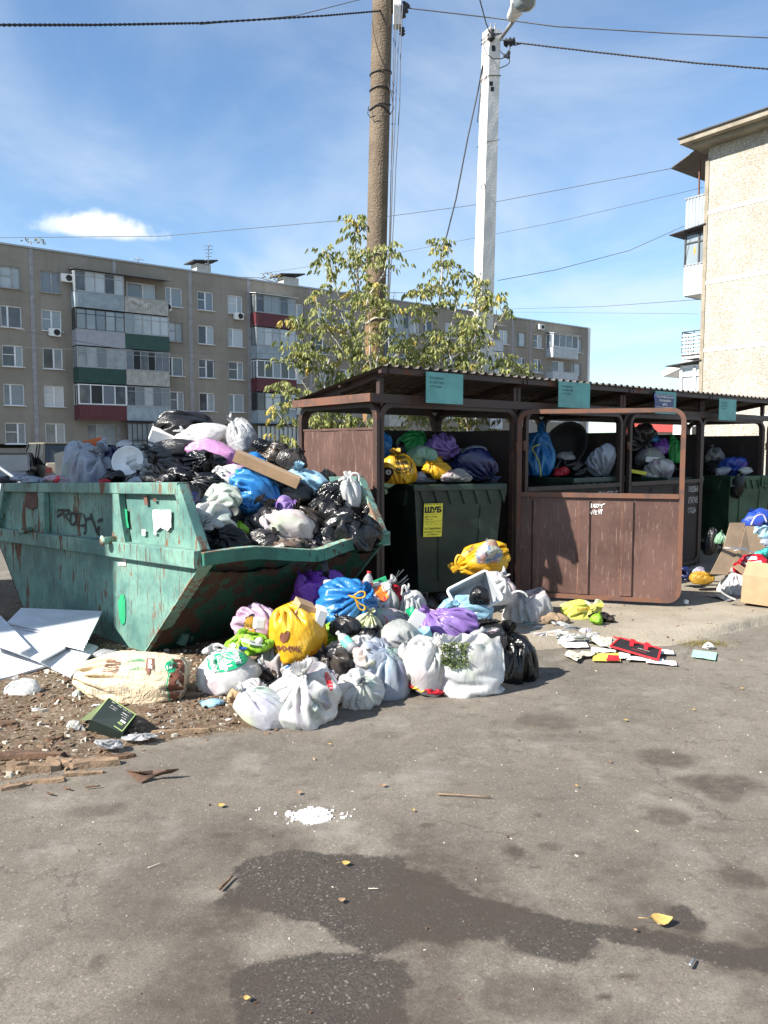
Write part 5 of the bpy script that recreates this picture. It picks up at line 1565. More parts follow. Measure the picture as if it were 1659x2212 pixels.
def rid(P):
    n = np.abs(perlin(P)); return np.clip(1-4.2*n, 0, 1)**1.5
PROTO = [film_proto(1, nz=.7), film_proto(2, lumps=3, boxes=5, nz=.95), film_proto(3, excess=1.3, boxes=4, nz=.5),
         film_proto(8, excess=1.35, press=.0006, boxes=6, lumps=2, nz=.4), film_proto(6, lumps=2, boxes=2, press=.0002, excess=1.25, nz=.1, fl=-.5),
         film_proto(12, excess=1.5, press=.0008, boxes=5, lumps=3, nz=.6), film_proto(4, kind='open', boxes=4, press=.0005, excess=1.2)]
def bag_mesh(name, a, b, h, seed, knot=(0, 0, 1), tuft=.22, crum=1.0, lump=1.0, pleat=1.0, tilt=0.0, res=1.0, open_=0.0, flat=.7, boxy=0.0):
    rg = np.random.RandomState(seed*13+5)
    if open_: pr = PROTO[6]
    elif crum >= 1.9: pr = PROTO[4]
    elif boxy: pr = PROTO[(1, 3, 2)[seed % 3]]
    elif crum > 1.2 or pleat > 1.3: pr = PROTO[(3, 5, 5, 0)[seed % 4]]
    else: pr = PROTO[(0, 1, 2, 3, 5)[rg.randint(5)]]
    if res < .62: V = pr['V'][pr['u']].copy(); F = pr['F2']; A = pr['A'][pr['u']]
    else: V = pr['V'].copy(); F = pr['F']; A = pr['A']
    top = V[:, 2] > V[:, 2].max()-.42*(1 if not open_ else 0)-.001
    if tuft < .06 and not open_:   # knot tucked in
        zt = V[:, 2].max()-.42; V[top, 2] = zt-(V[top, 2]-zt)*.5; V[top, :2] *= .5
    sp = rg.uniform(0, 2*pi) if not open_ else 0.0
    c, s_ = cos(sp), sin(sp); V = np.column_stack([c*V[:, 0]-s_*V[:, 1], s_*V[:, 0]+c*V[:, 1], V[:, 2]])
    if rg.rand() < .5: V[:, 0] *= -1
    V = V*(1+.10*lump*perlin(V*1.1+seed*7.1))[:, None]
    if crum > .7: V = V*(1+.016*crum*rid(V*2.7+seed*3.3)+.010*crum*rid(V*6+seed))[:, None]
    if not open_:
        k = Vector(knot).normalized(); R = Vector((0, 0, 1)).rotation_difference(k).to_matrix()
        V = V@np.array(R).T
    V = V*np.array([a, b, h])
    zb = -flat*h*1.05
    low = V[:, 2] < zb; V[low, 2] = zb+(V[low, 2]-zb)*.25
    if tilt:
        c, s_ = cos(tilt), sin(tilt); x = V[:, 0].copy(); V[:, 0] = c*x+s_*V[:, 2]; V[:, 2] = -s_*x+c*V[:, 2]
    lo, hi = np.percentile(V, 1.2, axis=0), np.percentile(V, 98.8, axis=0)
    V = (V-(lo+hi)/2)/((hi-lo)/2)*np.array([a, b, h])
    me = np_mesh(name, V, F)
    if len(me.vertices) == len(V):
        at_ = me.attributes.new('pleat', 'FLOAT_VECTOR', 'POINT')
        at_.data.foreach_set('vector', A.astype(np.float32).ravel())
    return me

BAGS = {}
GB = 'bags heaped in the green skip'; GG = 'bags heaped on the ground in front of the skip'
_bseed = [0]
def bag(key, px, py, w, h, Y, m, label, knot=None, tilt=0, tuft=.22, group=None, name='rubbish_bag', cat='rubbish bag', depth=None, kw=None, parent=None, push=0.0):
    _bseed[0] += 1
    if Y == 'g':
        g_ = G(px, py+h*.47, .02); Y = g_.y+.30*min(w, h)*m_per_px(g_.y)
    if group in (GB, GG): w, h = w*1.10, h*1.07
    if Y is None:
        p = heap_hit(px, py+h*.10); Y = p.y+.35*min(w, h)*.5*m_per_px(p.y)+push
    a, hh = w/2*m_per_px(Y), h/2*m_per_px(Y)
    dd = depth if depth else max(.55*a, .8*hh) if w > h*1.6 else .95*min(a, hh)*1.05
    kw = dict(kw or {})
    res = min(1.35, max(.45, math.sqrt(w*h)/95))
    if knot is None:
        kn = (random.uniform(-.6, .6), random.uniform(-.1, .5), random.uniform(.3, 1)); tuft = kw.pop('tuft', .08)
    else: kn = knot
    me = bag_mesh(name, a, dd, hh, _bseed[0], kn, tuft, tilt=radians(tilt), res=kw.pop('res', res), **kw)
    o = link(name, me, parent, P_[m])
    c = at(px, py, Y); o.location = c
    if parent is None: tag(o, label, cat, group)
    BAGS[key] = o
    return o

def decal_mesh(bm2, obj, step):
    """2-D mesh in photo pixels laid on to an object's surface along the line of sight"""
    xs = [v.co.x for v in bm2.verts]; ys = [v.co.y for v in bm2.verts]
    for ax, lo, hi in ((0, min(xs), max(xs)), (1, min(ys), max(ys))):
        n = int((hi-lo)/step)
        for i in range(1, n+1):
            co = Vector((0, 0, 0)); co[ax] = lo+i*step; no = Vector((0, 0, 0)); no[ax] = 1
            bmesh.ops.bisect_plane(bm2, geom=bm2.verts[:]+bm2.edges[:]+bm2.faces[:], plane_co=co, plane_no=no)
    bmesh.ops.triangulate(bm2, faces=bm2.faces)
    me = obj.data; n = len(me.vertices)
    mw = obj.matrix_world if obj.parent else Matrix.LocRotScale(obj.location, obj.rotation_euler, obj.scale)
    vs = [mw @ v.co for v in me.vertices]
    tree = BVHTree.FromPolygons(vs, [tuple(p.vertices) for p in me.polygons])
    bad = []
    inv = mw.inverted()
    for v in bm2.verts:
        d = pix_dir(v.co.x, v.co.y).normalized()
        hit = tree.ray_cast(O3, d)
        if hit[0] is None: bad.append(v); continue
        v.co = inv @ (hit[0]-d*.006)
    if bad: bmesh.ops.delete(bm2, geom=bad, context='VERTS')
    return bm2
def decal_poly(obj, pts, m, name='print', step=6):
    bm2 = bmesh.new(); bm2.faces.new([bm2.verts.new((x, y, 0)) for x, y in pts])
    decal_mesh(bm2, obj, step); me = bpy.data.meshes.new(name); bm2.to_mesh(me); bm2.free()
    me.polygons.foreach_set('use_smooth', [True]*len(me.polygons))
    return link(name, me, obj, P_[m] if m in P_ else M[m])
def decal_text(obj, txt, quad, m, name='lettering', bold=.02, step=7):
    """quad: photo pixels of lower-left, lower-right, upper-left corners"""
    cu = bpy.data.curves.new(name, 'FONT'); cu.body = txt; cu.offset = bold; cu.resolution_u = 1
    tmp = bpy.data.objects.new(name, cu); COL.objects.link(tmp); dg = bpy.context.evaluated_depsgraph_get()
    me = bpy.data.meshes.new_from_object(tmp.evaluated_get(dg)); bpy.data.objects.remove(tmp); bpy.data.curves.remove(cu)
    bm2 = bmesh.new(); bm2.from_mesh(me); bpy.data.meshes.remove(me)
    if not bm2.verts: return None
    x0 = min(v.co.x for v in bm2.verts); x1 = max(v.co.x for v in bm2.verts); y0 = min(v.co.y for v in bm2.verts); y1 = max(v.co.y for v in bm2.verts)
    ll, lr, ul = [Vector((*q, 0)) for q in quad]
    for v in bm2.verts:
        u = (v.co.x-x0)/(x1-x0); w = (v.co.y-y0)/(y1-y0); v.co = ll+(lr-ll)*u+(ul-ll)*w
    decal_mesh(bm2, obj, step); me = bpy.data.meshes.new(name); bm2.to_mesh(me); bm2.free()
    return link(name, me, obj, P_[m] if m in P_ else M[m])
def strap(obj, pts, r, m, Y, name='handle', flat=False):
    """loose loop of film; pts in pixels or (px, py, Y)"""
    mb = MB(); P = [Vector(at(p[0], p[1], p[2] if len(p) > 2 else Y)) for p in pts]
    out = []
    for i in range(len(P)-1):
        p0 = P[max(i-1, 0)]; p1 = P[i]; p2 = P[i+1]; p3 = P[min(i+2, len(P)-1)]
        for k_ in range(5):
            t = k_/5; out.append(.5*((2*p1)+(p2-p0)*t+(2*p0-5*p1+4*p2-p3)*t*t+(3*p1-p0-3*p2+p3)*t**3))
    out.append(P[-1])
    base = obj.location if obj is not None else Vector((0, 0, 0))
    rr = [r*(1+.35*mnoise.noise(Vector((i*.5, r*99, 0)))) for i in range(len(out))]
    mb.tube([q-base for q in out], rr, 7)
    return mb.build(name, P_[m] if m in P_ else M[m], obj)

# ---------------------------------------------------------------- loose fill inside the skip
def heap_z(s, w):
    t = min(1, max(0, (s+.75)/1.0)); base = .74+.52*t*t*(3-2*t)
    edge = max(0, min(1, (2.75-s)/.8))
    z = base*(.93+.07*edge)+.34*math.exp(-((s-1.0)/.72)**2-((w-.95)/.60)**2)+.26*math.exp(-((s+.05)/.5)**2-((w-1.35)/.42)**2)
    return z
def w2sk(p):
    q = p-BC; s = q.dot(sa); return s, q.dot(sb_), q.z+s*sa_t
def heap_hit(px, py):
    d = pix_dir(px, py); y = 5.0; last = None
    while y < 9.0:
        p = O3+d*(y/d.y); s, w, z = w2sk(p)
        if -.85 < s < 2.9 and 0.02 < w < SWD+.25 and z < heap_z(s, min(max(w, 0), SWD)): return p
        y += .02
    # fall back: over the far rim
    best = None; y = 5.0
    while y < 9.0:
        p = O3+d*(y/d.y); s, w, z = w2sk(p)
        if -.9 < s < 2.95 and 0 < w < SWD:
            g = abs(z-heap_z(s, w))
            if best is None or g < best[0]: best = (g, p.copy())
        y += .02
    return best[1]
ns, nw = 70, 40; vs = []
for i in range(ns+1):
    for j in range(nw+1):
        s = -.76+(cL[0]-.06+.76)*i/ns; w = .07+(SWD-.14)*j/nw
        z = heap_z(s, w)-.09+.05*mnoise.noise(Vector((s*6, w*6, 2)))+.03*abs(mnoise.noise(Vector((s*17, w*17, 5))))
        vs.append(sk_w(s, w, z))
mb = MB(); mb.add(vs, [(i*(nw+1)+j, i*(nw+1)+j+1, (i+1)*(nw+1)+j+1, (i+1)*(nw+1)+j) for i in range(ns) for j in range(nw)], True)
tag(mb.build('loose_rubbish', P_['matte']), 'dark crumpled rubbish filling the green skip under the bags', 'rubbish', kind='stuff')

def K(x, y, z): return (x, y, z)
# bags in the skip; Y None = lies on the heap
bag('s1', 410, 920, 142, 56, None, 'matte', 'wide matte black bag on top of the skip heap', K(1, .2, .3), 0, .1, GB, kw=dict(lump=.6, crum=.8, flat=.4), push=.25)
bag('s3', 432, 944, 112, 52, None, 'white', 'big white bag near the top of the skip heap', K(-.9, 0, .5), 0, .1, GB)
bag('s7', 522, 940, 56, 76, None, 'silver', 'upright crumpled grey striped bag on the skip heap', K(-.2, -.1, 1), -8, .35, GB, kw=dict(crum=1.6, pleat=1.4), push=.15)
bag('s4', 464, 982, 106, 56, None, 'pink', 'long pink bag slanting down the skip heap', K(.8, -.5, -.5), 22, .12, GB, kw=dict(pleat=1.3))
bag('s5', 368, 976, 100, 50, None, 'dgrey', 'dark grey translucent bag left of the long pink bag', K(-.8, .1, .2), 0, .1, GB)
bag('s6', 441, 1002, 80, 52, None, 'black', 'small black bag with its knot facing out, below the long pink bag', K(.12, -1, .25), 0, .12, GB, kw=dict(pleat=1.8))
bag('s8', 586, 978, 62, 40, None, 'brown', 'smoky brown bag at the back right of the skip heap', None, 0, .1, GB)
bag('s9', 628, 994, 62, 46, None, 'dgrey', 'dark crumpled bag behind the long cardboard box', None, 0, .1, GB)
bag('s5b', 566, 962, 40, 26, None, 'black', 'small black bag between the striped bag and the brown bag', None, 0, .1, GB)
bag('s10', 198, 1003, 96, 88, None, 'bwhite', 'large bluish white tied bag on the left rim of the skip', K(.05, -.3, 1), 0, .16, GB, kw=dict(pleat=1.2, lump=.7))
s10 = BAGS['s10']
strap(s10, [(172, 976), (166, 962), (170, 954), (178, 962), (188, 972)], .012, 'bwhite', s10.location.y-.12)
strap(s10, [(206, 972), (214, 960), (220, 954), (226, 960), (232, 968)], .013, 'bwhite', s10.location.y-.12)
bag('s16', 285, 1006, 78, 56, None, 'white', 'clear bag round a white foam dish, left part of the skip heap', K(-.2, -.8, .2), 0, .05, GB, kw=dict(flat=.4))
p = heap_hit(290, 1004); mb = MB(); mb.lathe([(0, .0), (.11, .0), (.135, .012), (.14, .03), (.128, .03), (.12, .016), (0, .014)], 28, Matrix.Translation((0, 0, 0)) @ Matrix.Rotation(radians(68), 4, 'X'))
o = mb.build('foam_dish', M['white']); o.location = p+Vector((0, -.16, .03)); tag(o, 'white foam dish in the open clear bag on the skip heap', 'dish')
bag('s17', 358, 1018, 80, 58, None, 'brown', 'grey brown crumpled bag beside the foam dish', K(-.3, -.6, .6), 0, .1, GB, kw=dict(crum=1.5))
bag('s19a', 398, 1030, 66, 44, None, 'black', 'black bag under the grey brown bag on the skip heap', None, 0, .1, GB)
bag('s19b', 441, 1044, 74, 40, None, 'black', 'glossy black bag left of the small white bag with green print', K(-.5, -.8, .3), 0, .1, GB, kw=dict(pleat=1.6))
bag('s19c', 330, 1036, 60, 30, None, 'matte', 'flat black bag behind the skip rim below the foam dish', None, 0, .1, GB)
bag('s18', 244, 1030, 46, 34, None, 'black', 'small black bag just right of the bluish white tied bag', None, 0, .1, GB)
bag('s19d', 402, 1066, 56, 34, None, 'matte', 'matte black bag at the raked corner of the skip', None, 0, .1, GB)
bag('s26', 408, 1074, 44, 34, None, 'dblue', 'dark blue bag wedged at the raked corner of the skip', None, 0, .1, GB)
bag('s23', 556, 992, 56, 26, None, 'blue', 'blue bag peeping over the long cardboard box', None, 0, .1, GB, push=.1)
bag('s21', 496, 1030, 62, 48, None, 'white', 'small white bag with green print left of the long cardboard box', K(-.8, -.2, .7), -10, .16, GB)
decal_poly(BAGS['s21'], [(508, 1014), (522, 1012), (526, 1030), (516, 1044), (510, 1030)], 'ink_green')
strap(BAGS['s21'], [(478, 1022), (468, 1016), (470, 1009), (482, 1011), (492, 1018)], .010, 'white', BAGS['s21'].location.y-.1)
bag('s41', 634, 1060, 76, 50, None, 'black', 'black bag under the right end of the long cardboard box', None, 0, .1, GB)
bag('s36', 655, 1038, 92, 68, 6.75, 'lblue', 'white and pale blue printed bag under the box end', K(-.7, -.3, .5), 25, .12, GB, kw=dict(crum=1.4, pleat=1.2))
decal_poly(BAGS['s36'], [(664, 1056), (672, 1054), (675, 1062), (670, 1069), (663, 1065)], 'ink_blue', step=3)
bag('s37', 706, 1030, 36, 30, 7.0, 'brown', 'small brown bag at the back right corner of the skip heap', None, 0, .1, GB)
bag('s38', 750, 1060, 54, 72, 6.62, 'white', 'white carrier bag with a loop handle at the far rim of the skip', K(.1, -.2, 1), 0, .1, GB, kw=dict(pleat=1.3))
strap(BAGS['s38'], [(760, 1042), (758, 1028), (765, 1022), (775, 1026), (776, 1040)], .010, 'white', BAGS['s38'].location.y-.1)
bag('s39', 720, 1066, 64, 50, 6.6, 'black', 'glossy black crumpled bag left of the white carrier bag in the skip', K(.2, -.7, .7), 0, .2, GB, kw=dict(crum=1.6))
bag('s24', 560, 1060, 108, 88, None, 'blue', 'big bright blue bag with a tied neck in the middle of the skip heap', K(.95, -.25, -.05), 0, .18, GB, kw=dict(pleat=1.4))
bag('s24b', 545, 1093, 60, 40, None, 'blue', 'torn blue bag scrap hanging below the big bright blue bag', K(.2, -.9, -.2), 10, .1, GB, kw=dict(crum=2.0))
decal_poly(BAGS['s24'], [(545, 1086), (556, 1072), (572, 1066), (574, 1076), (560, 1088), (548, 1092)], 'brown', step=4)
bag('s25', 468, 1086, 92, 70, None, 'mgreen', 'milky greenish white bag left of the big blue bag', K(-.7, -.1, .5), 0, .08, GB, kw=dict(boxy=.2))
decal_poly(BAGS['s25'], [(430, 1064), (444, 1054), (448, 1062), (438, 1074)], 'ink_green', step=4)
bag('s28x', 490, 1120, 40, 24, None, 'matte', 'dark bag scrap between the milky bag and the dark can', None, 0, .1, GB)
bag('s27', 449, 1130, 100, 78, None, 'white', 'white bag with pulled in knot at the raked corner, low in the skip', K(-.15, -1, .15), 0, .05, GB, kw=dict(pleat=1.7))
decal_poly(BAGS['s27'], [(428, 1150), (436, 1144), (438, 1156), (430, 1160)], 'ink_red', step=4)
bag('s29', 485, 1170, 100, 66, None, 'matte', 'black bag with radiating pleats at the low left of the skip opening', K(-.1, -.6, .8), 0, .14, GB, kw=dict(pleat=1.8))
bag('s32', 576, 1118, 96, 70, None, 'dgrey', 'black bag below the big blue bag in the skip', None, 0, .1, GB)
bag('s33', 618, 1098, 40, 50, None, 'purple', 'small lilac bag beside the big blue bag', None, 15, .1, GB)
bag('s35', 658, 1126, 70, 78, None, 'brown', 'smoky see through bag in the middle right of the skip heap', K(-.3, -.5, .8), 0, .1, GB, kw=dict(crum=1.6))
bag('s34', 616, 1142, 118, 74, None, 'white2', 'long white bag with pink inside, slanting at the front of the skip heap', K(.9, -.2, -.45), 28, .18, GB, kw=dict(pleat=1.2))
bag('s34b', 570, 1168, 70, 48, None, 'dgrey', 'dark bag under the long white and pink bag', None, 0, .1, GB)
bag('s34c', 612, 1186, 92, 40, None, 'brown', 'brown see through bag at the dented lip of the skip', None, 0, .1, GB)
bag('s40', 758, 1140, 112, 86, 6.4, 'black', 'largest glossy black bag at the right of the skip opening', K(-.1, -.35, .95), 12, .22, GB, kw=dict(pleat=1.6, crum=1.3))
bag('s40b', 706, 1104, 76, 56, 6.5, 'matte', 'matte black bag behind the largest glossy black bag', None, 0, .1, GB)
bag('s40c', 700, 1164, 70, 44, None, 'black', 'black bag left of the largest glossy black bag at the lip', None, 0, .1, GB)
bag('s44', 660, 1206, 34, 28, 6.28, 'clear', 'small clear round bag on the dented lip of the skip', None, 0, .1, GB)
bag('s45', 624, 1206, 46, 20, 6.2, 'clear', 'flat clear wrapper on the dented lip of the skip', None, 0, .1, GB)
bag('s45b', 640, 1178, 40, 30, None, 'milky', 'pale scrap bag under the tail of the long white bag', None, 0, .1, GB)
bag('s46', 560, 1196, 60, 20, 6.1, 'matte', 'flat black bag along the low lip of the skip', None, 0, .1, GB)
bag('s47', 782, 1166, 60, 34, None, 'matte', 'black bag end at the far corner of the low lip', None, 20, .1, GB)
bag('s48', 700, 1186, 40, 18, 6.5, 'bwhite', 'small grey white scrap at the low lip', None, 0, .1, GB, name='plastic_scrap', cat='wrapper')
bag('s49', 692, 1178, 32, 14, 6.45, 'ppink', 'pink and white wrapper at the low lip', None, 20, .1, GB, name='wrapper', cat='wrapper')
bag('s30', 518, 1139, 34, 26, None, 'lime', 'green and yellow food packet on the skip heap', None, 0, .1, GB, name='food_packet', cat='packet')
bag('s13', 138, 1036, 70, 18, None, 'ppink', 'pale bag with a pink band on the left skip rim', None, 0, .1, GB, name='food_packet', cat='packet')
decal_poly(BAGS['s13'], [(112, 1042), (122, 1028), (132, 1028), (124, 1042)], 'ink_red', step=4)
bag('s13b', 268, 962, 34, 26, None, 'white', 'knitted cream hat on top of the rubbish left of the white carton', None, 0, .02, None, name='hat', cat='hat', kw=dict(crum=.25, lump=.3))
bag('s13c', 254, 980, 52, 34, None, 'dblue', 'dark striped clothes beside the cream hat', None, 0, .1, None, name='clothes', cat='clothes', kw=dict(crum=2))
bag('s13d', 300, 972, 50, 30, None, 'grey', 'grey and white rags between hat and dark grey bag', None, 0, .1, None, name='clothes', cat='clothes', kw=dict(crum=2))
bag('s13e', 226, 1040, 26, 12, None, 'red', 'pink and red wrapper by the bluish white bag', None, 0, .1, None, name='wrapper', cat='wrapper')
bag('s13f', 60, 1034, 70, 18, None, 'bwhite', 'grey white wrapper at the far left on the skip rim', None, 0, .1, None, name='wrapper', cat='wrapper')
bag('s50', 326, 976, 56, 30, None, 'white', 'white rags between the cream hat and the dark grey bag', None, 0, .1, None, name='clothes', cat='clothes', kw=dict(crum=2))
bag('s51', 300, 1040, 44, 22, None, 'bwhite', 'pale scrap on the rim below the foam dish', None, 0, .1, GB)
bag('s52', 470, 1056, 40, 26, None, 'milky', 'small milky bag above the milky greenish bag', None, 0, .1, GB)
bag('s53', 690, 1078, 40, 30, None, 'bwhite', 'pale bag showing among the black bags at the right of the heap', None, 0, .1, GB)
bag('s13g', 166, 1036, 50, 16, None, 'grey', 'grey scrap of film below the leaning pale board', None, 0, .1, None, name='wrapper', cat='wrapper')
bag('s13h', 10, 1036, 50, 16, None, 'matte', 'black scrap of film on the skip rim at the left edge', None, 0, .1, None, name='wrapper', cat='wrapper')
# filler bags down in the gaps
random.seed(23)
FL = ('below the foam dish', 'under the grey brown bag', 'left of the small white bag with green print', 'left of the big blue bag', 'left of the long white and pink bag', 'behind the middle of the long white and pink bag', 'right of the smoky see through bag', 'above the largest glossy black bag', 'behind the low lip near its dark strap', 'behind the dent of the low lip', 'beside the dark blue bag at the raked corner', 'under the long cardboard box', 'below the pale blue printed bag', 'between the big blue bag and the long white bag', 'at the right of the low lip', 'right of the dark can')
for i, (x, y) in enumerate(((300, 1036), (352, 1044), (470, 1040), (520, 1085), (600, 1150), (640, 1160), (690, 1130), (740, 1110), (520, 1190), (668, 1186), (430, 1056), (590, 1030), (680, 1060), (610, 1120), (725, 1182), (540, 1140))):
    bag('f%d' % i, x, y, 56, 40, None, random.choice(['black', 'matte', 'dgrey', 'brown']), 'dark bag just showing '+FL[i], None, random.uniform(-20, 20), .1, 'dark bags between the others in the skip', kw=dict(crum=1.5), push=.10)
# dark can end, strap over the lip
p = heap_hit(511, 1108); mb = MB(); mb.lathe([(0, -.045), (.042, -.045), (.046, -.04), (.046, .04), (.043, .045), (.038, .040), (.010, .036), (0, .036)], 24, Matrix.Rotation(radians(80), 4, 'X'))
o = mb.build('tin_can', M['darkframe']); o.location = p+Vector((0, -.10, .02)); tag(o, 'round dark can end facing out between the milky bag and blue bag', 'can')
mb = MB(); pts = [at(672, 1200, 6.25), at(690, 1203, 6.15), at(700, 1212, 6.02), at(704, 1232, 6.0), at(703, 1262, 6.03), at(700, 1290, 6.1)]
for q in range(len(pts)-1): mb.bar(pts[q], pts[q+1]+(pts[q+1]-pts[q])*.1, .05, .012, up=(0, -1, .3))
tag(mb.build('black_strap', P_['matte']), 'wide black strap hanging over the dented lip of the skip', 'strap')
def obox(px, py, Y, size, rot, m, label, cat='box', name='cardboard_box', group=None, bev=.002, M_=None):
    mb = MB(); mb.box((0, 0, 0), size, bev=bev); o = mb.build(name, M[m]); o.location = at(px, py, Y)
    o.rotation_euler = tuple(radians(a_) for a_ in rot); tag(o, label, cat, group); return o
# long cardboard box
yb = heap_hit(575, 1020).y
o = obox(577, 1013, yb-.14, (.56, .17, .085), (8, 24, 8), 'card', 'long flat cardboard box lying across the top of the skip heap')
mb = MB(); mb.box((0, -.02, .0435), (.55, .02, .002)); mb.build('tape', M['card_pale'], o)
obox(348, 944, heap_hit(348, 960).y+.1, (.2, .16, .11), (15, 20, 20), 'paper', 'white carton half buried below the wide matte black bag', 'carton', 'carton')
obox(203, 962, heap_hit(203, 990).y+.22, (.17, .01, .12), (0, -14, 6), 'orange', 'orange board sticking up behind the bluish white tied bag', 'board', 'board')
obox(146, 1003, heap_hit(150, 1030).y+.05, (.25, .015, .26), (-15, -14, -12), 'card_pale', 'pale board leaning on the bluish white tied bag', 'board', 'board')
# ---------------------------------------------------------------- bags in the wheeled bins
G1 = 'bags in the first wheeled bin'
YB1 = bin1.location.y
bag('b1', 826, 968, 40, 66, YB1-.15, 'lblue', 'pale blue bag at the left end of the first bin, behind the yellow bird bag', None, 0, .1, G1)
BAGS['b1'].data.materials[0] = P_['blue']
bag('b2', 889, 956, 66, 52, YB1+.2, 'green', 'bright green tied bag on top of the first bin', K(.2, -.6, .7), 0, .12, G1, kw=dict(pleat=1.3))
bag('b3', 911, 986, 66, 44, YB1-.1, 'lgreen', 'pale green bag with its knot facing out, below the bright green bag', K(.5, -.9, -.2), 0, .10, G1, kw=dict(pleat=1.5))
bag('b4', 954, 967, 68, 58, YB1+.1, 'purple', 'light purple bag with a pinched knot on top of the first bin', K(.15, -1, -.2), 0, .12, G1, kw=dict(pleat=1.7))
bag('b5', 944, 1015, 62, 40, YB1-.22, 'yellow', 'small yellow bag between the bird bag and the navy bag', K(-.2, -.7, .5), 0, .08, G1)
decal_poly(BAGS['b5'], [(918, 1020), (930, 1024), (938, 1034), (922, 1036)], 'ink_black', step=4)
bag('b5b', 935, 996, 40, 28, YB1, 'yellow', 'yellow scrap under the light purple bag', None, 0, .1, G1)
bag('b6', 1026, 1004, 100, 70, YB1+.1, 'dblue', 'large navy blue bag sagging over the right end of the first bin', K(.8, -.2, -.5), 22, .12, G1, kw=dict(crum=1.3))
bag('b6b', 1022, 978, 60, 30, YB1+.35, 'bwhite', 'pale bag behind the navy blue bag', None, 0, .1, G1)
bag('b7', 984, 1028, 66, 28, YB1-.25, 'grey', 'grey clear bag at the front rim of the first bin', None, 0, .1, G1)
bag('b8', 918, 1030, 50, 26, YB1-.2, 'bwhite', 'white scrap bag beside the bird bag on the rim', None, 0, .1, G1)
bag('b10', 864, 988, 60, 60, YB1+.2, 'matte', 'black bag behind the yellow bird bag', None, 0, .1, G1)
bag('b11', 960, 1012, 150, 50, YB1+.25, 'matte', 'black bag low in the first bin behind the others', None, 0, .1, G1)
bag('b9', 858, 1008, 80, 72, YB1-.30, 'yellow', 'yellow carrier bag printed with a bird and a speech bubble, tied on top', K(-.05, -.1, 1), 0, .30, G1, kw=dict(boxy=.35, pleat=1.2, lump=.6))
B9 = BAGS['b9']
for k_, t in enumerate(('ТОЛЬКО', 'НУЖНО', 'МЕНЬШЕ', 'ЛИШНЕГО.')):
    pass
for t, x0, x1, y in (('только', 853, 880, 982), ('нужно', 853, 877, 993), ('меньше', 854, 881, 1004), ('лишнего.', 856, 888, 1017)):
    decal_text(B9, t, ((x0, y), (x1, y-1), (x0, y-8)), 'ink_black', bold=.03, step=5)
bub = [(851, 1014), (858, 1021), (872, 1022), (884, 1018), (890, 1008), (888, 998)]
def thick(pts, w):
    out = []
    for i, p in enumerate(pts):
        a_ = Vector(pts[max(i-1, 0)]); b_ = Vector(pts[min(i+1, len(pts)-1)]); n_ = (b_-a_).normalized(); n_ = Vector((-n_.y, n_.x))*w/2
        out.append((p[0]+n_.x, p[1]+n_.y))
    for i in range(len(pts)-1, -1, -1):
        p = pts[i]; a_ = Vector(pts[max(i-1, 0)]); b_ = Vector(pts[min(i+1, len(pts)-1)]); n_ = (b_-a_).normalized(); n_ = Vector((-n_.y, n_.x))*w/2
        out.append((p[0]-n_.x, p[1]-n_.y))
    return out
decal_poly(B9, thick(bub, 2), 'ink_black', step=4)
decal_poly(B9, [(822, 1040), (822, 1022), (828, 1012), (838, 1009), (848, 1013), (851, 1020), (845, 1030), (838, 1041)], 'ink_black', 'bird_print', step=4)
def circ(cx, cy, r, n=14, ry=None): return [(cx+r*cos(2*pi*i/n), cy+(ry or r)*sin(2*pi*i/n)) for i in range(n)]
o = decal_poly(B9, circ(839, 1020, 6), 'ink_white', 'bird_eye', 3)
for v in o.data.vertices: v.co = v.co+Vector((0, -.003, 0))
o = decal_poly(B9, circ(840, 1020, 2.2), 'ink_black', 'bird_eye', 3)
for v in o.data.vertices: v.co = v.co+Vector((0, -.006, 0))

G2 = 'rubbish in the second wheeled bin'
YB2 = bin2.location.y
bag('c1', 1160, 974, 70, 110, YB2-.15, 'blue', 'tall blue see through bag at the left of the second bin', K(-.2, -.2, 1), 0, .12, G2, kw=dict(crum=1.4))
strap(BAGS['c1'], [(1165, 960), (1150, 968), (1158, 985), (1166, 1005), (1168, 1030)], .008, 'lyellow', BAGS['c1'].location.y-.33, 'drawstring')
bag('c2', 1299, 995, 62, 68, YB2-.05, 'bwhite', 'inflated bluish white bag at the right of the second bin', K(.3, -.3, -.9), -8, .12, G2, kw=dict(lump=.5, crum=.4))
bag('c3', 1232, 1010, 110, 50, YB2+.1, 'matte', 'black rubbish under the round basin in the second bin', None, 0, .1, G2, kw=dict(crum=1.6))
bag('c4', 1212, 1019, 34, 20, YB2-.25, 'red', 'red and white scraps on the rim of the second bin', None, 0, .1, G2, name='wrapper', cat='wrapper')
bag('c5', 1120, 950, 30, 60, YB2+.1, 'dblue', 'dark blue bag behind the tall blue bag', None, 0, .1, G2)
# round black basin lying on its side
mb = MB(); Mx = Matrix.Rotation(radians(78), 4, 'X') @ Matrix.Rotation(0, 4, 'Y')
mb.lathe([(0, -.2), (.14, -.2), (.20, -.16), (.245, -.02), (.265, 0), (.27, .012), (.255, .015), (.235, -.015), (.19, -.145), (.13, -.18), (0, -.18)], 36, Mx)
o = mb.build('basin', M['rubber']); o.location = at(1219, 964, YB2-.02); o.rotation_euler = (0, radians(38), radians(-8)); o.scale = (.88, 1, 1.18)
tag(o, 'round black basin tipped on its side on top of the second bin', 'basin', G2)
bag('c6', 1222, 985, 40, 18, YB2-.05, 'clear', 'crumpled clear film inside the tipped black basin', None, 0, .1, G2, name='plastic_scrap', cat='wrapper')

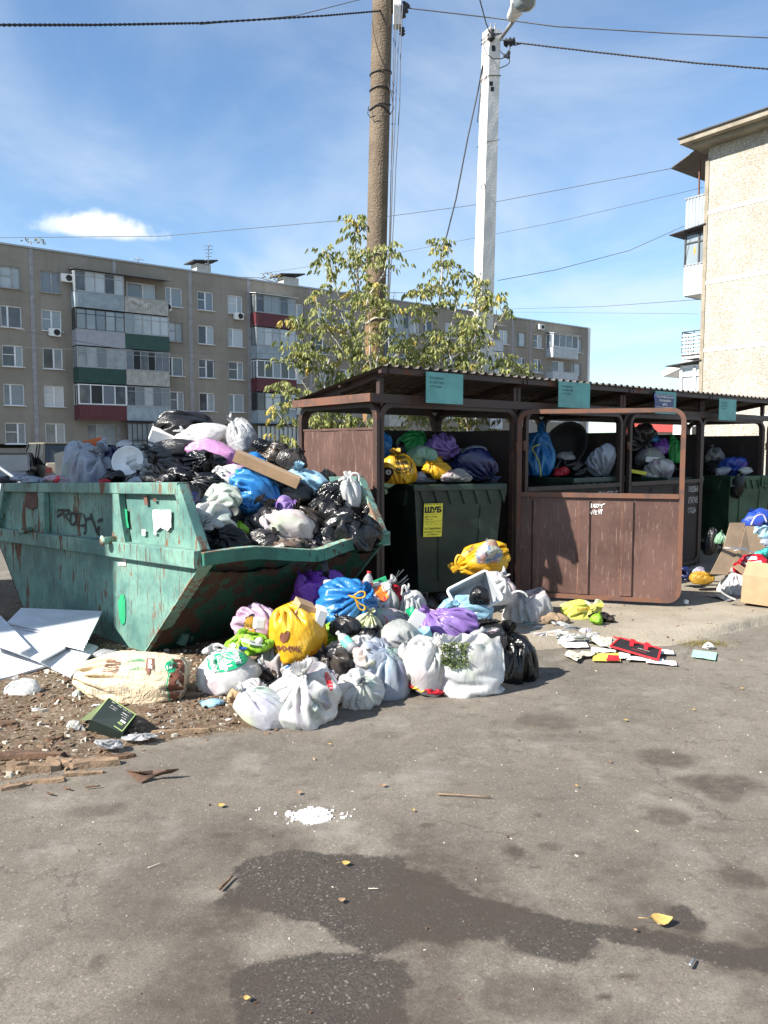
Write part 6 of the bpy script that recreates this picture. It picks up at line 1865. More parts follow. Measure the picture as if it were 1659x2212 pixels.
G3 = 'rubbish in the third wheeled bin'
YB3 = bin3.location.y
bag('d1', 1421, 1018, 62, 52, YB3-.25, 'white', 'white bag with pink marks hanging over the rim of the third bin', K(.6, -.6, -.6), 12, .12, G3)
decal_poly(BAGS['d1'], [(1408, 1000), (1424, 996), (1426, 1001), (1412, 1006)], 'ppink', step=4)
bag('d2', 1431, 965, 44, 42, YB3, 'violet', 'purple printed bag in the upper part of the third bin', None, 0, .1, G3)
decal_text(BAGS['d2'], 'ЭКОНОМИЯ 100%', ((1414, 968), (1446, 974), (1414, 962)), 'ink_lilac', step=5)
decal_text(BAGS['d2'], '5Р03', ((1418, 977), (1437, 980), (1418, 970)), 'ink_lilac', step=5)
bag('d3', 1385, 945, 60, 60, YB3, 'dgrey', 'dark grey green bag top left in the third bin', None, 0, .1, G3)
bag('d4', 1404, 985, 60, 44, YB3-.1, 'grey', 'grey bag in the middle of the third bin', None, 0, .1, G3, kw=dict(crum=1.4))
bag('d5', 1458, 972, 28, 56, YB3-.1, 'green', 'green bag scrap at the right of the third bin', K(.2, -.3, 1), 0, .3, G3, kw=dict(crum=1.4))
bag('d6', 1450, 1005, 70, 60, YB3+.1, 'matte', 'black rubbish along the third bin', None, 0, .1, G3, kw=dict(crum=1.6))
bag('d7', 1390, 1008, 60, 60, YB3+.05, 'matte', 'black rubbish at the left of the third bin', None, 0, .1, G3, kw=dict(crum=1.6))
bag('d8', 1410, 945, 30, 20, YB3-.02, 'blue', 'blue and white scrap on top of the third bin', None, 0, .1, G3)
obox(1410, 993, YB3-.28, (.20, .03, .07), (0, 4, 8), 'paper', 'white tray in the middle of the third bin', 'tray', 'plastic_tray')
obox(1379, 1020, YB3-.42, (.22, .01, .045), (0, 10, 8), 'poster', 'yellow price strip sticking out of the third bin', 'strip', 'card_strip')

G4 = 'rubbish in the last wheeled bin'
YB4 = bin4.location.y
bag('e1', 1584, 1009, 58, 42, YB4-.15, 'ultra', 'royal blue bag with a yellow tie on the last bin', K(.1, -.5, -.8), 0, .12, G4, kw=dict(pleat=1.4))
bag('e2', 1562, 1018, 34, 18, YB4-.25, 'bwhite', 'white bag end left of the royal blue bag', None, 0, .1, G4)
bag('e3', 1543, 982, 36, 40, YB4+.1, 'grey', 'grey and white crumpled bag at the back left of the last bin', None, 0, .1, G4, kw=dict(crum=1.6))
bag('e4', 1545, 1010, 44, 44, YB4, 'matte', 'black rubbish at the left of the last bin', None, 0, .1, G4, kw=dict(crum=1.6))
bag('e5', 1610, 1017, 30, 16, YB4-.25, 'white', 'white bag corner right of the royal blue bag', K(1, -.1, .3), -20, .3, G4)
bag('e6', 1594, 1051, 28, 52, YB4-.48, 'matte', 'dark bag hanging down the front of the last bin', K(.2, -.3, -1), 0, .1, G4)
bag('e7', 1596, 1037, 12, 26, YB4-.52, 'lyellow', 'yellow tag hanging from the royal blue bag', None, -20, .1, G4, name='plastic_tag', cat='tag')

# ---------------------------------------------------------------- bags on the ground
# dark mound of loose rubbish under the pile
mnd = [(gx_, gy_) for gx_, gy_ in ()]
def mound(cx, cy, rx, ry, h, name, label, seed=0, m='matte'):
    n = 44; vs = []
    for i in range(n+1):
        for j in range(n+1):
            u = -1+2*i/n; v = -1+2*j/n; r2 = u*u+v*v
            z = h*max(0, 1-r2)**.8*(1+.35*mnoise.noise(Vector((u*4+seed, v*4, 1))))+.02*abs(mnoise.noise(Vector((u*14+seed, v*14, 3))))-.02
            vs.append((cx+u*rx, cy+v*ry, z))
    mb = MB(); mb.add(vs, [(i*(n+1)+j, (i+1)*(n+1)+j, (i+1)*(n+1)+j+1, i*(n+1)+j+1) for i in range(n) for j in range(n)], True)
    return tag(mb.build(name, P_[m]), label, 'rubbish', kind='stuff')
mound(-.25, 6.25, .75, .62, .42, 'loose_rubbish', 'dark loose rubbish under the bags between skip and first bin', 3)
mound(.35, 5.85, .55, .5, .16, 'loose_rubbish', 'flattened dark rubbish under the bags in front of the bin', 9)
def gy(py, px=829): return G(px, py).y
bag('g34', 1036, 1206, 108, 66, 7.0, 'yellow', 'yellow carrier bag lying on the foam crate, open to the right', K(-1, -.3, .1), -12, .10, GG, kw=dict(pleat=1.2))
decal_text(BAGS['g34'], 'лишнего', ((1010, 1195), (1026, 1184), (1006, 1188)), 'ink_black', step=4)
strap(BAGS['g34'], [(1004, 1208), (990, 1200), (984, 1216), (994, 1230), (1012, 1220)], .012, 'yellow', 6.75)
bag('g34b', 1056, 1192, 52, 48, 6.75, 'rainbow', 'clear ball of colourful crisp packets in the yellow carrier bag', None, 0, .1, GG)
bag('g33', 1066, 1268, 86, 70, 6.75, 'white', 'white bag with a handle squeezed behind the foam crate', K(.6, -.3, .6), 0, .1, GG)
bag('g31', 1003, 1322, 108, 64, 6.35, 'lblue', 'pale blue and white bag under the foam crate', K(-.3, -.7, .5), 0, .08, GG)
bag('g35', 1138, 1318, 92, 76, 'g', 'white', 'square white paper like bag with loop handles at the foot of the open gate', K(-.2, -.1, 1), 0, .04, GG, kw=dict(boxy=.5, crum=.8, lump=.5, pleat=.5))
strap(BAGS['g35'], [(1106, 1292), (1106, 1282), (1120, 1277), (1134, 1282), (1140, 1290)], .009, 'white', 6.55)
bag('g1', 686, 1276, 100, 84, 6.05, 'violet', 'bright violet bag with a tall peak standing against the skip', K(-.75, -.1, .8), 0, .30, GG, kw=dict(pleat=1.2, crum=1.3))
bag('g1b', 655, 1266, 34, 64, 5.98, 'violet', 'pointed violet bag corner rising by the dented skip lip', K(-.1, 0, 1), -10, .35, GG)
bag('g1c', 720, 1262, 40, 18, 5.9, 'white', 'white handles of a bag between the violet and blue bags', K(.8, 0, .4), 0, .2, GG, kw=dict(crum=1.6))
bag('g3', 820, 1286, 70, 70, 6.1, 'white', 'white bag stuffed with food cartons beside the blue drawstring bag', K(.3, -.3, 1), 0, .08, GG)
decal_poly(BAGS['g3'], [(806, 1272), (828, 1260), (840, 1290), (826, 1300), (812, 1286)], 'ink_orange', step=4)
decal_poly(BAGS['g3'], [(822, 1262), (838, 1256), (842, 1272), (828, 1278)], 'ink_white', step=4)
decal_poly(BAGS['g3'], [(820, 1292), (832, 1286), (836, 1296), (824, 1302)], 'ink_red', step=4)
obox(819, 1258, 6.12, (.13, .05, .05), (0, -22, 5), 'green_patch', 'green topped food carton sticking out of the white bag', 'carton', 'food_carton')
bag('g19', 855, 1290, 32, 62, 6.2, 'red', 'red bag at the right edge of the bag with food cartons', K(-.4, 0, 1), -18, .2, GG)
def bottle(px, py, Y, L, r, rot, m, cap, label, band=None, name='plastic_bottle'):
    b = empty(name, at(px, py, Y), rot=tuple(radians(a_) for a_ in rot)); tag(b, label, 'bottle')
    mb = MB(); mb.lathe([(0, 0), (r*.85, 0), (r, .015), (r*.96, L*.2), (r, L*.3), (r*.95, L*.45), (r, L*.6), (r*.8, L*.75), (r*.35, L*.9), (r*.33, L*.97), (0, L*.97)], 20); mb.build('body', P_[m] if m in P_ else M[m], b)
    mb = MB(); mb.lathe([(0, L*.93), (r*.42, L*.93), (r*.42, L*1.01), (0, L*1.01)], 14); mb.build('cap', P_[cap] if cap in P_ else M[cap], b)
    if band:
        mb = MB(); mb.lathe([(r*1.01, L*.25), (r*1.015, L*.27), (r*1.015, L*.55), (r*1.01, L*.57)], 20); mb.build('wrapper', P_[band], b)
    return b
bottle(790, 1290, 6.0, .20, .042, (-10, 8, 0), 'clear', 'ink_red', 'clear bottle with red cap and red band beside the blue drawstring bag', 'ink_red')
bag('g2', 749, 1304, 112, 96, 5.75, 'blue', 'blue bag closed with a yellow drawstring on the heap', K(.35, -.85, .45), 0, .06, GG, kw=dict(pleat=2.0, lump=.6))
YG2 = 5.75-.24
strap(BAGS['g2'], [(765, 1286), (778, 1278), (788, 1280), (786, 1290), (768, 1292), (756, 1288)], .006, 'ink_yellow' if 'ink_yellow' in P_ else 'yellow', YG2, 'drawstring')
strap(BAGS['g2'], [(766, 1288), (774, 1302), (788, 1310), (786, 1318), (776, 1314), (770, 1300), (767, 1289)], .006, 'yellow', YG2, 'drawstring')
strap(BAGS['g2'], [(767, 1289), (760, 1288), (752, 1286)], .006, 'yellow', YG2, 'drawstring')
bag('g21', 888, 1304, 52, 68, 6.15, 'white', 'white carrier bag with a knotted handle and green print', K(-.4, -.1, 1), 0, .3, GG)
decal_poly(BAGS['g21'], [(876, 1316), (892, 1308), (896, 1322), (884, 1334), (876, 1330)], 'ink_green', step=4)
strap(BAGS['g21'], [(868, 1286), (870, 1268), (876, 1266), (880, 1280)], .009, 'white', 6.05)
bag('g36', 928, 1308, 40, 32, 6.9, 'dgrey', 'dark clear bag in the shade between heap and foam crate', None, 0, .1, GG)
bag('g36b', 962, 1296, 40, 30, 7.1, 'dgrey', 'dark film in the shade under the wheeled bin', None, 0, .1, GG, name='plastic_scrap', cat='wrapper')
bag('g22', 848, 1336, 64, 40, 5.8, 'milky', 'milky round bag with faint red lettering', K(.8, -.2, .3), 10, .05, GG)
decal_poly(BAGS['g22'], thick([(828, 1330), (834, 1336), (838, 1346)], 2), 'ink_red', step=3)
decal_text(BAGS['g22'], 'Ромашки', ((832, 1338), (850, 1336), (832, 1330)), 'ink_lilac', step=4)
bag('g14', 792, 1351, 70, 66, 5.55, 'pyellow', 'clear bag packed with white and yellow tissues', K(.3, -.2, 1), 0, .1, GG, kw=dict(crum=1.4, boxy=.2))
bag('g13', 728, 1372, 64, 50, 5.5, 'lime', 'lime green bag between the yellow bag and the clear bag', K(.3, -.6, .4), 0, .1, GG, kw=dict(crum=1.8))
bag('g4', 562, 1350, 98, 76, 5.45, 'ppink', 'pale pink bag over yellow packets and a white tub', K(.7, -.6, .2), 10, .08, GG, kw=dict(lump=.6))
decal_poly(BAGS['g4'], [(526, 1346), (536, 1330), (548, 1332), (546, 1350), (554, 1372), (544, 1378), (530, 1366)], 'dyellow', step=4)
decal_poly(BAGS['g4'], thick([(530, 1336), (540, 1330), (548, 1326)], 4), 'ink_black', step=3)
obox(560, 1346, 5.18, (.075, .06, .075), (0, 8, 20), 'paper', 'white tub stuck in the pale pink bag', 'tub', 'plastic_tub', bev=.012)
bag('g5', 530, 1386, 84, 54, 5.25, 'lime', 'lime green and white carrier bag left of the yellow bird bag', K(-.5, -.3, .8), 0, .12, GG, kw=dict(crum=1.5))
decal_poly(BAGS['g5'], circ(504, 1394, 5.5), 'ink_white', step=4)
decal_poly(BAGS['g5'], [(516, 1396), (534, 1398), (532, 1404), (516, 1403)], 'ink_blue', step=4)
bag('g5b', 566, 1392, 46, 30, 5.12, 'lime', 'lime green bag flap at the foot of the yellow bag', K(.6, -.2, .6), -20, .25, GG)
bag('g5c', 548, 1388, 48, 14, 5.1, 'white', 'white bag handle lying across the lime green bag', None, 30, .1, GG, name='plastic_scrap', cat='wrapper')
bottle(556, 1386, 5.12, .07, .024, (70, 0, 30), 'white', 'white', 'small white bottle lying in front of the lime green bag')
bag('g6', 644, 1366, 112, 122, 5.25, 'yellow', 'tall yellow carrier bag with brown bird print and cardboard box sticking out', K(-.4, .1, 1), 0, .04, GG, kw=dict(boxy=.35, lump=.6, pleat=.8, flat=.85))
BG6 = BAGS['g6']
decal_poly(BG6, [(604, 1374), (608, 1366), (614, 1368), (620, 1362), (625, 1364), (624, 1376), (619, 1386), (610, 1389), (605, 1384)], 'ink_brown', 'bird_print', 4)
decal_text(BG6, 'ЧИЖИК', ((590, 1407), (650, 1409), (590, 1394)), 'ink_brown', bold=.05, step=5)
obox(655, 1316, 5.22, (.13, .12, .10), (14, 24, 28), 'card', 'small cardboard box poking out of the tall yellow bag')
obox(690, 1330, 5.20, (.06, .12, .11), (10, 18, 20), 'paper', 'white box beside the small cardboard box in the yellow bag', 'carton', 'carton')
bag('g12', 728, 1430, 66, 86, 5.1, 'dgrey', 'dark silvery bag between the tall yellow bag and the white ball bag', K(-.4, -.1, 1), -25, .1, GG, kw=dict(crum=1.4))
bag('g16', 772, 1396, 66, 46, 5.25, 'clear', 'clear crinkly bag under the tissues bag', None, 0, .1, GG)
bag('g23', 864, 1383, 88, 82, 5.45, 'milky', 'milky white tied bag with a fan of creases in the middle of the heap', K(.75, -.7, -.1), 28, .12, GG, kw=dict(pleat=1.8, lump=.7))
obox(897, 1343, 5.55, (.085, .05, .16), (8, 30, 12), 'paper', 'small white printed carton between milky bag and purple bag', 'carton', 'carton')
o = empty('paper_cup', at(918, 1374, 5.42), rot=(radians(15), radians(-24), 0)); tag(o, 'teal and white paper cup with a pink blot on the heap', 'cup')
mb = MB(); mb.lathe([(0, -.055), (.045, -.055), (.055, .04), (.058, .045), (.05, .045), (.042, -.05)], 20); mb.build('body', P_['lblue'], o)
mb = MB(); mb.lathe([(.0465, -.04), (.0548, .02)], 20); mb.build('print', P_['ink_teal'], o)
bag('g28', 968, 1352, 110, 72, 5.75, 'purple', 'soft purple bag right of the milky tied bag', K(-.8, -.2, .2), 18, .12, GG, kw=dict(pleat=1.2))
bottle(1002, 1402, 5.45, .22, .045, (20, 38, 0), 'clear', 'clear', 'clear ribbed water bottle lying on the big white open bag')
bag('g26', 827, 1446, 108, 112, 'g', 'bwhite', 'big bluish white carrier bag with a bright blue bag inside', K(.3, -.2, 1), 0, .04, GG, kw=dict(boxy=.3, lump=.5))
bag('g26b', 812, 1412, 70, 44, 5.18, 'blue', 'bright blue bag showing in the mouth of the big bluish white bag', K(-.3, -.6, .4), 0, .1, GG, kw=dict(crum=1.5))
bag('g26c', 794, 1424, 56, 50, 4.98, 'white2', 'pinkish white bag edge folded over the bright blue bag', K(.4, -.2, 1), 25, .1, GG)
bag('g26d', 872, 1404, 22, 38, 5.05, 'white', 'upright white bag handle at the right of the big bluish white bag', K(.2, 0, 1), 0, .4, GG, name='bag_handle', cat='handle')
bottle(765, 1404, 5.02, .17, .038, (-30, -50, 0), 'clear', 'white', 'small clear bottle with a teal band beside the bright blue bag', 'ink_teal')
bag('g27', 918, 1438, 88, 124, 'g', 'white', 'left half of a big white bag, leaning on the open one', K(.5, -.1, .9), 18, .06, GG)
me_ = None
bag('g27c', 1006, 1440, 150, 112, 'g', 'white', 'big white open bag with green weeds in its mouth', K(-.35, -.25, 1), 0, 0, GG, kw=dict(open_=.62, boxy=.25, lump=.5, flat=.9, pleat=1.4))
bag('g27d', 932, 1454, 66, 86, 'g', 'white2', 'small clear white bag of paper cups leaning on the big open bag', K(-.05, -.1, 1), 0, .26, GG, kw=dict(boxy=.3, crum=1.4))
bag('g27e', 962, 1460, 60, 64, 5.12, 'clear', 'clear film bulging beside the bag of paper cups', None, 0, .1, GG)
bag('g27f', 896, 1448, 50, 60, 5.3, 'bwhite', 'bluish white bag corner behind the bag of paper cups', None, 0, .1, GG)
# weeds in the bag mouth
def weed_mb(c, rx, rz_, n, L, seed):
    rg = random.Random(seed); mb = MB()
    for i in range(n):
        p = c+Vector((rg.uniform(-rx, rx), rg.uniform(-rx, rx)*.6, rg.uniform(-rz_, rz_)))
        d = Vector((rg.gauss(0, 1), rg.gauss(0, 1)-.6, rg.gauss(.2, .8))).normalized()*L*rg.uniform(.5, 1.2); s = d.cross(Vector((rg.gauss(0, 1), rg.gauss(0, 1), rg.gauss(0, 1)))).normalized()*L*.22
        mb.add([p, p+d*.5+s, p+d, p+d*.5-s], [(0, 1, 2, 3)])
    return mb
M['weed'] = simple('weed_leaves', (.11, .15, .035), .7, .4, 30)
M['weed_dry'] = simple('dry_weed', (.22, .18, .05), .8, .4, 30)
tag(weed_mb(BAGS['g27c'].location+Vector((-.09, -.14, .12)), .085, .07, 900, .03, 4).build('weeds', M['weed']), 'green weeds stuffed in the mouth of the big white bag', 'weeds', kind='stuff')
bag('g30', 1110, 1408, 90, 122, 'g', 'black', 'glossy black bag standing alone at the right of the ground heap', K(-.05, -.1, 1), 0, .24, GG, kw=dict(crum=1.4, pleat=1.5, lump=.7))
bag('g7', 493, 1452, 122, 104, 'g', 'white', 'white and green printed carrier bag at the left of the ground heap', K(-.6, .1, 1), -12, .06, GG, kw=dict(boxy=.25, lump=.6))
BG7 = BAGS['g7']
decal_poly(BG7, [(446, 1424), (462, 1414), (490, 1406), (520, 1404), (536, 1408), (540, 1418), (530, 1434), (506, 1446), (480, 1452), (462, 1452), (450, 1444)], 'ink_green', step=5)
for t, q in (('ЖИВЕ', ((474, 1450), (462, 1416), (462, 1454))), ('ВЕТ', ((486, 1444), (478, 1414), (476, 1448))), ('ТРИ', ((504, 1442), (492, 1410), (490, 1446))), ('ДОМ', ((524, 1432), (516, 1406), (510, 1436)))):
    oo = decal_text(BG7, t, q, 'ink_white', bold=.05, step=5)
    if oo:
        for v in oo.data.vertices: v.co = v.co+Vector((0, -.004, .001))
strap(BG7, [(478, 1406), (464, 1402), (464, 1394), (476, 1394), (490, 1402)], .010, 'white', 4.85)
bag('g8', 598, 1440, 92, 84, 5.2, 'grey', 'silvery translucent bag showing a brown inner bag and blue paper', K(-.6, -.7, -.2), 0, .06, GG, kw=dict(crum=1.2))
decal_poly(BAGS['g8'], [(610, 1420), (630, 1416), (634, 1436), (626, 1456), (614, 1450), (618, 1436)], 'blue', step=4)
decal_poly(BAGS['g8'], [(560, 1454), (580, 1442), (596, 1450), (598, 1466), (580, 1474), (564, 1466)], 'brown', step=4)
bag('g17', 712, 1466, 52, 74, 5.05, 'lav', 'lavender tinted clear bag right of the front white bags', None, 0, .1, GG)
bag('g9', 570, 1524, 116, 86, 'g', 'white', 'white translucent bag lying at the front left of the heap', K(-.7, -.1, .8), 22, .06, GG, kw=dict(pleat=1.3))
bag('g9b', 552, 1494, 66, 46, 4.85, 'white', 'upper lobe of the white translucent bag at the front left', K(.4, -.4, .8), 0, .06, GG)
bag('g10', 655, 1496, 138, 136, 'g', 'white', 'largest white translucent bag at the front of the heap', K(-.35, -.75, .6), 0, .06, GG, kw=dict(pleat=1.5, lump=.6))
BG10 = BAGS['g10']
decal_poly(BG10, [(702, 1452), (708, 1452), (716, 1466), (719, 1486), (716, 1494), (708, 1484), (702, 1466)], 'ink_red', step=4)
decal_poly(BG10, [(690, 1496), (706, 1488), (716, 1528), (704, 1536), (694, 1520)], 'milky', step=4)
oo = decal_text(BG10, 'ШТРИХИ', ((702, 1530), (698, 1492), (710, 1530)), 'ink_lilac', bold=.04, step=4)
decal_poly(BG10, [(676, 1512), (690, 1516), (694, 1540), (686, 1556), (672, 1552), (668, 1530)], 'mgreen', step=4)
strap(BG10, [(620, 1470), (622, 1462), (628, 1456), (632, 1460), (630, 1468)], .008, 'white', 4.55)
bag('g11', 777, 1490, 92, 74, 'g', 'white', 'small round white bag with its knot facing out, front centre of the heap', K(.0, -.9, .35), 0, .08, GG, kw=dict(pleat=2.2, lump=.5))
bag('g15', 512, 1498, 40, 38, 4.75, 'dyellow', 'brown paper scrap between the front white bags', None, 0, .1, None, name='paper_scrap', cat='paper', kw=dict(crum=1.8))
BAGS['g15'].data.materials[0] = M['card']
bag('g15b', 456, 1520, 56, 20, 'g', 'lblue', 'blue and white wrapper on the dirt left of the front white bag', None, 0, .1, None, name='wrapper', cat='wrapper')
bag('g37', 922, 1486, 80, 26, 'g', 'red', 'red and yellow snack wrapper flat under the bag of paper cups', None, 8, .05, None, name='wrapper', cat='wrapper', kw=dict(crum=1.2))
decal_poly(BAGS['g37'], [(888, 1488), (900, 1476), (912, 1484), (918, 1494), (890, 1498)], 'yellow', step=4)
decal_poly(BAGS['g37'], thick([(896, 1492), (904, 1486), (912, 1492)], 2), 'ink_black', step=3)
bag('g30b', 1050, 1346, 60, 24, 6.0, 'matte', 'black film lying flat behind the purple bag', None, 0, .1, None, name='plastic_scrap', cat='wrapper', kw=dict(crum=2))
bag('g30c', 1046, 1364, 60, 14, 5.8, 'white', 'white paper strip between the black bags', None, -14, .1, None, name='paper_scrap', cat='paper', kw=dict(crum=2))
for i, (x, y, w_, h_, m_, lb_) in enumerate(((700, 1330, 50, 40, 'matte', 'black bag in the gap under the violet and blue bags'), (640, 1330, 60, 50, 'matte', 'black bag in the shade behind the tall yellow bag'), (800, 1376, 60, 40, 'matte', 'black bag in the gap under the tissues bag'), (745, 1350, 60, 40, 'dgrey', 'dark bag under the blue drawstring bag'), (850, 1420, 60, 50, 'dgrey', 'dark bag under the milky tied bag'), (940, 1400, 70, 50, 'milky', 'pale bag in the gap below the teal cup'))):
    bag('gf%d' % i, x, y, w_, h_, 5.9 if y < 1345 else 5.4, m_, lb_, None, 0, .1, GG, kw=dict(crum=1.6))

for i, (x, y, w_, h_, Y_, m_, lb_) in enumerate(((704, 1300, 40, 30, 5.95, 'milky', 'small milky bag at the foot of the violet bag'), (905, 1316, 40, 34, 6.2, 'white', 'small white bag between the green printed bag and the foam crate'), (818, 1330, 44, 30, 5.8, 'mgreen', 'small greenish white bag under the bag with food cartons'), (934, 1330, 34, 28, 5.95, 'ppink', 'small pink bag left of the soft purple bag'), (668, 1438, 40, 36, 4.98, 'grey', 'small grey bag between the silvery bag and the largest white bag'), (745, 1400, 40, 34, 5.2, 'bwhite', 'small bluish bag above the dark silvery bag'))):
    bag('gs%d' % i, x, y, w_, h_, Y_, m_, lb_, None, 0, .1, GG, kw=dict(crum=1.5))

# foam / plastic crate tipped on its side, with a black bag in it
cr = empty('storage_crate', at(1026, 1284, 6.35), rot=(radians(62), radians(-24), radians(14))); tag(cr, 'pale grey plastic crate tipped towards the viewer on the heap, black bag inside', 'crate')
W_, D_, H_ = .36, .26, .22
def crp(f, z, ins=0): return [(-W_/2*f+ins, -D_/2*f+ins, z), (W_/2*f-ins, -D_/2*f+ins, z), (W_/2*f-ins, D_/2*f-ins, z), (-W_/2*f+ins, D_/2*f-ins, z)]
r = crp(.86, -H_)+crp(1, 0)+crp(1, 0, .006)+crp(.86, -H_+.006, .006)
fs = [(3, 2, 1, 0)]
for i in range(3):
    for k_ in range(4):
        q = i*4+k_; e = i*4+(k_+1) % 4; fs.append((q, e, e+4, q+4))
fs.append((12, 13, 14, 15))
mb = MB(); mb.add(r, fs); mb.build('crate_body', P_['bwhite'] if False else M['lgrey'], cr)
mb = MB(); rr_ = rr_pts(-W_/2-.008, W_/2+.008, -D_/2-.008, D_/2+.008, .03)
mb.tube([Vector((p.x, p.z, 0)) for p in rr_], .012, 6, cap=False); mb.build('crate_rim', M['white'], cr)
for i in range(8):
    mb = MB(); a_ = 2*pi*i/8; cx_, cz_ = W_*.30+cos(a_)*.016*(1 if i % 2 else .5), -H_*.45+sin(a_)*.02
    mb.tube([(W_/2*.94+.002, -D_*.2+cos(a_)*.02, cz_), (W_/2*.94+.006, -D_*.2+cos(a_)*.02, cz_)], .005, 6); mb.build('vent_hole', M['ink'], cr)
mb = MB(); mb.box((-W_*.5-.001, 0, -H_*.3), (.004, .10, .03), bev=.001); mb.build('hand_hole', M['ink'], cr)
bag('g32', 1036, 1286, 40, 40, 6.30, 'black', 'small glossy black bag inside the tipped pale crate', None, 0, .1, GG, kw=dict(crum=1.8))

# ---------------------------------------------------------------- right-hand pile in front of the last bay
GR = 'rubbish piled in front of the last bay'
def bent_board(pts, thick_, name, m, label, cat='cardboard', group=None):
    """sheet given by rows of world points"""
    mb = MB(); nr = len(pts); nc_ = len(pts[0]); vs = [p for row in pts for p in row]
    n_ = (Vector(pts[0][1])-Vector(pts[0][0])).cross(Vector(pts[1][0])-Vector(pts[0][0])).normalized()*thick_
    vs2 = [Vector(p)+n_ for p in vs]; N = len(vs)
    fs = []
    for i in range(nr-1):
        for j in range(nc_-1):
            q = (i*nc_+j, i*nc_+j+1, (i+1)*nc_+j+1, (i+1)*nc_+j); fs.append(q); fs.append(tuple(N+x for x in reversed(q)))
    def edge(a_, b_): fs.append((a_, b_, b_+N, a_+N))
    for j in range(nc_-1): edge(j, j+1); edge((nr-1)*nc_+j, (nr-1)*nc_+j+1)
    for i in range(nr-1): edge(i*nc_, (i+1)*nc_); edge(i*nc_+nc_-1, (i+1)*nc_+nc_-1)
    mb.add([*vs, *vs2], fs); o = mb.build(name, M[m] if m in M else P_[m])
    if label: tag(o, label, cat, group)
    return o
o = bent_board([[at(1578, 1129, 8.9), at(1610, 1129, 9.0)], [at(1562, 1185, 8.6), at(1598, 1186, 8.7)], [at(1534, 1240, 8.2), at(1572, 1241, 8.3)]], .012, 'cardboard_sheet', 'card_dull', 'narrow brown cardboard sheet leaning on the last bin, tied with string', group=GR)
o2 = bent_board([[at(1611, 1136, 8.95), at(1630, 1136, 9.0), at(1659, 1148, 9.0)], [at(1600, 1180, 8.7), at(1620, 1190, 8.75), at(1650, 1192, 8.8)], [at(1574, 1236, 8.3), at(1600, 1240, 8.35), at(1632, 1236, 8.45)]], .012, 'cardboard_sheet', 'card_dull', 'wide bent brown cardboard sheet leaning at the right edge', group=GR)
mb = MB(); mb.tube([at(1565, 1183, 8.5), at(1590, 1184, 8.5), at(1612, 1185, 8.5)], .009, 6); mb.tube([at(1586, 1190, 8.5), at(1600, 1184, 8.48), at(1622, 1191, 8.5), at(1634, 1201, 8.5)], .008, 6)
tag(mb.build('string', M['white']), 'white string tied round the leaning cardboard', 'string')
bag('r1', 1638, 1120, 66, 42, 9.1, 'ultra', 'royal blue bag behind the leaning cardboard', None, 0, .1, GR)
strap(BAGS['r1'], [(1622, 1134), (1632, 1116), (1648, 1112), (1656, 1128)], .008, 'white', 8.85)
bag('r2', 1648, 1150, 60, 40, 9.0, 'lblue', 'pale blue bag below the royal blue bag at the right edge', None, 0, .1, GR)
bag('r2b', 1652, 1176, 34, 24, 8.9, 'bwhite', 'whitish bag at the right edge above the teal cloth', None, 0, .1, GR)
bag('r3', 1650, 1194, 40, 20, 8.6, 'teal', 'teal green cloth at the right edge', None, 0, .1, GR, name='cloth', cat='cloth')
bag('r4', 1646, 1212, 50, 26, 8.3, 'black', 'glossy black bag above the cardboard box at the right edge', None, 0, .1, GR)
bag('r5', 1621, 1221, 62, 46, 8.0, 'red', 'red printed packet with white lettering behind the cardboard box', K(-1, -.2, .3), 8, .05, GR, name='packet', cat='packet')
decal_text(BAGS['r5'], 'Чистота', ((1604, 1224), (1646, 1218), (1602, 1214)), 'ink_white', bold=.04, step=4)
decal_poly(BAGS['r5'], [(1612, 1203), (1634, 1202), (1636, 1208), (1614, 1210)], 'ink_white', step=4)
bag('r6', 1588, 1262, 68, 68, 'g', 'white', 'white bag with soft creases next to the cardboard box', K(-.3, -.1, 1), 0, .1, GR, kw=dict(pleat=1.3, lump=.7))
strap(BAGS['r6'], [(1555, 1262), (1556, 1276), (1572, 1288), (1590, 1296)], .010, 'white', 7.5)
cb = empty('cardboard_box', at(1646, 1272, 7.55), rot=(0, radians(2), radians(-38))); tag(cb, 'brown cardboard box with open flaps and a white label at the right edge', 'box', GR)
mb = MB()
bw, bd, bh = .30, .26, .27
for (c_, s_) in (((0, -bd/2, 0), (bw, .006, bh)), ((0, bd/2, 0), (bw, .006, bh)), ((-bw/2, 0, 0), (.006, bd, bh)), ((bw/2, 0, 0), (.006, bd, bh)), ((0, 0, -bh/2), (bw, bd, .006))): mb.box(c_, s_)
mb.build('body', M['card'], cb)
mb = MB(); mb.prism([(-bw/2, -bd/2, bh/2), (bw/2, -bd/2, bh/2), (bw/2-.02, -bd/2+.05, bh/2+.13), (-bw/2+.02, -bd/2+.05, bh/2+.13)], (0, .005, 0)); mb.build('flap', M['card'], cb)
mb = MB(); mb.prism([(-bw/2, -bd/2, bh/2), (-bw/2, bd/2, bh/2), (-bw/2-.10, bd/2-.02, bh/2+.06), (-bw/2-.10, -bd/2+.02, bh/2+.06)], (0, 0, .005)); mb.build('flap', M['card'], cb)
mb = MB(); mb.box((-bw/2-.004, -.02, -.01), (.003, .06, .12)); o = mb.build('label', M['paper'], cb)
for k_ in range(4):
    mb = MB(); mb.box((-bw/2-.0065, -.02, .035-.025*k_), (.002, .045, .004)); mb.build('print_line', P_['ink_grey'], o)
bag('r7', 1516, 1248, 52, 28, 8.35, 'dyellow', 'ochre yellow bag flat on the pad behind the open gate', K(.3, -.3, .7), 0, .15, GR, kw=dict(crum=1.6))
bag('r8', 1481, 1240, 36, 32, 8.5, 'dblue', 'dark blue clothing scrap beside the ochre bag', None, 0, .1, GR, name='clothes', cat='clothes', kw=dict(crum=2))
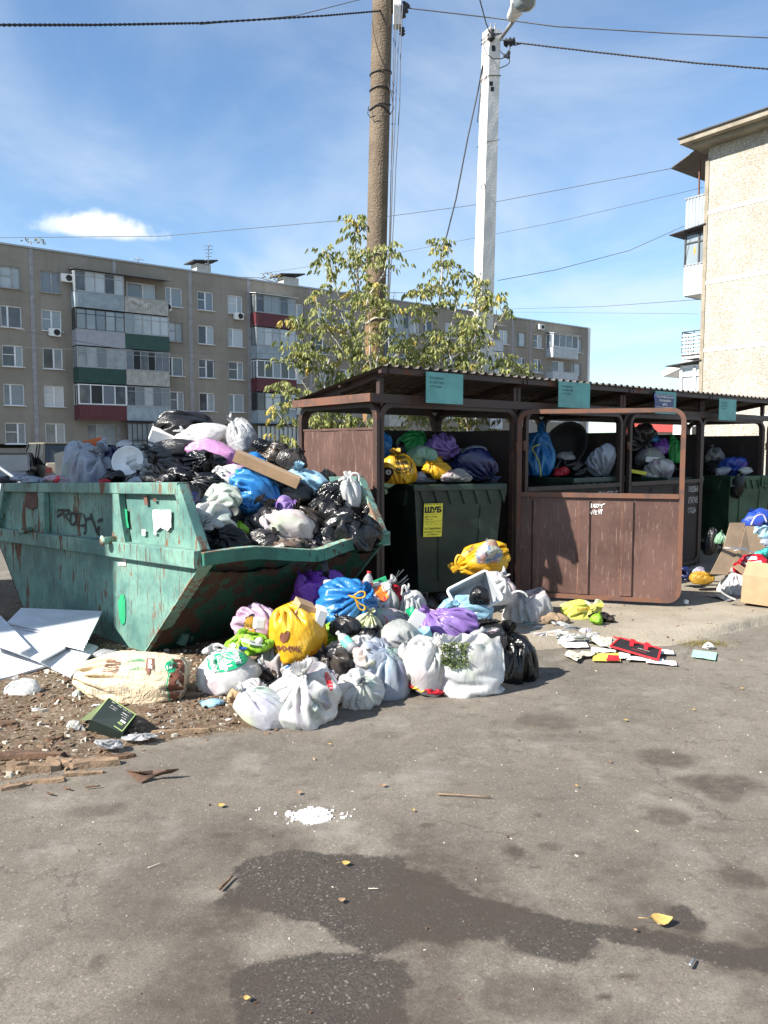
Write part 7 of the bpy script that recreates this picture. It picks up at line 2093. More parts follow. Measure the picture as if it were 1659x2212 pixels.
bag('r8b', 1506, 1234, 30, 18, 8.6, 'bwhite', 'bluish white scrap behind the ochre bag', None, 0, .1, GR, name='plastic_scrap', cat='wrapper', kw=dict(crum=2))
bag('r9', 1536, 1170, 28, 60, 9.4, 'dgrey', 'dark film between gate and leaning cardboard', None, 0, .1, GR)
bag('r9b', 1556, 1160, 22, 30, 9.3, 'lgreen', 'green scrap above the cardboard sheet in the shade', None, 0, .3, GR)
bag('g39', 1258, 1324, 90, 54, 'g', 'lyellow', 'lemon yellow bag with daisies lying alone on the concrete pad', K(.9, -.2, .2), 0, .08, None, kw=dict(crum=1.4))
decal_text(BAGS['g39'], 'Ромашка', ((1248, 1322), (1276, 1316), (1246, 1314)), 'dyellow', step=4)
bag('g39b', 1288, 1336, 26, 26, 6.7, 'lime', 'lime scrap of film at the end of the lemon yellow bag', None, 0, .1, None, name='plastic_scrap', cat='wrapper')
# ---------------------------------------------------------------- parked cars beyond the skip
def car(px, Y, rz, col, L, W, H, label, suv=False, name='parked_car'):
    g = at(px, 968, Y); c = empty(name, (g.x, g.y, 0), rz=rz); tag(c, label, 'car')
    mt = simple('car_paint', col, .28, .05, 2, spec=.6, coat=.5, dirt=.25)
    hb = .24 if suv else .16; belt = H*.60
    # stations along the length: x, half width, z of the top of the body
    st = [(-L/2, .80, belt*.80), (-L/2+.08, .93, belt*.98), (-L*.30, 1, belt*1.02), (0, 1, belt), (L*.20, 1, belt*.99), (L*.36, .97, belt*.90), (L/2-.12, .90, belt*.80), (L/2, .78, belt*.58)]
    if suv: st = [(-L/2, .92, belt*.98), (-L/2+.06, .98, belt*1.02), (-L*.30, 1, belt*1.03), (0, 1, belt*1.02), (L*.22, 1, belt*1.0), (L*.38, .97, belt*.95), (L/2-.10, .93, belt*.9), (L/2, .85, belt*.65)]
    vs = []; 
    for (x, f, zt) in st:
        w = W/2*f
        for (y, z) in ((-w*.86, hb), (-w, hb+.12), (-w, zt*.62), (-w*.98, zt*.86), (-w*.86, zt), (0, zt+.025), (w*.86, zt), (w*.98, zt*.86), (w, zt*.62), (w, hb+.12), (w*.86, hb)): vs.append((x, y, z))
    n = 11; fs = [tuple(range(n)), tuple(reversed(range((len(st)-1)*n, len(st)*n)))]
    for i in range(len(st)-1):
        for k in range(n):
            a = i*n+k; b = i*n+(k+1) % n; fs.append((a, b, b+n, a+n))
    mb = MB(); mb.add(vs, fs, True); body = mb.build('body', mt, c)
    # cabin
    x0, x1, x2, x3 = ((-L*.47, -L*.40, L*.06, L*.22) if suv else (-L*.38, -L*.20, L*.05, L*.24))
    zb = belt*.985; wt = W*.40; wb = W*.465
    cb_ = [(x0, -wb, zb), (x1, -wt, H-.03), (x2, -wt, H-.02), (x3, -wb, zb), (x0, wb, zb), (x1, wt, H-.03), (x2, wt, H-.02), (x3, wb, zb)]
    mb = MB(); mb.add(cb_, [(0, 1, 2, 3), (7, 6, 5, 4), (0, 4, 5, 1), (3, 2, 6, 7), (1, 5, 6, 2)]); mb.build('windows', M['blue_glass'], c)
    rf = MB(); rf.box(((x1+x2)/2, 0, H-.01), (x2-x1+.12, wt*2+.04, .06), bev=.02)
    rf.build('roof', mt, c)
    pl_ = MB()
    for s in (-1, 1):
        for a, b in (((x0, wb, zb), (x1, wt, H-.02)), ((x3, wb, zb), (x2, wt, H-.02)), (((x1+x2)/2-.1, wb+.0, zb), ((x1+x2)/2-.1, wt, H-.02)), ((x1-.05 if not suv else x1+.55, wb, zb), (x1+.05 if not suv else x1+.6, wt, H-.02))):
            pl_.bar((a[0], s*(a[1]+.006), a[2]), (b[0], s*(b[1]+.006), b[2]), .07, .05)
    pl_.build('pillars', M['ink'] if suv else mt, c)
    for sx_ in (-L*.30, L*.31):
        for sy_2 in (-1, 1):
            r = .36 if suv else .31; yy = sy_2*(W/2-.10)
            mb = MB(); mb.tube([(sx_, yy-.11, r), (sx_, yy+.11, r)], r, 22); w_ = mb.build('wheel', M['rubber'], c)
            mb = MB(); mb.tube([(sx_, yy+sy_2*.09, r), (sx_, yy+sy_2*.118, r)], r*.62, 16); mb.build('rim', M['steel'], w_)
            mb = MB(); mb.tube([(sx_, sy_2*(W/2-.04), r), (sx_, sy_2*(W/2+.006), r)], r*1.18, 22); mb.build('wheel_arch', M['ink'], c)
    for s in (-1, 1):
        mb = MB(); mb.box((L/2-.10, s*W*.33, belt*.70), (.16, W*.20, .15), bev=.03); mb.build('headlight', M['glass_light'], c)
        mb = MB(); mb.box((-L/2+.03, s*W*.40, belt*.78), (.08, W*.12, .2), bev=.02); mb.build('tail_light', M['redroof'], c)
        mb = MB(); mb.box((x3-.18, s*(W/2+.08), zb+.06), (.10, .18, .12), bev=.03); mb.build('mirror', M['ink'], c)
    mb = MB(); mb.box((L/2-.02, 0, belt*.66), (.06, W*.36, .10), bev=.01); mb.build('grille', M['ink'], c)
    mb = MB(); mb.box((L/2+.005, 0, belt*.40), (.02, .5, .11)); mb.build('number_plate', M['white'], c)
    return c
car(14, 27.0, radians(-72), (.035, .035, .04), 4.3, 1.70, 1.44, 'dark grey dusty sedan parked facing the viewer at the left edge')
car(112, 29.5, radians(128), (.22, .19, .14), 4.4, 1.80, 1.78, 'khaki off road car parked facing away behind the leaning pale board', suv=True)
car(-105, 17.0, radians(-14), (.66, .68, .70), 4.4, 1.72, 1.42, 'white car nearest the skip, only its sloping front showing')

# ---------------------------------------------------------------- saplings behind the shelter
def leaf_mat(name, a, b, c3):
    t = MT(name)
    an = t.n.new('ShaderNodeAttribute'); an.attribute_name = 'tone'
    f = an.outputs['Fac']
    c = t.mix(t.ramp(f, 0, .55), a, b); c = t.mix(t.ramp(f, .72, 1.0), c, c3)
    t.set(c, .55, 0, .35)
    tr = t.n.new('ShaderNodeBsdfTranslucent'); t.l.new(c, tr.inputs[0]); mx = t.n.new('ShaderNodeMixShader'); mx.inputs[0].default_value = .35
    t.l.new(t.b.outputs[0], mx.inputs[1]); t.l.new(tr.outputs[0], mx.inputs[2]); t.l.new(mx.outputs[0], t.out.inputs['Surface']); return t.m
M['leaf'] = leaf_mat('maple_leaves', (.12, .15, .045), (.32, .335, .12), (.52, .40, .10))
def leaflet(V, F, T, p, d, L, w, rg, tone):
    d = d.normalized(); s = d.cross(Vector((rg.gauss(0, 1), rg.gauss(0, 1), rg.gauss(0, .4)))).normalized()
    n = s.cross(d); cur = n*L*.16
    b = len(V)
    V.extend([p, p+d*L*.35+s*w+cur*.6, p+d*L*.35-s*w+cur*.6, p+d*L*.40+cur*1.3, p+d*L*.72+s*w*.7+cur*.8, p+d*L*.72-s*w*.7+cur*.8, p+d*L])
    F.extend([(b, b+1, b+3), (b, b+3, b+2), (b+1, b+4, b+3), (b+3, b+4, b+6), (b+3, b+6, b+5), (b+3, b+5, b+2)])
    T.extend([tone]*7)
def sapling(label, stems, seed, dens=1.0, Yj=.25):
    rg = random.Random(seed)
    base = at(stems[0][0][0], 1000, stems[0][0][2]); base.z = 0
    root = empty('maple_sapling', base); tag(root, label, 'tree', 'saplings behind the shelter')
    tb_ = MB(); V = []; F = []; T = []
    def leafy(p, up, scale=1.0):
        nl = rg.choice((2, 2, 3, 3))
        ph = rg.uniform(0, 2*pi)
        for k in range(nl):
            a_ = ph+2*pi*k/nl+rg.uniform(-.5, .5)
            out = Vector((cos(a_), sin(a_), rg.uniform(-.1, .7))).normalized()
            L = rg.uniform(.10, .20)*scale; q = p.copy(); tone = min(1, max(0, rg.gauss(.42, .27)))
            for st in range(1, 4):
                q2 = q+out*L/3; out = (out+Vector((0, 0, -.33))).normalized()
                for s_ in (-1, 1):
                    side = out.cross(Vector((0, 0, 1))).normalized()*s_
                    leaflet(V, F, T, q2, side*.5+Vector((0, 0, -1.0))+out*.35+Vector((rg.gauss(0, .25), rg.gauss(0, .25), rg.gauss(0, .25))), rg.uniform(.055, .105)*scale, rg.uniform(.010, .018)*scale, rg, min(1, max(0, tone+rg.gauss(0, .08))))
                q = q2
            leaflet(V, F, T, q, out+Vector((0, 0, -.8)), .09*scale, .015*scale, rg, tone)
    for st in stems:
        P = [at(*p) for p in st[:-1]] if isinstance(st[-1], (int, float)) else [at(*p) for p in st]
        r0 = st[-1] if isinstance(st[-1], (int, float)) else .012
        tot = sum((P[i+1]-P[i]).length for i in range(len(P)-1)); m = max(4, int(tot/.09)); pts = []
        for i in range(m+1):
            t = i/m*(len(P)-1); k = min(int(t), len(P)-2); q = P[k].lerp(P[k+1], t-k)
            q = q+Vector((mnoise.noise(q*1.7), mnoise.noise(q*1.7+Vector((9, 0, 0))), 0))*.05
            pts.append(q)
        tb_.tube(pts, [max(.003, r0*(1-.8*i/m)) for i in range(m+1)], 6)
        for i in range(m+1):
            f = i/m
            for _q in (0,):
              if rg.random() < dens*(.42+.5*f):
                # short side twig with leaves at its end
                a_ = rg.uniform(0, 2*pi); ln = rg.uniform(.05, .38)*(1.15-f)
                tip = pts[i]+Vector((cos(a_)*ln, sin(a_)*ln*.8, ln*.75))
                if ln > .1: tb_.tube([pts[i], pts[i].lerp(tip, .5)+Vector((0, 0, -.02)), tip], [.005, .004, .0025], 4)
                leafy(tip, 1, rg.uniform(.8, 1.15))
                if ln > .22: leafy(pts[i].lerp(tip, .55), 1, .9)
        leafy(pts[-1]+Vector((0, 0, .02)), 1, .9); leafy(pts[-1]-Vector((0, 0, .06)), 1, 1.0)
    bz = root.location
    tb_.v = [tuple(Vector(v)-bz) for v in tb_.v]
    tb_.build('trunk', M['bark_green'], root, fixn=False)
    me = np_mesh('crown', np.array([tuple(v-bz) for v in V]), np.array(F), False)
    if len(me.vertices) == len(T):
        a_ = me.attributes.new('tone', 'FLOAT', 'POINT'); a_.data.foreach_set('value', np.array(T, dtype=np.float32))
    o = link('crown', me, root, M['leaf']); o['kind'] = 'stuff'
    return root
Ya = 9.15
sapling('sapling with the tallest tip, left of and in front of the brown pole', [
    [(800, 1010, Ya), (795, 860, Ya), (778, 700, Ya), (768, 560, Ya), (769, 470, Ya), .03],
    [(790, 820, Ya), (765, 760, Ya-.1), (745, 700, Ya-.2), (722, 610, Ya-.3), (700, 545, Ya-.3), .015],
    [(780, 720, Ya), (790, 640, Ya-.3), (830, 590, Ya-.3), (848, 535, Ya-.2), .014],
    [(790, 850, Ya), (760, 800, Ya-.2), (730, 740, Ya-.3), (690, 690, Ya-.3), (682, 640, Ya-.3), .014],
    [(800, 900, Ya), (815, 780, Ya-.4), (840, 700, Ya-.5), (838, 660, Ya-.4), .015],
    [(800, 880, Ya), (800, 760, Ya-.5), (800, 700, Ya-.5), (790, 640, Ya-.5), .013],
    [(775, 680, Ya), (768, 600, Ya-.1), (782, 545, Ya-.1), .010], [(770, 640, Ya), (758, 590, Ya-.1), (748, 560, Ya-.1), .010],
    [(796, 860, Ya), (770, 800, Ya-.1), (755, 720, Ya), .012], [(800, 880, Ya), (830, 800, Ya-.2), (870, 745, Ya-.1), .012],
], 5, 1.0)
sapling('leaning sapling at the left corner of the shelter, with low spreading leaves', [
    [(760, 1020, 9.0), (735, 930, 9.0), (700, 820, 8.9), (665, 730, 8.8), (640, 690, 8.8), .022],
    [(735, 930, 9.0), (690, 880, 8.9), (640, 800, 8.8), (640, 750, 8.8), .013],
    [(740, 960, 9.0), (700, 930, 8.9), (640, 880, 8.8), (608, 830, 8.8), .014],
    [(745, 980, 9.0), (680, 960, 8.8), (620, 920, 8.7), (590, 880, 8.7), .013],
    [(740, 990, 9.0), (660, 980, 8.7), (610, 950, 8.7), .010], [(700, 820, 8.9), (720, 760, 8.9), (708, 700, 8.9), .012],
    [(700, 830, 8.9), (690, 780, 8.8), (660, 770, 8.8), .010], [(750, 980, 9), (690, 1000, 8.7), (650, 990, 8.6), .010],
    [(745, 960, 9.0), (745, 860, 9.0), (730, 810, 9), .014], [(750, 990, 9), (720, 950, 8.9), (676, 905, 8.8), .012],
    [(750, 1000, 9), (735, 960, 8.9), (715, 925, 8.85), .012], [(755, 1000, 9), (770, 940, 8.9), (790, 910, 8.9), .012],
], 8, 1.15)
Yb = 9.6
sapling('sapling between the brown pole and the white lamp post', [
    [(935, 1010, Yb), (930, 860, Yb), (945, 700, Yb), (955, 600, Yb), (955, 520, Yb), .026],
    [(932, 850, Yb), (900, 760, Yb-.1), (893, 690, Yb-.2), (905, 630, Yb-.2), .014],
    [(935, 830, Yb), (970, 740, Yb-.1), (985, 660, Yb-.1), (1000, 590, Yb), .015],
    [(932, 880, Yb), (880, 800, Yb-.2), (868, 740, Yb-.2), .013], [(945, 720, Yb), (930, 660, Yb-.1), (938, 610, Yb), .011],
    [(935, 900, Yb), (900, 850, Yb-.2), (870, 800, Yb-.2), (840, 780, Yb-.2), .013], [(935, 860, Yb), (950, 780, Yb-.3), (935, 740, Yb-.3), .012],
    [(935, 940, Yb), (900, 900, Yb-.1), (870, 870, Yb), .012], [(936, 960, Yb), (960, 920, Yb), (990, 890, Yb), .012],
    [(930, 900, Yb), (925, 820, Yb-.3), (915, 770, Yb-.3), .012], [(930, 1000, Yb), (880, 950, Yb-.1), (850, 930, Yb-.1), .012], [(936, 1000, Yb), (905, 930, Yb), (900, 900, Yb), .012],
], 12, 1.1)
sapling('yellowing sapling wrapped round the foot of the white lamp post', [
    [(1015, 1010, Yb), (1010, 880, Yb-.3), (1020, 760, Yb-.4), (1030, 690, Yb-.4), (1040, 610, Yb-.3), .022],
    [(1012, 880, Yb-.3), (980, 800, Yb-.4), (965, 720, Yb-.4), .013], [(1015, 850, Yb-.3), (1050, 770, Yb-.4), (1070, 690, Yb-.4), (1068, 640, Yb-.3), .014],
    [(1014, 880, Yb-.3), (1060, 830, Yb-.4), (1090, 780, Yb-.4), .012], [(1012, 900, Yb), (1000, 800, Yb-.4), (1000, 740, Yb-.4), .012],
    [(1014, 940, Yb), (1050, 900, Yb), (1075, 880, Yb), .012], [(1014, 960, Yb), (985, 900, Yb), (975, 860, Yb), .012], [(1012, 820, Yb-.3), (1035, 740, Yb-.5), (1020, 700, Yb-.5), .012],
    [(1014, 990, Yb), (1040, 950, Yb), (1060, 930, Yb), .012], [(1012, 990, Yb), (985, 950, Yb), (960, 930, Yb), .012],
], 17, 1.1)
sapling('thin low twig of leaves just above the roof right of the lamp post', [
    [(1090, 900, Yb), (1110, 820, Yb), (1135, 790, Yb), .008], [(1090, 900, Yb), (1085, 820, Yb), (1095, 770, Yb), .008]], 21, .5)
# weeds on the roof edge of the block and under the shelter back
tag(weed_mb(at(76, 528, 57)+Vector((0, 0, .2)), .8, .12, 50, .22, 8).build('roof_weeds', M['weed_dry']), 'dry weeds growing on the roof edge at the far left', 'weeds', kind='stuff')
tag(weed_mb(at(592, 606, 72)+Vector((0, 0, .3)), .9, .3, 60, .3, 9).build('roof_weeds', M['weed_dry']), 'dry weeds growing on the roof between the two vent stacks', 'weeds', kind='stuff')

# ---------------------------------------------------------------- litter on the dirt verge
M['pvcboard'] = simple('white_board', (.60, .62, .66), .4, .06, 5, dirt=.12)
M['pvc_cream'] = simple('cream_board', (.62, .60, .50), .4, .08, 5, dirt=.2)
GPB = 'white boards dumped against the skip'
def board(q, th, m, label):
    P = [G(x, y, z) for x, y, z in q]
    mb = MB(); mb.prism(P, (0, 0, -th)); o = mb.build('white_board', M[m]); tag(o, label, 'board', GPB)
    return o
for i in range(5):
    dx, dz = i*6, i*.018
    board([(46-dx*.2, 1313+i*3, .27-dz), (221-dx*.6, 1320+i*5, .27-dz), (186-dx*.5+6, 1378+i*6, .22-dz), (14, 1345+i*5, .22-dz)], .012, 'pvcboard', ('topmost', 'second', 'third', 'fourth', 'lowest')[i]+' of the white boards fanned out nearest the skip')
board([(2, 1345, .20), (100, 1345, .205), (141, 1399, .14), (88, 1428, .13), (-30, 1385, .15)], .012, 'pvcboard', 'large white board overlapping the fanned boards')
board([(-40, 1325, .26), (2, 1330, .25), (66, 1398, .19), (44, 1409, .18), (-40, 1382, .22)], .012, 'pvcboard', 'narrow white board at the left edge on top of the pile')
board([(135, 1372, .12), (212, 1396, .12), (153, 1461, .06), (82, 1428, .09)], .012, 'pvcboard', 'sunlit white board sticking out towards the paper sack')
board([(-60, 1385, .13), (0, 1383, .14), (105, 1436, .07), (22, 1461, .05), (-60, 1478, .05)], .014, 'pvcboard', 'front white board with a ribbed edge at the left')
board([(60, 1446, .045), (108, 1436, .05), (161, 1466, .02), (92, 1488, .02), (24, 1470, .02)], .012, 'pvc_cream', 'cream coloured board lowest in front of the white boards')
# paper sack
bag('p1', 282, 1474, 252, 132, 4.88, 'white', 'large cream paper sack of charcoal with green fern print, lying before the skip', K(-1, 0, .1), 1, 0, None, name='paper_sack', cat='sack', depth=.17, kw=dict(boxy=.75, lump=.35, crum=1.3, pleat=.9, flat=.9, res=1.3))
t = MT('cream_kraft_paper'); c = t.mix(t.noise(3, 5, .6), (.50, .40, .26), (.66, .55, .39)); t.set(c, .85, 0, .2); t.bump(t.math('ABSOLUTE', t.math('SUBTRACT', t.noise(11, 4, .6, dist=1.0), .5)), .8, .05)
SK = BAGS['p1']; SK.data.materials[0] = t.m
decal_poly(SK, [(376, 1424), (392, 1424), (399, 1440), (396, 1500), (384, 1520), (366, 1522), (362, 1490), (368, 1460)], 'ink_brown', step=6)
decal_poly(SK, thick([(373, 1422), (364, 1458), (360, 1480), (368, 1520)], 3), 'ink_green', step=6)
decal_poly(SK, circ(369, 1440, 13, 18), 'ink_green', step=5)
oo = decal_text(SK, '5 КГ', ((361, 1447), (376, 1441), (359, 1438)), 'ink_white', bold=.04, step=4)
if oo:
    for v in oo.data.vertices: v.co.y -= .004
decal_poly(SK, [(317, 1422), (333, 1422), (332, 1448), (326, 1444), (320, 1460), (314, 1446)], 'ink_brown', step=5)
oo = decal_text(SK, 'ДРЕВ', ((330, 1444), (330, 1424), (320, 1444)), 'pvc' if False else 'ink_white', bold=.03, step=4)
if oo:
    for v in oo.data.vertices: v.co.y -= .004
decal_text(SK, 'УГОЛЬ', ((219, 1452), (230, 1424), (252, 1454)), 'ink_brown', bold=.03, step=5)
for k, y in enumerate((1428, 1446)):
    for i in range(14):
        x = 272+i*2.9; h = (7-abs(i-9)*.7)
        decal_poly(SK, [(x, y-h), (x+1.1, y-h), (x+2.4, y+1), (x+1.1, y+1)], 'ink_green', 'fern_print', 8)
for i in range(26):
    x = 198+i*3.1; decal_poly(SK, [(x, 1488-6*(i/26)), (x+1, 1488-6*(i/26)), (x+1.4, 1502-6*(i/26)), (x+.4, 1502-6*(i/26))], 'ink_grey', 'print_line', 10)
bag('p2', 163, 1508, 28, 50, 4.85, 'mgreen', 'clear film poking out of the left end of the paper sack', K(0, 0, 1), 12, .1, None, name='plastic_scrap', cat='wrapper')
bag('p2b', 240, 1414, 70, 20, 5.0, 'clear', 'clear film on top of the paper sack', None, 0, .1, None, name='plastic_scrap', cat='wrapper')
bag('p3', 48, 1487, 78, 46, 'g', 'white', 'crumpled white bag in front of the white boards', K(-.5, -.2, .8), 0, .08, None)
b = bottle(60, 1504, 4.9, .085, .020, (0, 78, 12), 'ink_pink' if 'ink_pink' in P_ else 'ink_red', 'white', 'small pink yoghurt bottle lying on the dirt')
M['pink_b'] = simple('pink_label', (.60, .03, .18), .35); b.children[0].data.materials[0] = M['pink_b']
# green fan box
M['fanbox'] = simple('dark_green_box', (.007, .014, .011), .5, .15, 6); M['fanbox_in'] = simple('olive_box_side', (.10, .13, .05), .6)
c0, c1, c2_, c3 = G(235, 1507, .17), G(295, 1545, .12), G(265, 1583, .06), G(197, 1555, .10)
fb = empty('product_box', (0, 0, 0)); tag(fb, 'dark green clip fan box lying crushed and open on the dirt', 'box')
nrm = (c1-c0).cross(c3-c0).normalized(); 
if nrm.z < 0: nrm = -nrm
mb = MB(); mb.prism([c0, c1, c2_, c3], -nrm*.004); mb.build('front_face', M['fanbox'], fb)
dn = Vector((-.01, .03, -.07))
for a_, b_, m_ in ((c0, c3, 'fanbox_in'), (c1, c2_, 'fanbox'), (c3, c2_, 'fanbox')):
    mb = MB(); mb.prism([a_-nrm*.004, b_-nrm*.004, b_+dn+Vector((-.02, 0, 0)), a_+dn+Vector((-.03, 0, 0))], nrm.cross(b_-a_).normalized()*.003); mb.build('side_face', M[m_], fb)
mb = MB(); q0 = G(172, 1556, .06); mb.prism([c3, c0, q0+Vector((.03, .1, .0)), q0], (0, .004, .002)); mb.build('flap', M['fanbox_in'], fb)
ux = (c0-c1); uy = (c2_-c1); UW, UH = ux.length, uy.length
uyn = uy.normalized(); uxn = ux.normalized()
def fbp(u, v): return c1+ux*u+uy*v
def ftxt(s_, u, v, w, h, m, bold=.02):
    text_obj(s_, UW*w, UH*h, fbp(u, v)+nrm*.006, uxn, (uyn-uxn*uyn.dot(uxn)), m, fb, off=.0, font_bold=bold)
M['ink_lime'] = simple('lime_print', (.30, .42, .14), .5)
ftxt('GRIP CLIP FAN', .12, .70, .66, .085, M['ink_lime']); ftxt('4 INCH', .36, .84, .30, .08, M['white'])
mb = MB(); mb.prism([fbp(.10, .56)+nrm*.005, fbp(.86, .56)+nrm*.005, fbp(.86, .64)+nrm*.005, fbp(.10, .64)+nrm*.005], nrm*.0004); mb.build('print_bar', M['white'], fb)
ftxt('SPECIFICATIONS', .30, .575, .40, .045, M['ink'])
for u, v, s_ in ((.14, .44, '5V DC'), (.14, .34, '4.5 W'), (.14, .24, '3 SPEED'), (.55, .44, 'POWER'), (.55, .34, 'CABLE 1 M'), (.55, .24, '180 g'), (.14, .08, 'CE'), (.30, .08, 'IPX'), (.48, .08, 'RoHS'), (.70, .08, 'FAN')): ftxt(s_, u, v, .22 if v > .1 else .12, .045, M['white_text'], 0)
for (u0, v0, u1, v1) in ((.02, .02, .98, .02), (.98, .02, .98, .98), (.98, .98, .02, .98), (.02, .98, .02, .02)):
    mb = MB(); mb.bar(fbp(u0, v0)+nrm*.006, fbp(u1, v1)+nrm*.006, .004, .001, up=tuple(nrm)); mb.build('print_line', M['ink_lime'], fb)
# bark slabs, boards and planks on the verge
M['barkslab'] = simple('rotten_bark', (.13, .075, .045), .95, .35, 12, bump=.8, bscale=50)
M['woodbit'] = simple('splintered_wood', (.22, .15, .095), .9, .25, 18, bump=.6, bscale=60)
M['rustsheet'] = simple('rusted_sheet', (.10, .055, .035), .8, .3, 14, bump=.5, bscale=60)
M['pale_bit'] = simple('pale_debris', (.50, .46, .38), .9, .15, 20)
def slab(px, py, w, d, h, rz, m, label, name='bark_piece', cat='bark', seed=0, lift=0.0, curl=0.0):
    c = G(px, py, .03); c.z = max(dirt_h(c.x, c.y), 0.0)+h*.4+lift
    rg = random.Random(seed+px); n = 12; ring_ = []
    for i in range(n):
        t_ = 2*pi*i/n; cs_, sn_ = cos(t_), sin(t_)
        f = 1/max(abs(cs_), abs(sn_))**.8*rg.uniform(.78, 1.05); ring_.append((cs_*w/2*f, sn_*d/2*f))
    vs = []; 
    for zz in (-h/2, h/2):
        for x, y in ring_: vs.append((x*(1 if zz < 0 else .93), y*(1 if zz < 0 else .93), zz+rg.uniform(-.3, .3)*h+curl*(x/w*2)**2*w*.3))
    vs += [(0, 0, h/2+rg.uniform(-.2, .3)*h), (0, 0, -h/2)]
    fs = [(i, (i+1) % n, n+(i+1) % n, n+i) for i in range(n)]+[(n+i, n+(i+1) % n, 2*n) for i in range(n)]+[((i+1) % n, i, 2*n+1) for i in range(n)]
    mb = MB(); mb.add(vs, fs); o = mb.build(name, M[m]); o.location = c; o.rotation_euler = (rg.uniform(-.08, .08), rg.uniform(-.08, .08), radians(rz))
    tag(o, label, cat); return o
sl = [(60, 1632, .42, .09, .025, 4, 'barkslab', 'long dark bark slab at the left of the dirt edge'), (38, 1650, .12, .10, .03, 20, 'woodbit', 'orange brown wood chunk under the long dark bark slab'), (88, 1652, .24, .08, .03, 8, 'woodbit', 'tan wood slab right of the orange chunk'), (130, 1640, .16, .08, .03, -15, 'woodbit', 'short tan slab in the middle of the dirt edge'), (200, 1640, .30, .09, .03, 10, 'woodbit', 'large splintered tan slab near the asphalt'), (250, 1626, .22, .06, .02, 16, 'barkslab', 'thin dark bark strip above the splintered slab'), (20, 1690, .14, .05, .02, 30, 'woodbit', 'small wood piece at the lower left corner of the dirt'), (95, 1676, .22, .04, .015, 6, 'woodbit', 'narrow tan strip right on the asphalt edge'), (180, 1660, .20, .04, .015, 12, 'woodbit', 'pale wood strip on the asphalt edge'), (120, 1600, .10, .05, .02, 40, 'barkslab', 'dark bark bit in the middle of the dirt'), (395, 1575, .38, .03, .02, 8, 'woodbit', 'long thin plank lying below the paper sack'), (415, 1490, .08, .16, .02, 12, 'woodbit', 'upright splinter of wood right of the paper sack'), (410, 1504, .20, .05, .02, 5, 'woodbit', 'short plank near the white and green carrier bag'), (30, 1630, .10, .06, .02, 60, 'barkslab', 'round dark bark bit at the left edge'), (440, 1440, .16, .04, .02, 4, 'woodbit', 'wood offcut in the shade behind the carrier bag'), (15, 1570, .10, .07, .02, 25, 'barkslab', 'reddish bark bit on the left dirt'), (300, 1590, .14, .05, .02, -10, 'barkslab', 'dark bark bit below the fan box')]
for i, (px, py, w, d, h, rz, m, lb) in enumerate(sl): slab(px, py, w, d, h, rz, m, lb, 'bark_piece' if m == 'barkslab' else 'wood_piece', 'bark' if m == 'barkslab' else 'wood', i)
# rusted torn sheet on the asphalt
P = [(272, 1663, .03), (300, 1666, .045), (330, 1664, .035), (360, 1662, .05), (387, 1660, .045), (372, 1668, .02), (352, 1671, .012), (330, 1678, .012), (306, 1690, .0), (290, 1680, .015)]
P3d = [G(x, y, z+.008) for x, y, z in P]; cc = sum(P3d, Vector())/len(P3d)
mb = MB(); vs = P3d+[cc+Vector((0, 0, -.006))]; vs2 = [v-Vector((0, 0, .005)) for v in vs]; n = len(P3d)
mb.add(vs+vs2, [(i, (i+1) % n, n) for i in range(n)]+[(n+1+(i+1) % n, n+1+i, 2*n+1) for i in range(n)]+[(i, n+1+i, n+1+(i+1) % n, (i+1) % n) for i in range(n)])
tag(mb.build('rusty_sheet', M['rustsheet']), 'torn curled piece of rusty sheet lying on the asphalt', 'metal sheet')
# fine debris, nobody could count it
def scatter(name, label, n, seed, m, inside, smin, smax, flat, zf, xr, yr, kindw='debris', bias=None):
    rg = random.Random(seed); mb = MB(); k = 0; tries = 0
    xs_r = np.array([rg.uniform(*xr) for _ in range(n*5)]); ys_r = np.array([rg.uniform(*yr) for _ in range(n*5)])
    P = np.column_stack([xs_r, ys_r]); ok = inside(P); P = P[ok][:n]; Z = zf(P)
    for (x, y), z in zip(P, Z):
        s_ = smin+(smax-smin)*rg.random()**3; a_ = rg.uniform(0, pi); L = s_*rg.uniform(.8, 2.4); w = s_*rg.uniform(.4, .9); h = s_*flat*rg.uniform(.4, 1.2)
        c_, sn_ = cos(a_), sin(a_); tl = rg.uniform(-.35, .35)*h
        vs = []
        for (u, v, q) in ((-1, -.6, 0), (-.3, -1, 0), (1, -.3, 0), (.5, .9, 0), (-.7, .8, 0)):
            u *= rg.uniform(.7, 1.1)*L/2; v *= rg.uniform(.7, 1.1)*w/2; vs.append((x+c_*u-sn_*v, y+sn_*u+c_*v, z-.004))
        for (u, v, q) in ((-.8, -.5, 1), (-.25, -.8, 1), (.8, -.2, 1), (.4, .7, 1), (-.5, .6, 1)):
            u *= L/2; v *= w/2; vs.append((x+c_*u-sn_*v, y+sn_*u+c_*v, z+h+tl*u/L*2))
        mb.add(vs, [(5, 6, 7, 8, 9), (0, 1, 6, 5), (1, 2, 7, 6), (2, 3, 8, 7), (3, 4, 9, 8), (4, 0, 5, 9)])
    return tag(mb.build(name, m, fixn=False), label, 'debris', kind='stuff')
def ind(P): return dirt_d(P) > .02
scatter('wood_chips', 'brown wood chips and bark crumbs strewn over the dirt verge', 4600, 1, M['woodbit'], ind, .004, .028, .35, dirt_z, (-3.2, .9), (3.2, 6.2))
scatter('bark_crumbs', 'dark bark crumbs over the dirt verge', 5200, 2, M['barkslab'], ind, .004, .032, .35, dirt_z, (-3.2, .9), (3.2, 6.2))
scatter('gravel', 'pale grit and gravel on the dirt verge', 1500, 3, M['pale_bit'], ind, .006, .028, .6, dirt_z, (-3.2, .9), (3.2, 6.2))
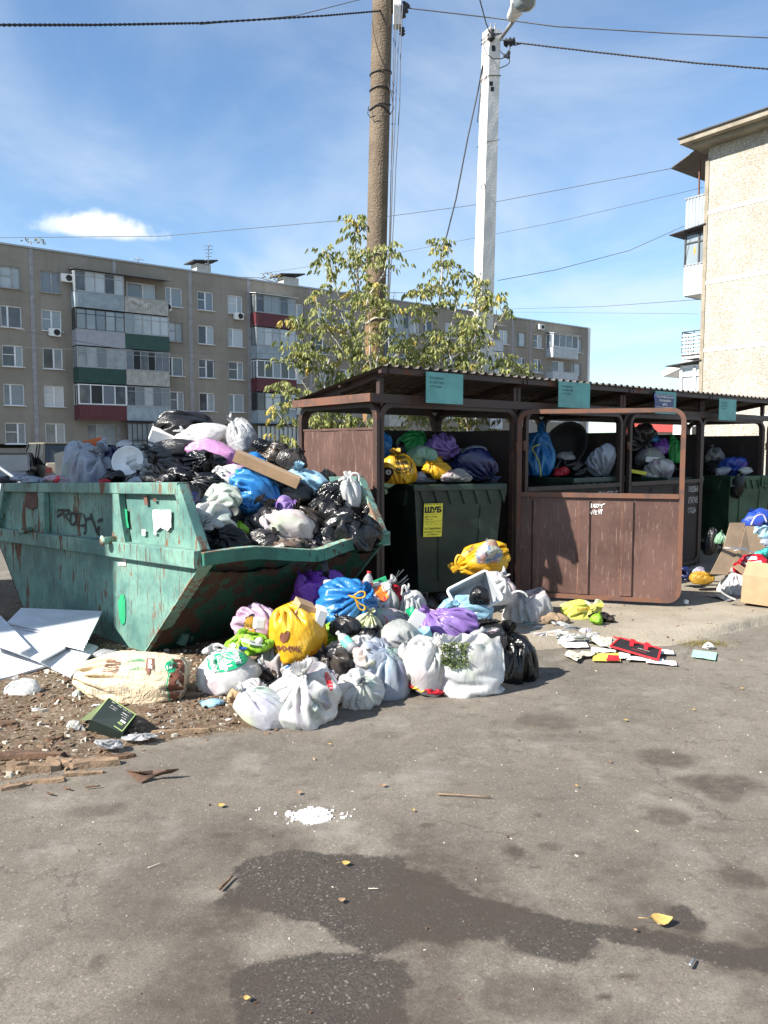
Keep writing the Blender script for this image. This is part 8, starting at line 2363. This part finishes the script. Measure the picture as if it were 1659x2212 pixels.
scatter('paper_crumbs', 'tiny white litter crumbs on the dirt verge', 130, 4, M['paper'], ind, .008, .045, .15, dirt_z, (-3.0, .8), (3.4, 6.0))
def ina(P): return (dirt_d(P) < -.02) & (pad_d(P) < -.02)
scatter('grit', 'pale grit and crumbs scattered on the asphalt', 420, 5, M['pale_bit'], ina, .003, .010, .5, asph_z, (-2.5, 4.5), (1.9, 7))
scatter('dark_grit', 'dark crumbs scattered on the asphalt', 420, 6, M['barkslab'], ina, .003, .012, .5, asph_z, (-2.5, 4.5), (1.9, 7))
def inp(P): return pad_d(P) > .02
scatter('pad_grit', 'grit and crumbs on the concrete pad', 500, 7, M['woodbit'], inp, .005, .03, .4, pad_z, (0, 5.5), (5.4, 9.5))
def inedge(P):
    d = dirt_d(P); return (d < .0) & (d > -.16)
scatter('edge_crumbs', 'crumbs spilling from the dirt on to the asphalt edge', 500, 8, M['woodbit'], inedge, .006, .03, .4, asph_z, (-3.2, .9), (3.2, 5.6))
# chalk lumps
cR_ = G(672, 1762)
rg = random.Random(3); mb = MB()
for i in range(150):
    r_ = abs(rg.gauss(0, 1)); a_ = rg.uniform(0, 2*pi); x = cR_.x+r_*cos(a_)*.12; y = cR_.y+.01+r_*sin(a_)*.05; s_ = rg.uniform(.002, .010)*max(.4, 1.3-r_*.5)
    mb.box((x, y, s_*.3), (s_*2, s_*1.6, s_*.9), Matrix.Rotation(0, 4, 'Z'), 0)
tag(mb.build('chalk_crumbs', M['white']), 'crushed white chalk on the asphalt in the foreground', 'chalk', kind='stuff')

# leaves and twigs on the asphalt
M['yleaf'] = simple('yellow_leaf', (.46, .30, .09), .7, .15, 30); M['bleaf'] = simple('brown_leaf', (.30, .19, .11), .8, .2, 30)
def leaf(px, py, s, rz, m, label, curl=.3, stalk=True):
    g = G(px, py); o = empty('fallen_leaf', (g.x, g.y, .012+s*.12), rot=(.12, .1, rz)); tag(o, label, 'leaf', 'fallen leaves on the asphalt')
    mb = MB(); n = 10; up = []; dnv = []
    for i in range(n+1):
        t_ = i/n; w = s*.42*sin(pi*min(1, t_*1.02))**.7*(1-.35*t_)*(1+.08*(i % 2)); z = curl*s*(t_-.4)**2
        up.append((s*(t_-.5), w, z+w*w*curl*3)); dnv.append((s*(t_-.5), -w, z+w*w*curl*3))
    mid = [(s*(i/n-.5), 0, curl*s*(i/n-.4)**2-.05*s) for i in range(n+1)]
    vs = up+mid+dnv; N = n+1
    fs = [(i, i+1, N+i+1, N+i) for i in range(n)]+[(N+i, N+i+1, 2*N+i+1, 2*N+i) for i in range(n)]
    mb.add(vs, fs, True); mb.build('blade', M[m], o)
    if stalk: mb = MB(); mb.tube([(-s*.5, 0, 0), (-s*.75, .02*s, -.02*s), (-s*1.0, .08*s, -.08*s)], s*.014, 5); mb.build('stalk', M[m], o)
leaf(1428, 1999, .075, .0, 'yleaf', 'large curled yellow leaf near the dark stain at the right', .5)
lv = [(738, 1952, .028, .4, 'bleaf', 'pinkish brown leaf on the big dark stain'), (747, 1872, .034, .1, 'yleaf', 'ochre leaf at the top edge of the big dark stain'), (478, 1746, .034, 0, 'yleaf', 'flat ochre leaf left of the chalk'), (893, 1756, .018, 1, 'yleaf', 'small tan leaf right of the chalk'), (677, 1643, .02, 0, 'bleaf', 'small orange leaf below the front white bags'), (712, 1612, .018, 0, 'yleaf', 'tiny yellow leaf below the small round white bag'), (1245, 1702, .016, 0, 'yleaf', 'tiny yellow leaf in the middle right'), (533, 2165, .022, 0, 'yleaf', 'greenish leaf by the lower dark stain'), (1318, 1650, .018, 1, 'bleaf', 'tan leaf among the soft stains at the right'), (645, 1718, .03, .5, 'bleaf', 'curled dark brown leaf above the chalk'), (828, 1702, .03, .2, 'bleaf', 'thin brown leaf above and right of the chalk'), (1369, 1415, .014, 0, 'yleaf', 'small yellow leaf below the red and black bag'), (1602, 1491, .026, .3, 'yleaf', 'pale leaf at the right under the green card'), (1310, 1490, .018, .2, 'bleaf', 'brown leaf below the lying papers'), (1352, 1560, .024, -.2, 'yleaf', 'pale yellow leaf on the bare asphalt at the right'), (1498, 1537, .022, .1, 'yleaf', 'cream leaf right of the pale yellow leaf'), (1240, 1497, .014, 0, 'bleaf', 'small orange leaf far right of the lone black bag'), (1372, 2016, .014, 0, 'bleaf', 'tiny brown leaf beside the large curled yellow leaf')]
for l_ in lv: leaf(*l_)
tw = [((945, 1720), (1060, 1727), .004, 'woodbit', 'long straight pale twig right of the chalk'), ((475, 1928), (502, 1900), .006, 'barkslab', 'short dark stick at the left end of the big dark stain'), ((184, 1706), (216, 1703), .005, 'barkslab', 'dark twig near the left dirt edge'), ((137, 1706), (152, 1710), .005, 'barkslab', 'small bent twig left of the dark twig'), ((320, 1880), (350, 1868), .002, 'pale_bit', 'thin pale straw left of the stain'), ((796, 1925), (818, 1925), .002, 'pale_bit', 'thin white straw on the dark stain'), ((102, 1718), (116, 1722), .005, 'barkslab', 'stub of twig at the left'), ((1490, 2095), (1498, 2080), .006, 'steel', 'small grey metal scrap at the lower right'), ((700, 1506), (760, 1494), .006, 'woodbit', 'thin stick beside the small round white bag')]
for a_, b_, r_, m, lb in tw:
    mb = MB(); p, q = G(*a_), G(*b_); n = 6; mb.tube([p.lerp(q, i/n)+Vector((0, 0, .008+r_+.004*mnoise.noise(Vector((i*.7, a_[0], 0))))) for i in range(n+1)], [r_*(1-.3*i/n) for i in range(n+1)], 6)
    tag(mb.build('twig', M[m]), lb, 'twig')
# twigs sticking up in the heap
tws = empty('branch_bundle', at(850, 1270, 6.6)); tag(tws, 'bundle of bare pale sticks poking up in front of the first bin', 'branches')
for (a_, b_) in (((842, 1268), (862, 1232)), ((845, 1266), (880, 1243)), ((848, 1268), (876, 1248)), ((850, 1272), (882, 1250)), ((840, 1260), (872, 1230))):
    mb = MB(); p, q = at(*a_, 6.6)-tws.location, at(*b_, 6.5)-tws.location; mb.tube([p, p.lerp(q, .5)+Vector((0, 0, -.01)), q], [.006, .005, .004], 5); mb.build('stick', M['bark_green'], tws)

# papers, magazines and the red edged bag
def sheet_px(q, m, label, name='paper_sheet', cat='paper', z=.012, crump=.006, group='papers strewn beside the concrete pad', div=6, seed=0, base=None):
    P = [G(x, y, z) for x, y in q]; mb = MB(); vs = []
    for i in range(div+1):
        for j in range(div+1):
            u, v = i/div, j/div; p = P[0]*(1-u)*(1-v)+P[1]*u*(1-v)+P[2]*u*v+P[3]*(1-u)*v
            p.z += crump*(1.2+mnoise.noise(Vector((u*3+seed, v*3, seed)))*1.6)+(base or 0); vs.append(p)
    N = div+1; mb.add(vs, [(i*N+j, (i+1)*N+j, (i+1)*N+j+1, i*N+j+1) for i in range(div) for j in range(div)])
    o = mb.build(name, M[m] if m in M else P_[m])
    md = o.modifiers.new('thickness', 'SOLIDIFY'); md.thickness = .002
    tag(o, label, cat, group); return o
M['tealcard'] = simple('mint_card', (.30, .56, .44), .7, .05); M['newsprint'] = simple('newsprint', (.50, .47, .38), .9, .15, 30)
M['mag'] = simple('magazine_cover', (.66, .52, .10), .45, .15, 20)
def z8(x, y): return (1106+.3333*x, 1161.3+.3333*y)
sheet_px([z8(1163, 775), z8(1175, 730), z8(1328, 750), z8(1318, 798)], 'tealcard', 'mint green card lying flat on the asphalt at the right', crump=.003)
for k in range(3): 
    pass
sheet_px([z8(290, 682), z8(350, 720), z8(500, 715), z8(470, 670)], 'paper', 'flat white sheet left of the newspapers', seed=2)
sheet_px([z8(520, 800), z8(530, 752), z8(695, 752), z8(705, 805)], 'mag', 'yellow and red magazine below the newspapers', 'magazine', 'magazine', seed=3, crump=.004)
mg = sheet_px([z8(610, 800), z8(625, 765), z8(690, 768), z8(695, 803)], 'ink_red', 'red photo panel on the yellow magazine', 'magazine_insert', 'magazine', z=.017, seed=4, crump=.004)
sheet_px([z8(335, 770), z8(370, 738), z8(470, 770), z8(420, 812)], 'newsprint', 'folded newspaper nearest the lone black bag', 'newspaper', 'newspaper', seed=5, crump=.012)
sheet_px([z8(400, 790), z8(460, 745), z8(560, 755), z8(520, 775)], 'newsprint', 'crumpled newspaper beside the folded one', 'newspaper', 'newspaper', seed=6, crump=.012)
sheet_px([z8(440, 620), z8(520, 625), z8(660, 690), z8(570, 700)], 'newsprint', 'upper crumpled newspaper touching the red bag', 'newspaper', 'newspaper', seed=7, crump=.016)
sheet_px([z8(500, 690), z8(570, 640), z8(650, 655), z8(640, 740)], 'newsprint', 'bunched newsprint in the middle of the papers', 'newspaper', 'newspaper', seed=8, crump=.02)
sheet_px([z8(510, 745), z8(515, 715), z8(670, 735), z8(672, 750)], 'paper', 'white and red leaflet above the magazine', 'leaflet', seed=9)
sheet_px([z8(600, 660), z8(610, 640), z8(735, 655), z8(740, 675)], 'ink_red', 'red leaflet behind the red edged bag', 'leaflet', seed=10, crump=.012)
sheet_px([z8(700, 790), z8(690, 750), z8(770, 755), z8(760, 785)], 'paper', 'white sheet left of the red edged bag corner', seed=11)
sheet_px([z8(740, 800), z8(760, 775), z8(990, 795), z8(960, 805)], 'paper', 'long white sheet under the red edged bag', seed=12)
sheet_px([z8(870, 815), z8(865, 795), z8(1060, 805), z8(1068, 832)], 'paper', 'white sheet sticking out below the red edged bag', seed=13)
sheet_px([z8(965, 760), z8(970, 735), z8(1040, 738), z8(1052, 764)], 'paper', 'small white booklet right of the red edged bag', seed=14, crump=.008)
sheet_px([z8(455, 625), z8(460, 607), z8(520, 612), z8(540, 634)], 'ink_teal', 'small blue and teal packet above the newspapers', 'packet', seed=15)
rb = empty('shopping_bag', (0, 0, 0)); tag(rb, 'flat black shopping bag with red edging and red handles on the asphalt', 'bag')
q = [z8(640, 705), z8(700, 650), z8(965, 722), z8(945, 793)]
zl = [.05, .07, .05, .035]
c = [G(x, y, z) for (x, y), z in zip(q, zl)]
mb = MB(); mb.prism([c[0], c[1], c[2], c[3]], (0, 0, -.006)); mb.build('panel', M['ink'], rb)
c_ = [G(x, y, .02) for x, y in (z8(655, 722), z8(700, 735), z8(930, 800), z8(945, 793))]
mb = MB(); mb.prism([c[0], c_[0], c_[1], c_[2], c[3]], (0, .004, -.004)); mb.build('side_panel', P_['matte'], rb)
for a_, b_ in ((c[0], c[1]), (c[1], c[2]), (c[2], c[3]), (c[3], c[0])):
    mb = MB(); mb.bar(a_+Vector((0, 0, .001)), b_+Vector((0, 0, .001)), .014, .010); mb.build('edging', P_['ink_red'], rb)
for (x0, x1, y0) in ((775, 790, 700), (868, 882, 722)):
    mb = MB(); a_ = G(*z8(x0, y0), .06); b_ = G(*z8(x0+5, y0-40), .085); mb.bar(a_, b_, .030, .008); mb.bar(b_, G(*z8(x1+20, y0-15), .075), .022, .008); mb.build('handle', P_['ink_red'], rb)
ux = (c[2]-c[1]).normalized(); uy = (c[1]-c[0]); uy = (uy-ux*uy.dot(ux)).normalized()
text_obj('магазин', .10, .018, c[0]+(c[3]-c[0])*.42+uy*.10, ux, uy, M['white_text'], rb, off=.004)
text_obj('одежда', .12, .024, c[0]+(c[3]-c[0])*.36+uy*.05, ux, uy, M['redroof'], rb, off=.004)
rg = random.Random(5)
names_ = ['next to the square white bag', 'half under the square white bag', 'in the middle of the torn papers', 'with black print', 'at the right end of the torn papers', 'nearest the black bag', 'folded double', 'standing on its edge', 'lowest of the torn papers', 'curled into a tube', 'below the lemon bag', 'with a torn corner']
pp_list = [(1150, 1352, 40, 16), (1180, 1358, 50, 14), (1215, 1352, 44, 20), (1196, 1370, 60, 14), (1240, 1360, 44, 18), (1160, 1372, 44, 12), (1228, 1376, 50, 14), (1262, 1364, 34, 16), (1250, 1378, 40, 12), (1178, 1340, 30, 16), (1280, 1372, 30, 10), (1148, 1362, 34, 12)]
for i, (x, y, w_, h_) in enumerate(pp_list):
    Yq = G(x, y+h_*.45, .03).y
    bag('pp%d' % i, x, y, w_, h_, Yq, 'white' if i % 4 else 'grey', 'torn white paper '+names_[i], K(rg.uniform(-1, 1), -.2, .6), rg.uniform(-12, 12), .25, 'torn white papers by the square white bag', name='paper_scrap', cat='paper', kw=dict(crum=3.0, lump=1.6, flat=.4))
bag('pc', 1531, 1396, 24, 16, G(1531, 1403).y, 'white', 'crumpled white tissue by the grass tuft', None, 0, .1, None, name='tissue', cat='paper', kw=dict(crum=2))
# dry grass tuft at the pad edge
rg = random.Random(31); mb = MB(); c = G(1524, 1388, .02)
for i in range(420):
    p = c+Vector((rg.gauss(0, .10), rg.gauss(0, .05), -.02)); d = Vector((rg.gauss(0, .7), rg.gauss(0, .5), 1)).normalized()*rg.uniform(.02, .06); s_ = Vector((.0018, 0, 0))
    mb.add([p-s_, p+s_, p+d*.6+s_*.6, p+d], [(0, 1, 2, 3)])
tag(mb.build('grass_tuft', M['weed_dry'], fixn=False), 'dry grass tuft in the crack at the pad edge', 'grass', kind='stuff')
# bits on the pad
sheet_px([(1528, 1288), (1545, 1282), (1590, 1296), (1575, 1300)], 'steel', 'flat crushed grey box on the pad before the white bag', 'flattened_box', 'box', z=PADZ+.005, group=None, crump=.01, seed=20)
sheet_px([(1498, 1256), (1508, 1248), (1520, 1256), (1512, 1262)], 'paper', 'small white card behind the open gate foot', 'paper_card', z=PADZ+.005, group=None, crump=.006, seed=21)
o = obox(1482, 1300, G(1482, 1306, PADZ).y, (.045, .03, .04), (10, 10, 20), 'white', 'white and brown cup lid by the open gate foot', 'cup', 'paper_cup', bev=.01)
bag('q1', 1200, 1336, 60, 26, G(1200, 1346, PADZ).y, 'dyellow', 'flattened brown cardboard under the lemon yellow bag', None, 0, .1, None, name='cardboard_scrap', cat='cardboard', kw=dict(crum=1.4, boxy=.4)); BAGS['q1'].data.materials[0] = M['card_dull']
bag('q2', 1300, 1334, 50, 24, G(1300, 1344, PADZ).y, 'brown', 'dark rag behind the lemon yellow bag', None, 0, .1, None, name='rag', cat='rag', kw=dict(crum=2))
for i, (x, y, w_, h_, m, lb) in enumerate(((235, 1606, 60, 16, 'clear', 'clear film scrap below the fan box'), (158, 1566, 26, 18, 'white', 'white tissue at the left of the fan box'), (86, 1533, 40, 7, 'white', 'thin white paper strip on the dirt'), (170, 1572, 28, 14, 'grey', 'grey film under the fan box'), (300, 1590, 70, 10, 'clear', 'long clear film strip right of the fan box'), (14, 1497, 12, 10, 'teal', 'teal scrap at the left edge'), (495, 1554, 16, 5, 'white', 'white paper bit at the asphalt edge'))):
    bag('w%d' % i, x, y, w_, h_, G(x, y+h_*.4, .03).y, m, lb, None, 0, .1, None, name='plastic_scrap', cat='wrapper', kw=dict(crum=2.4, flat=.5))
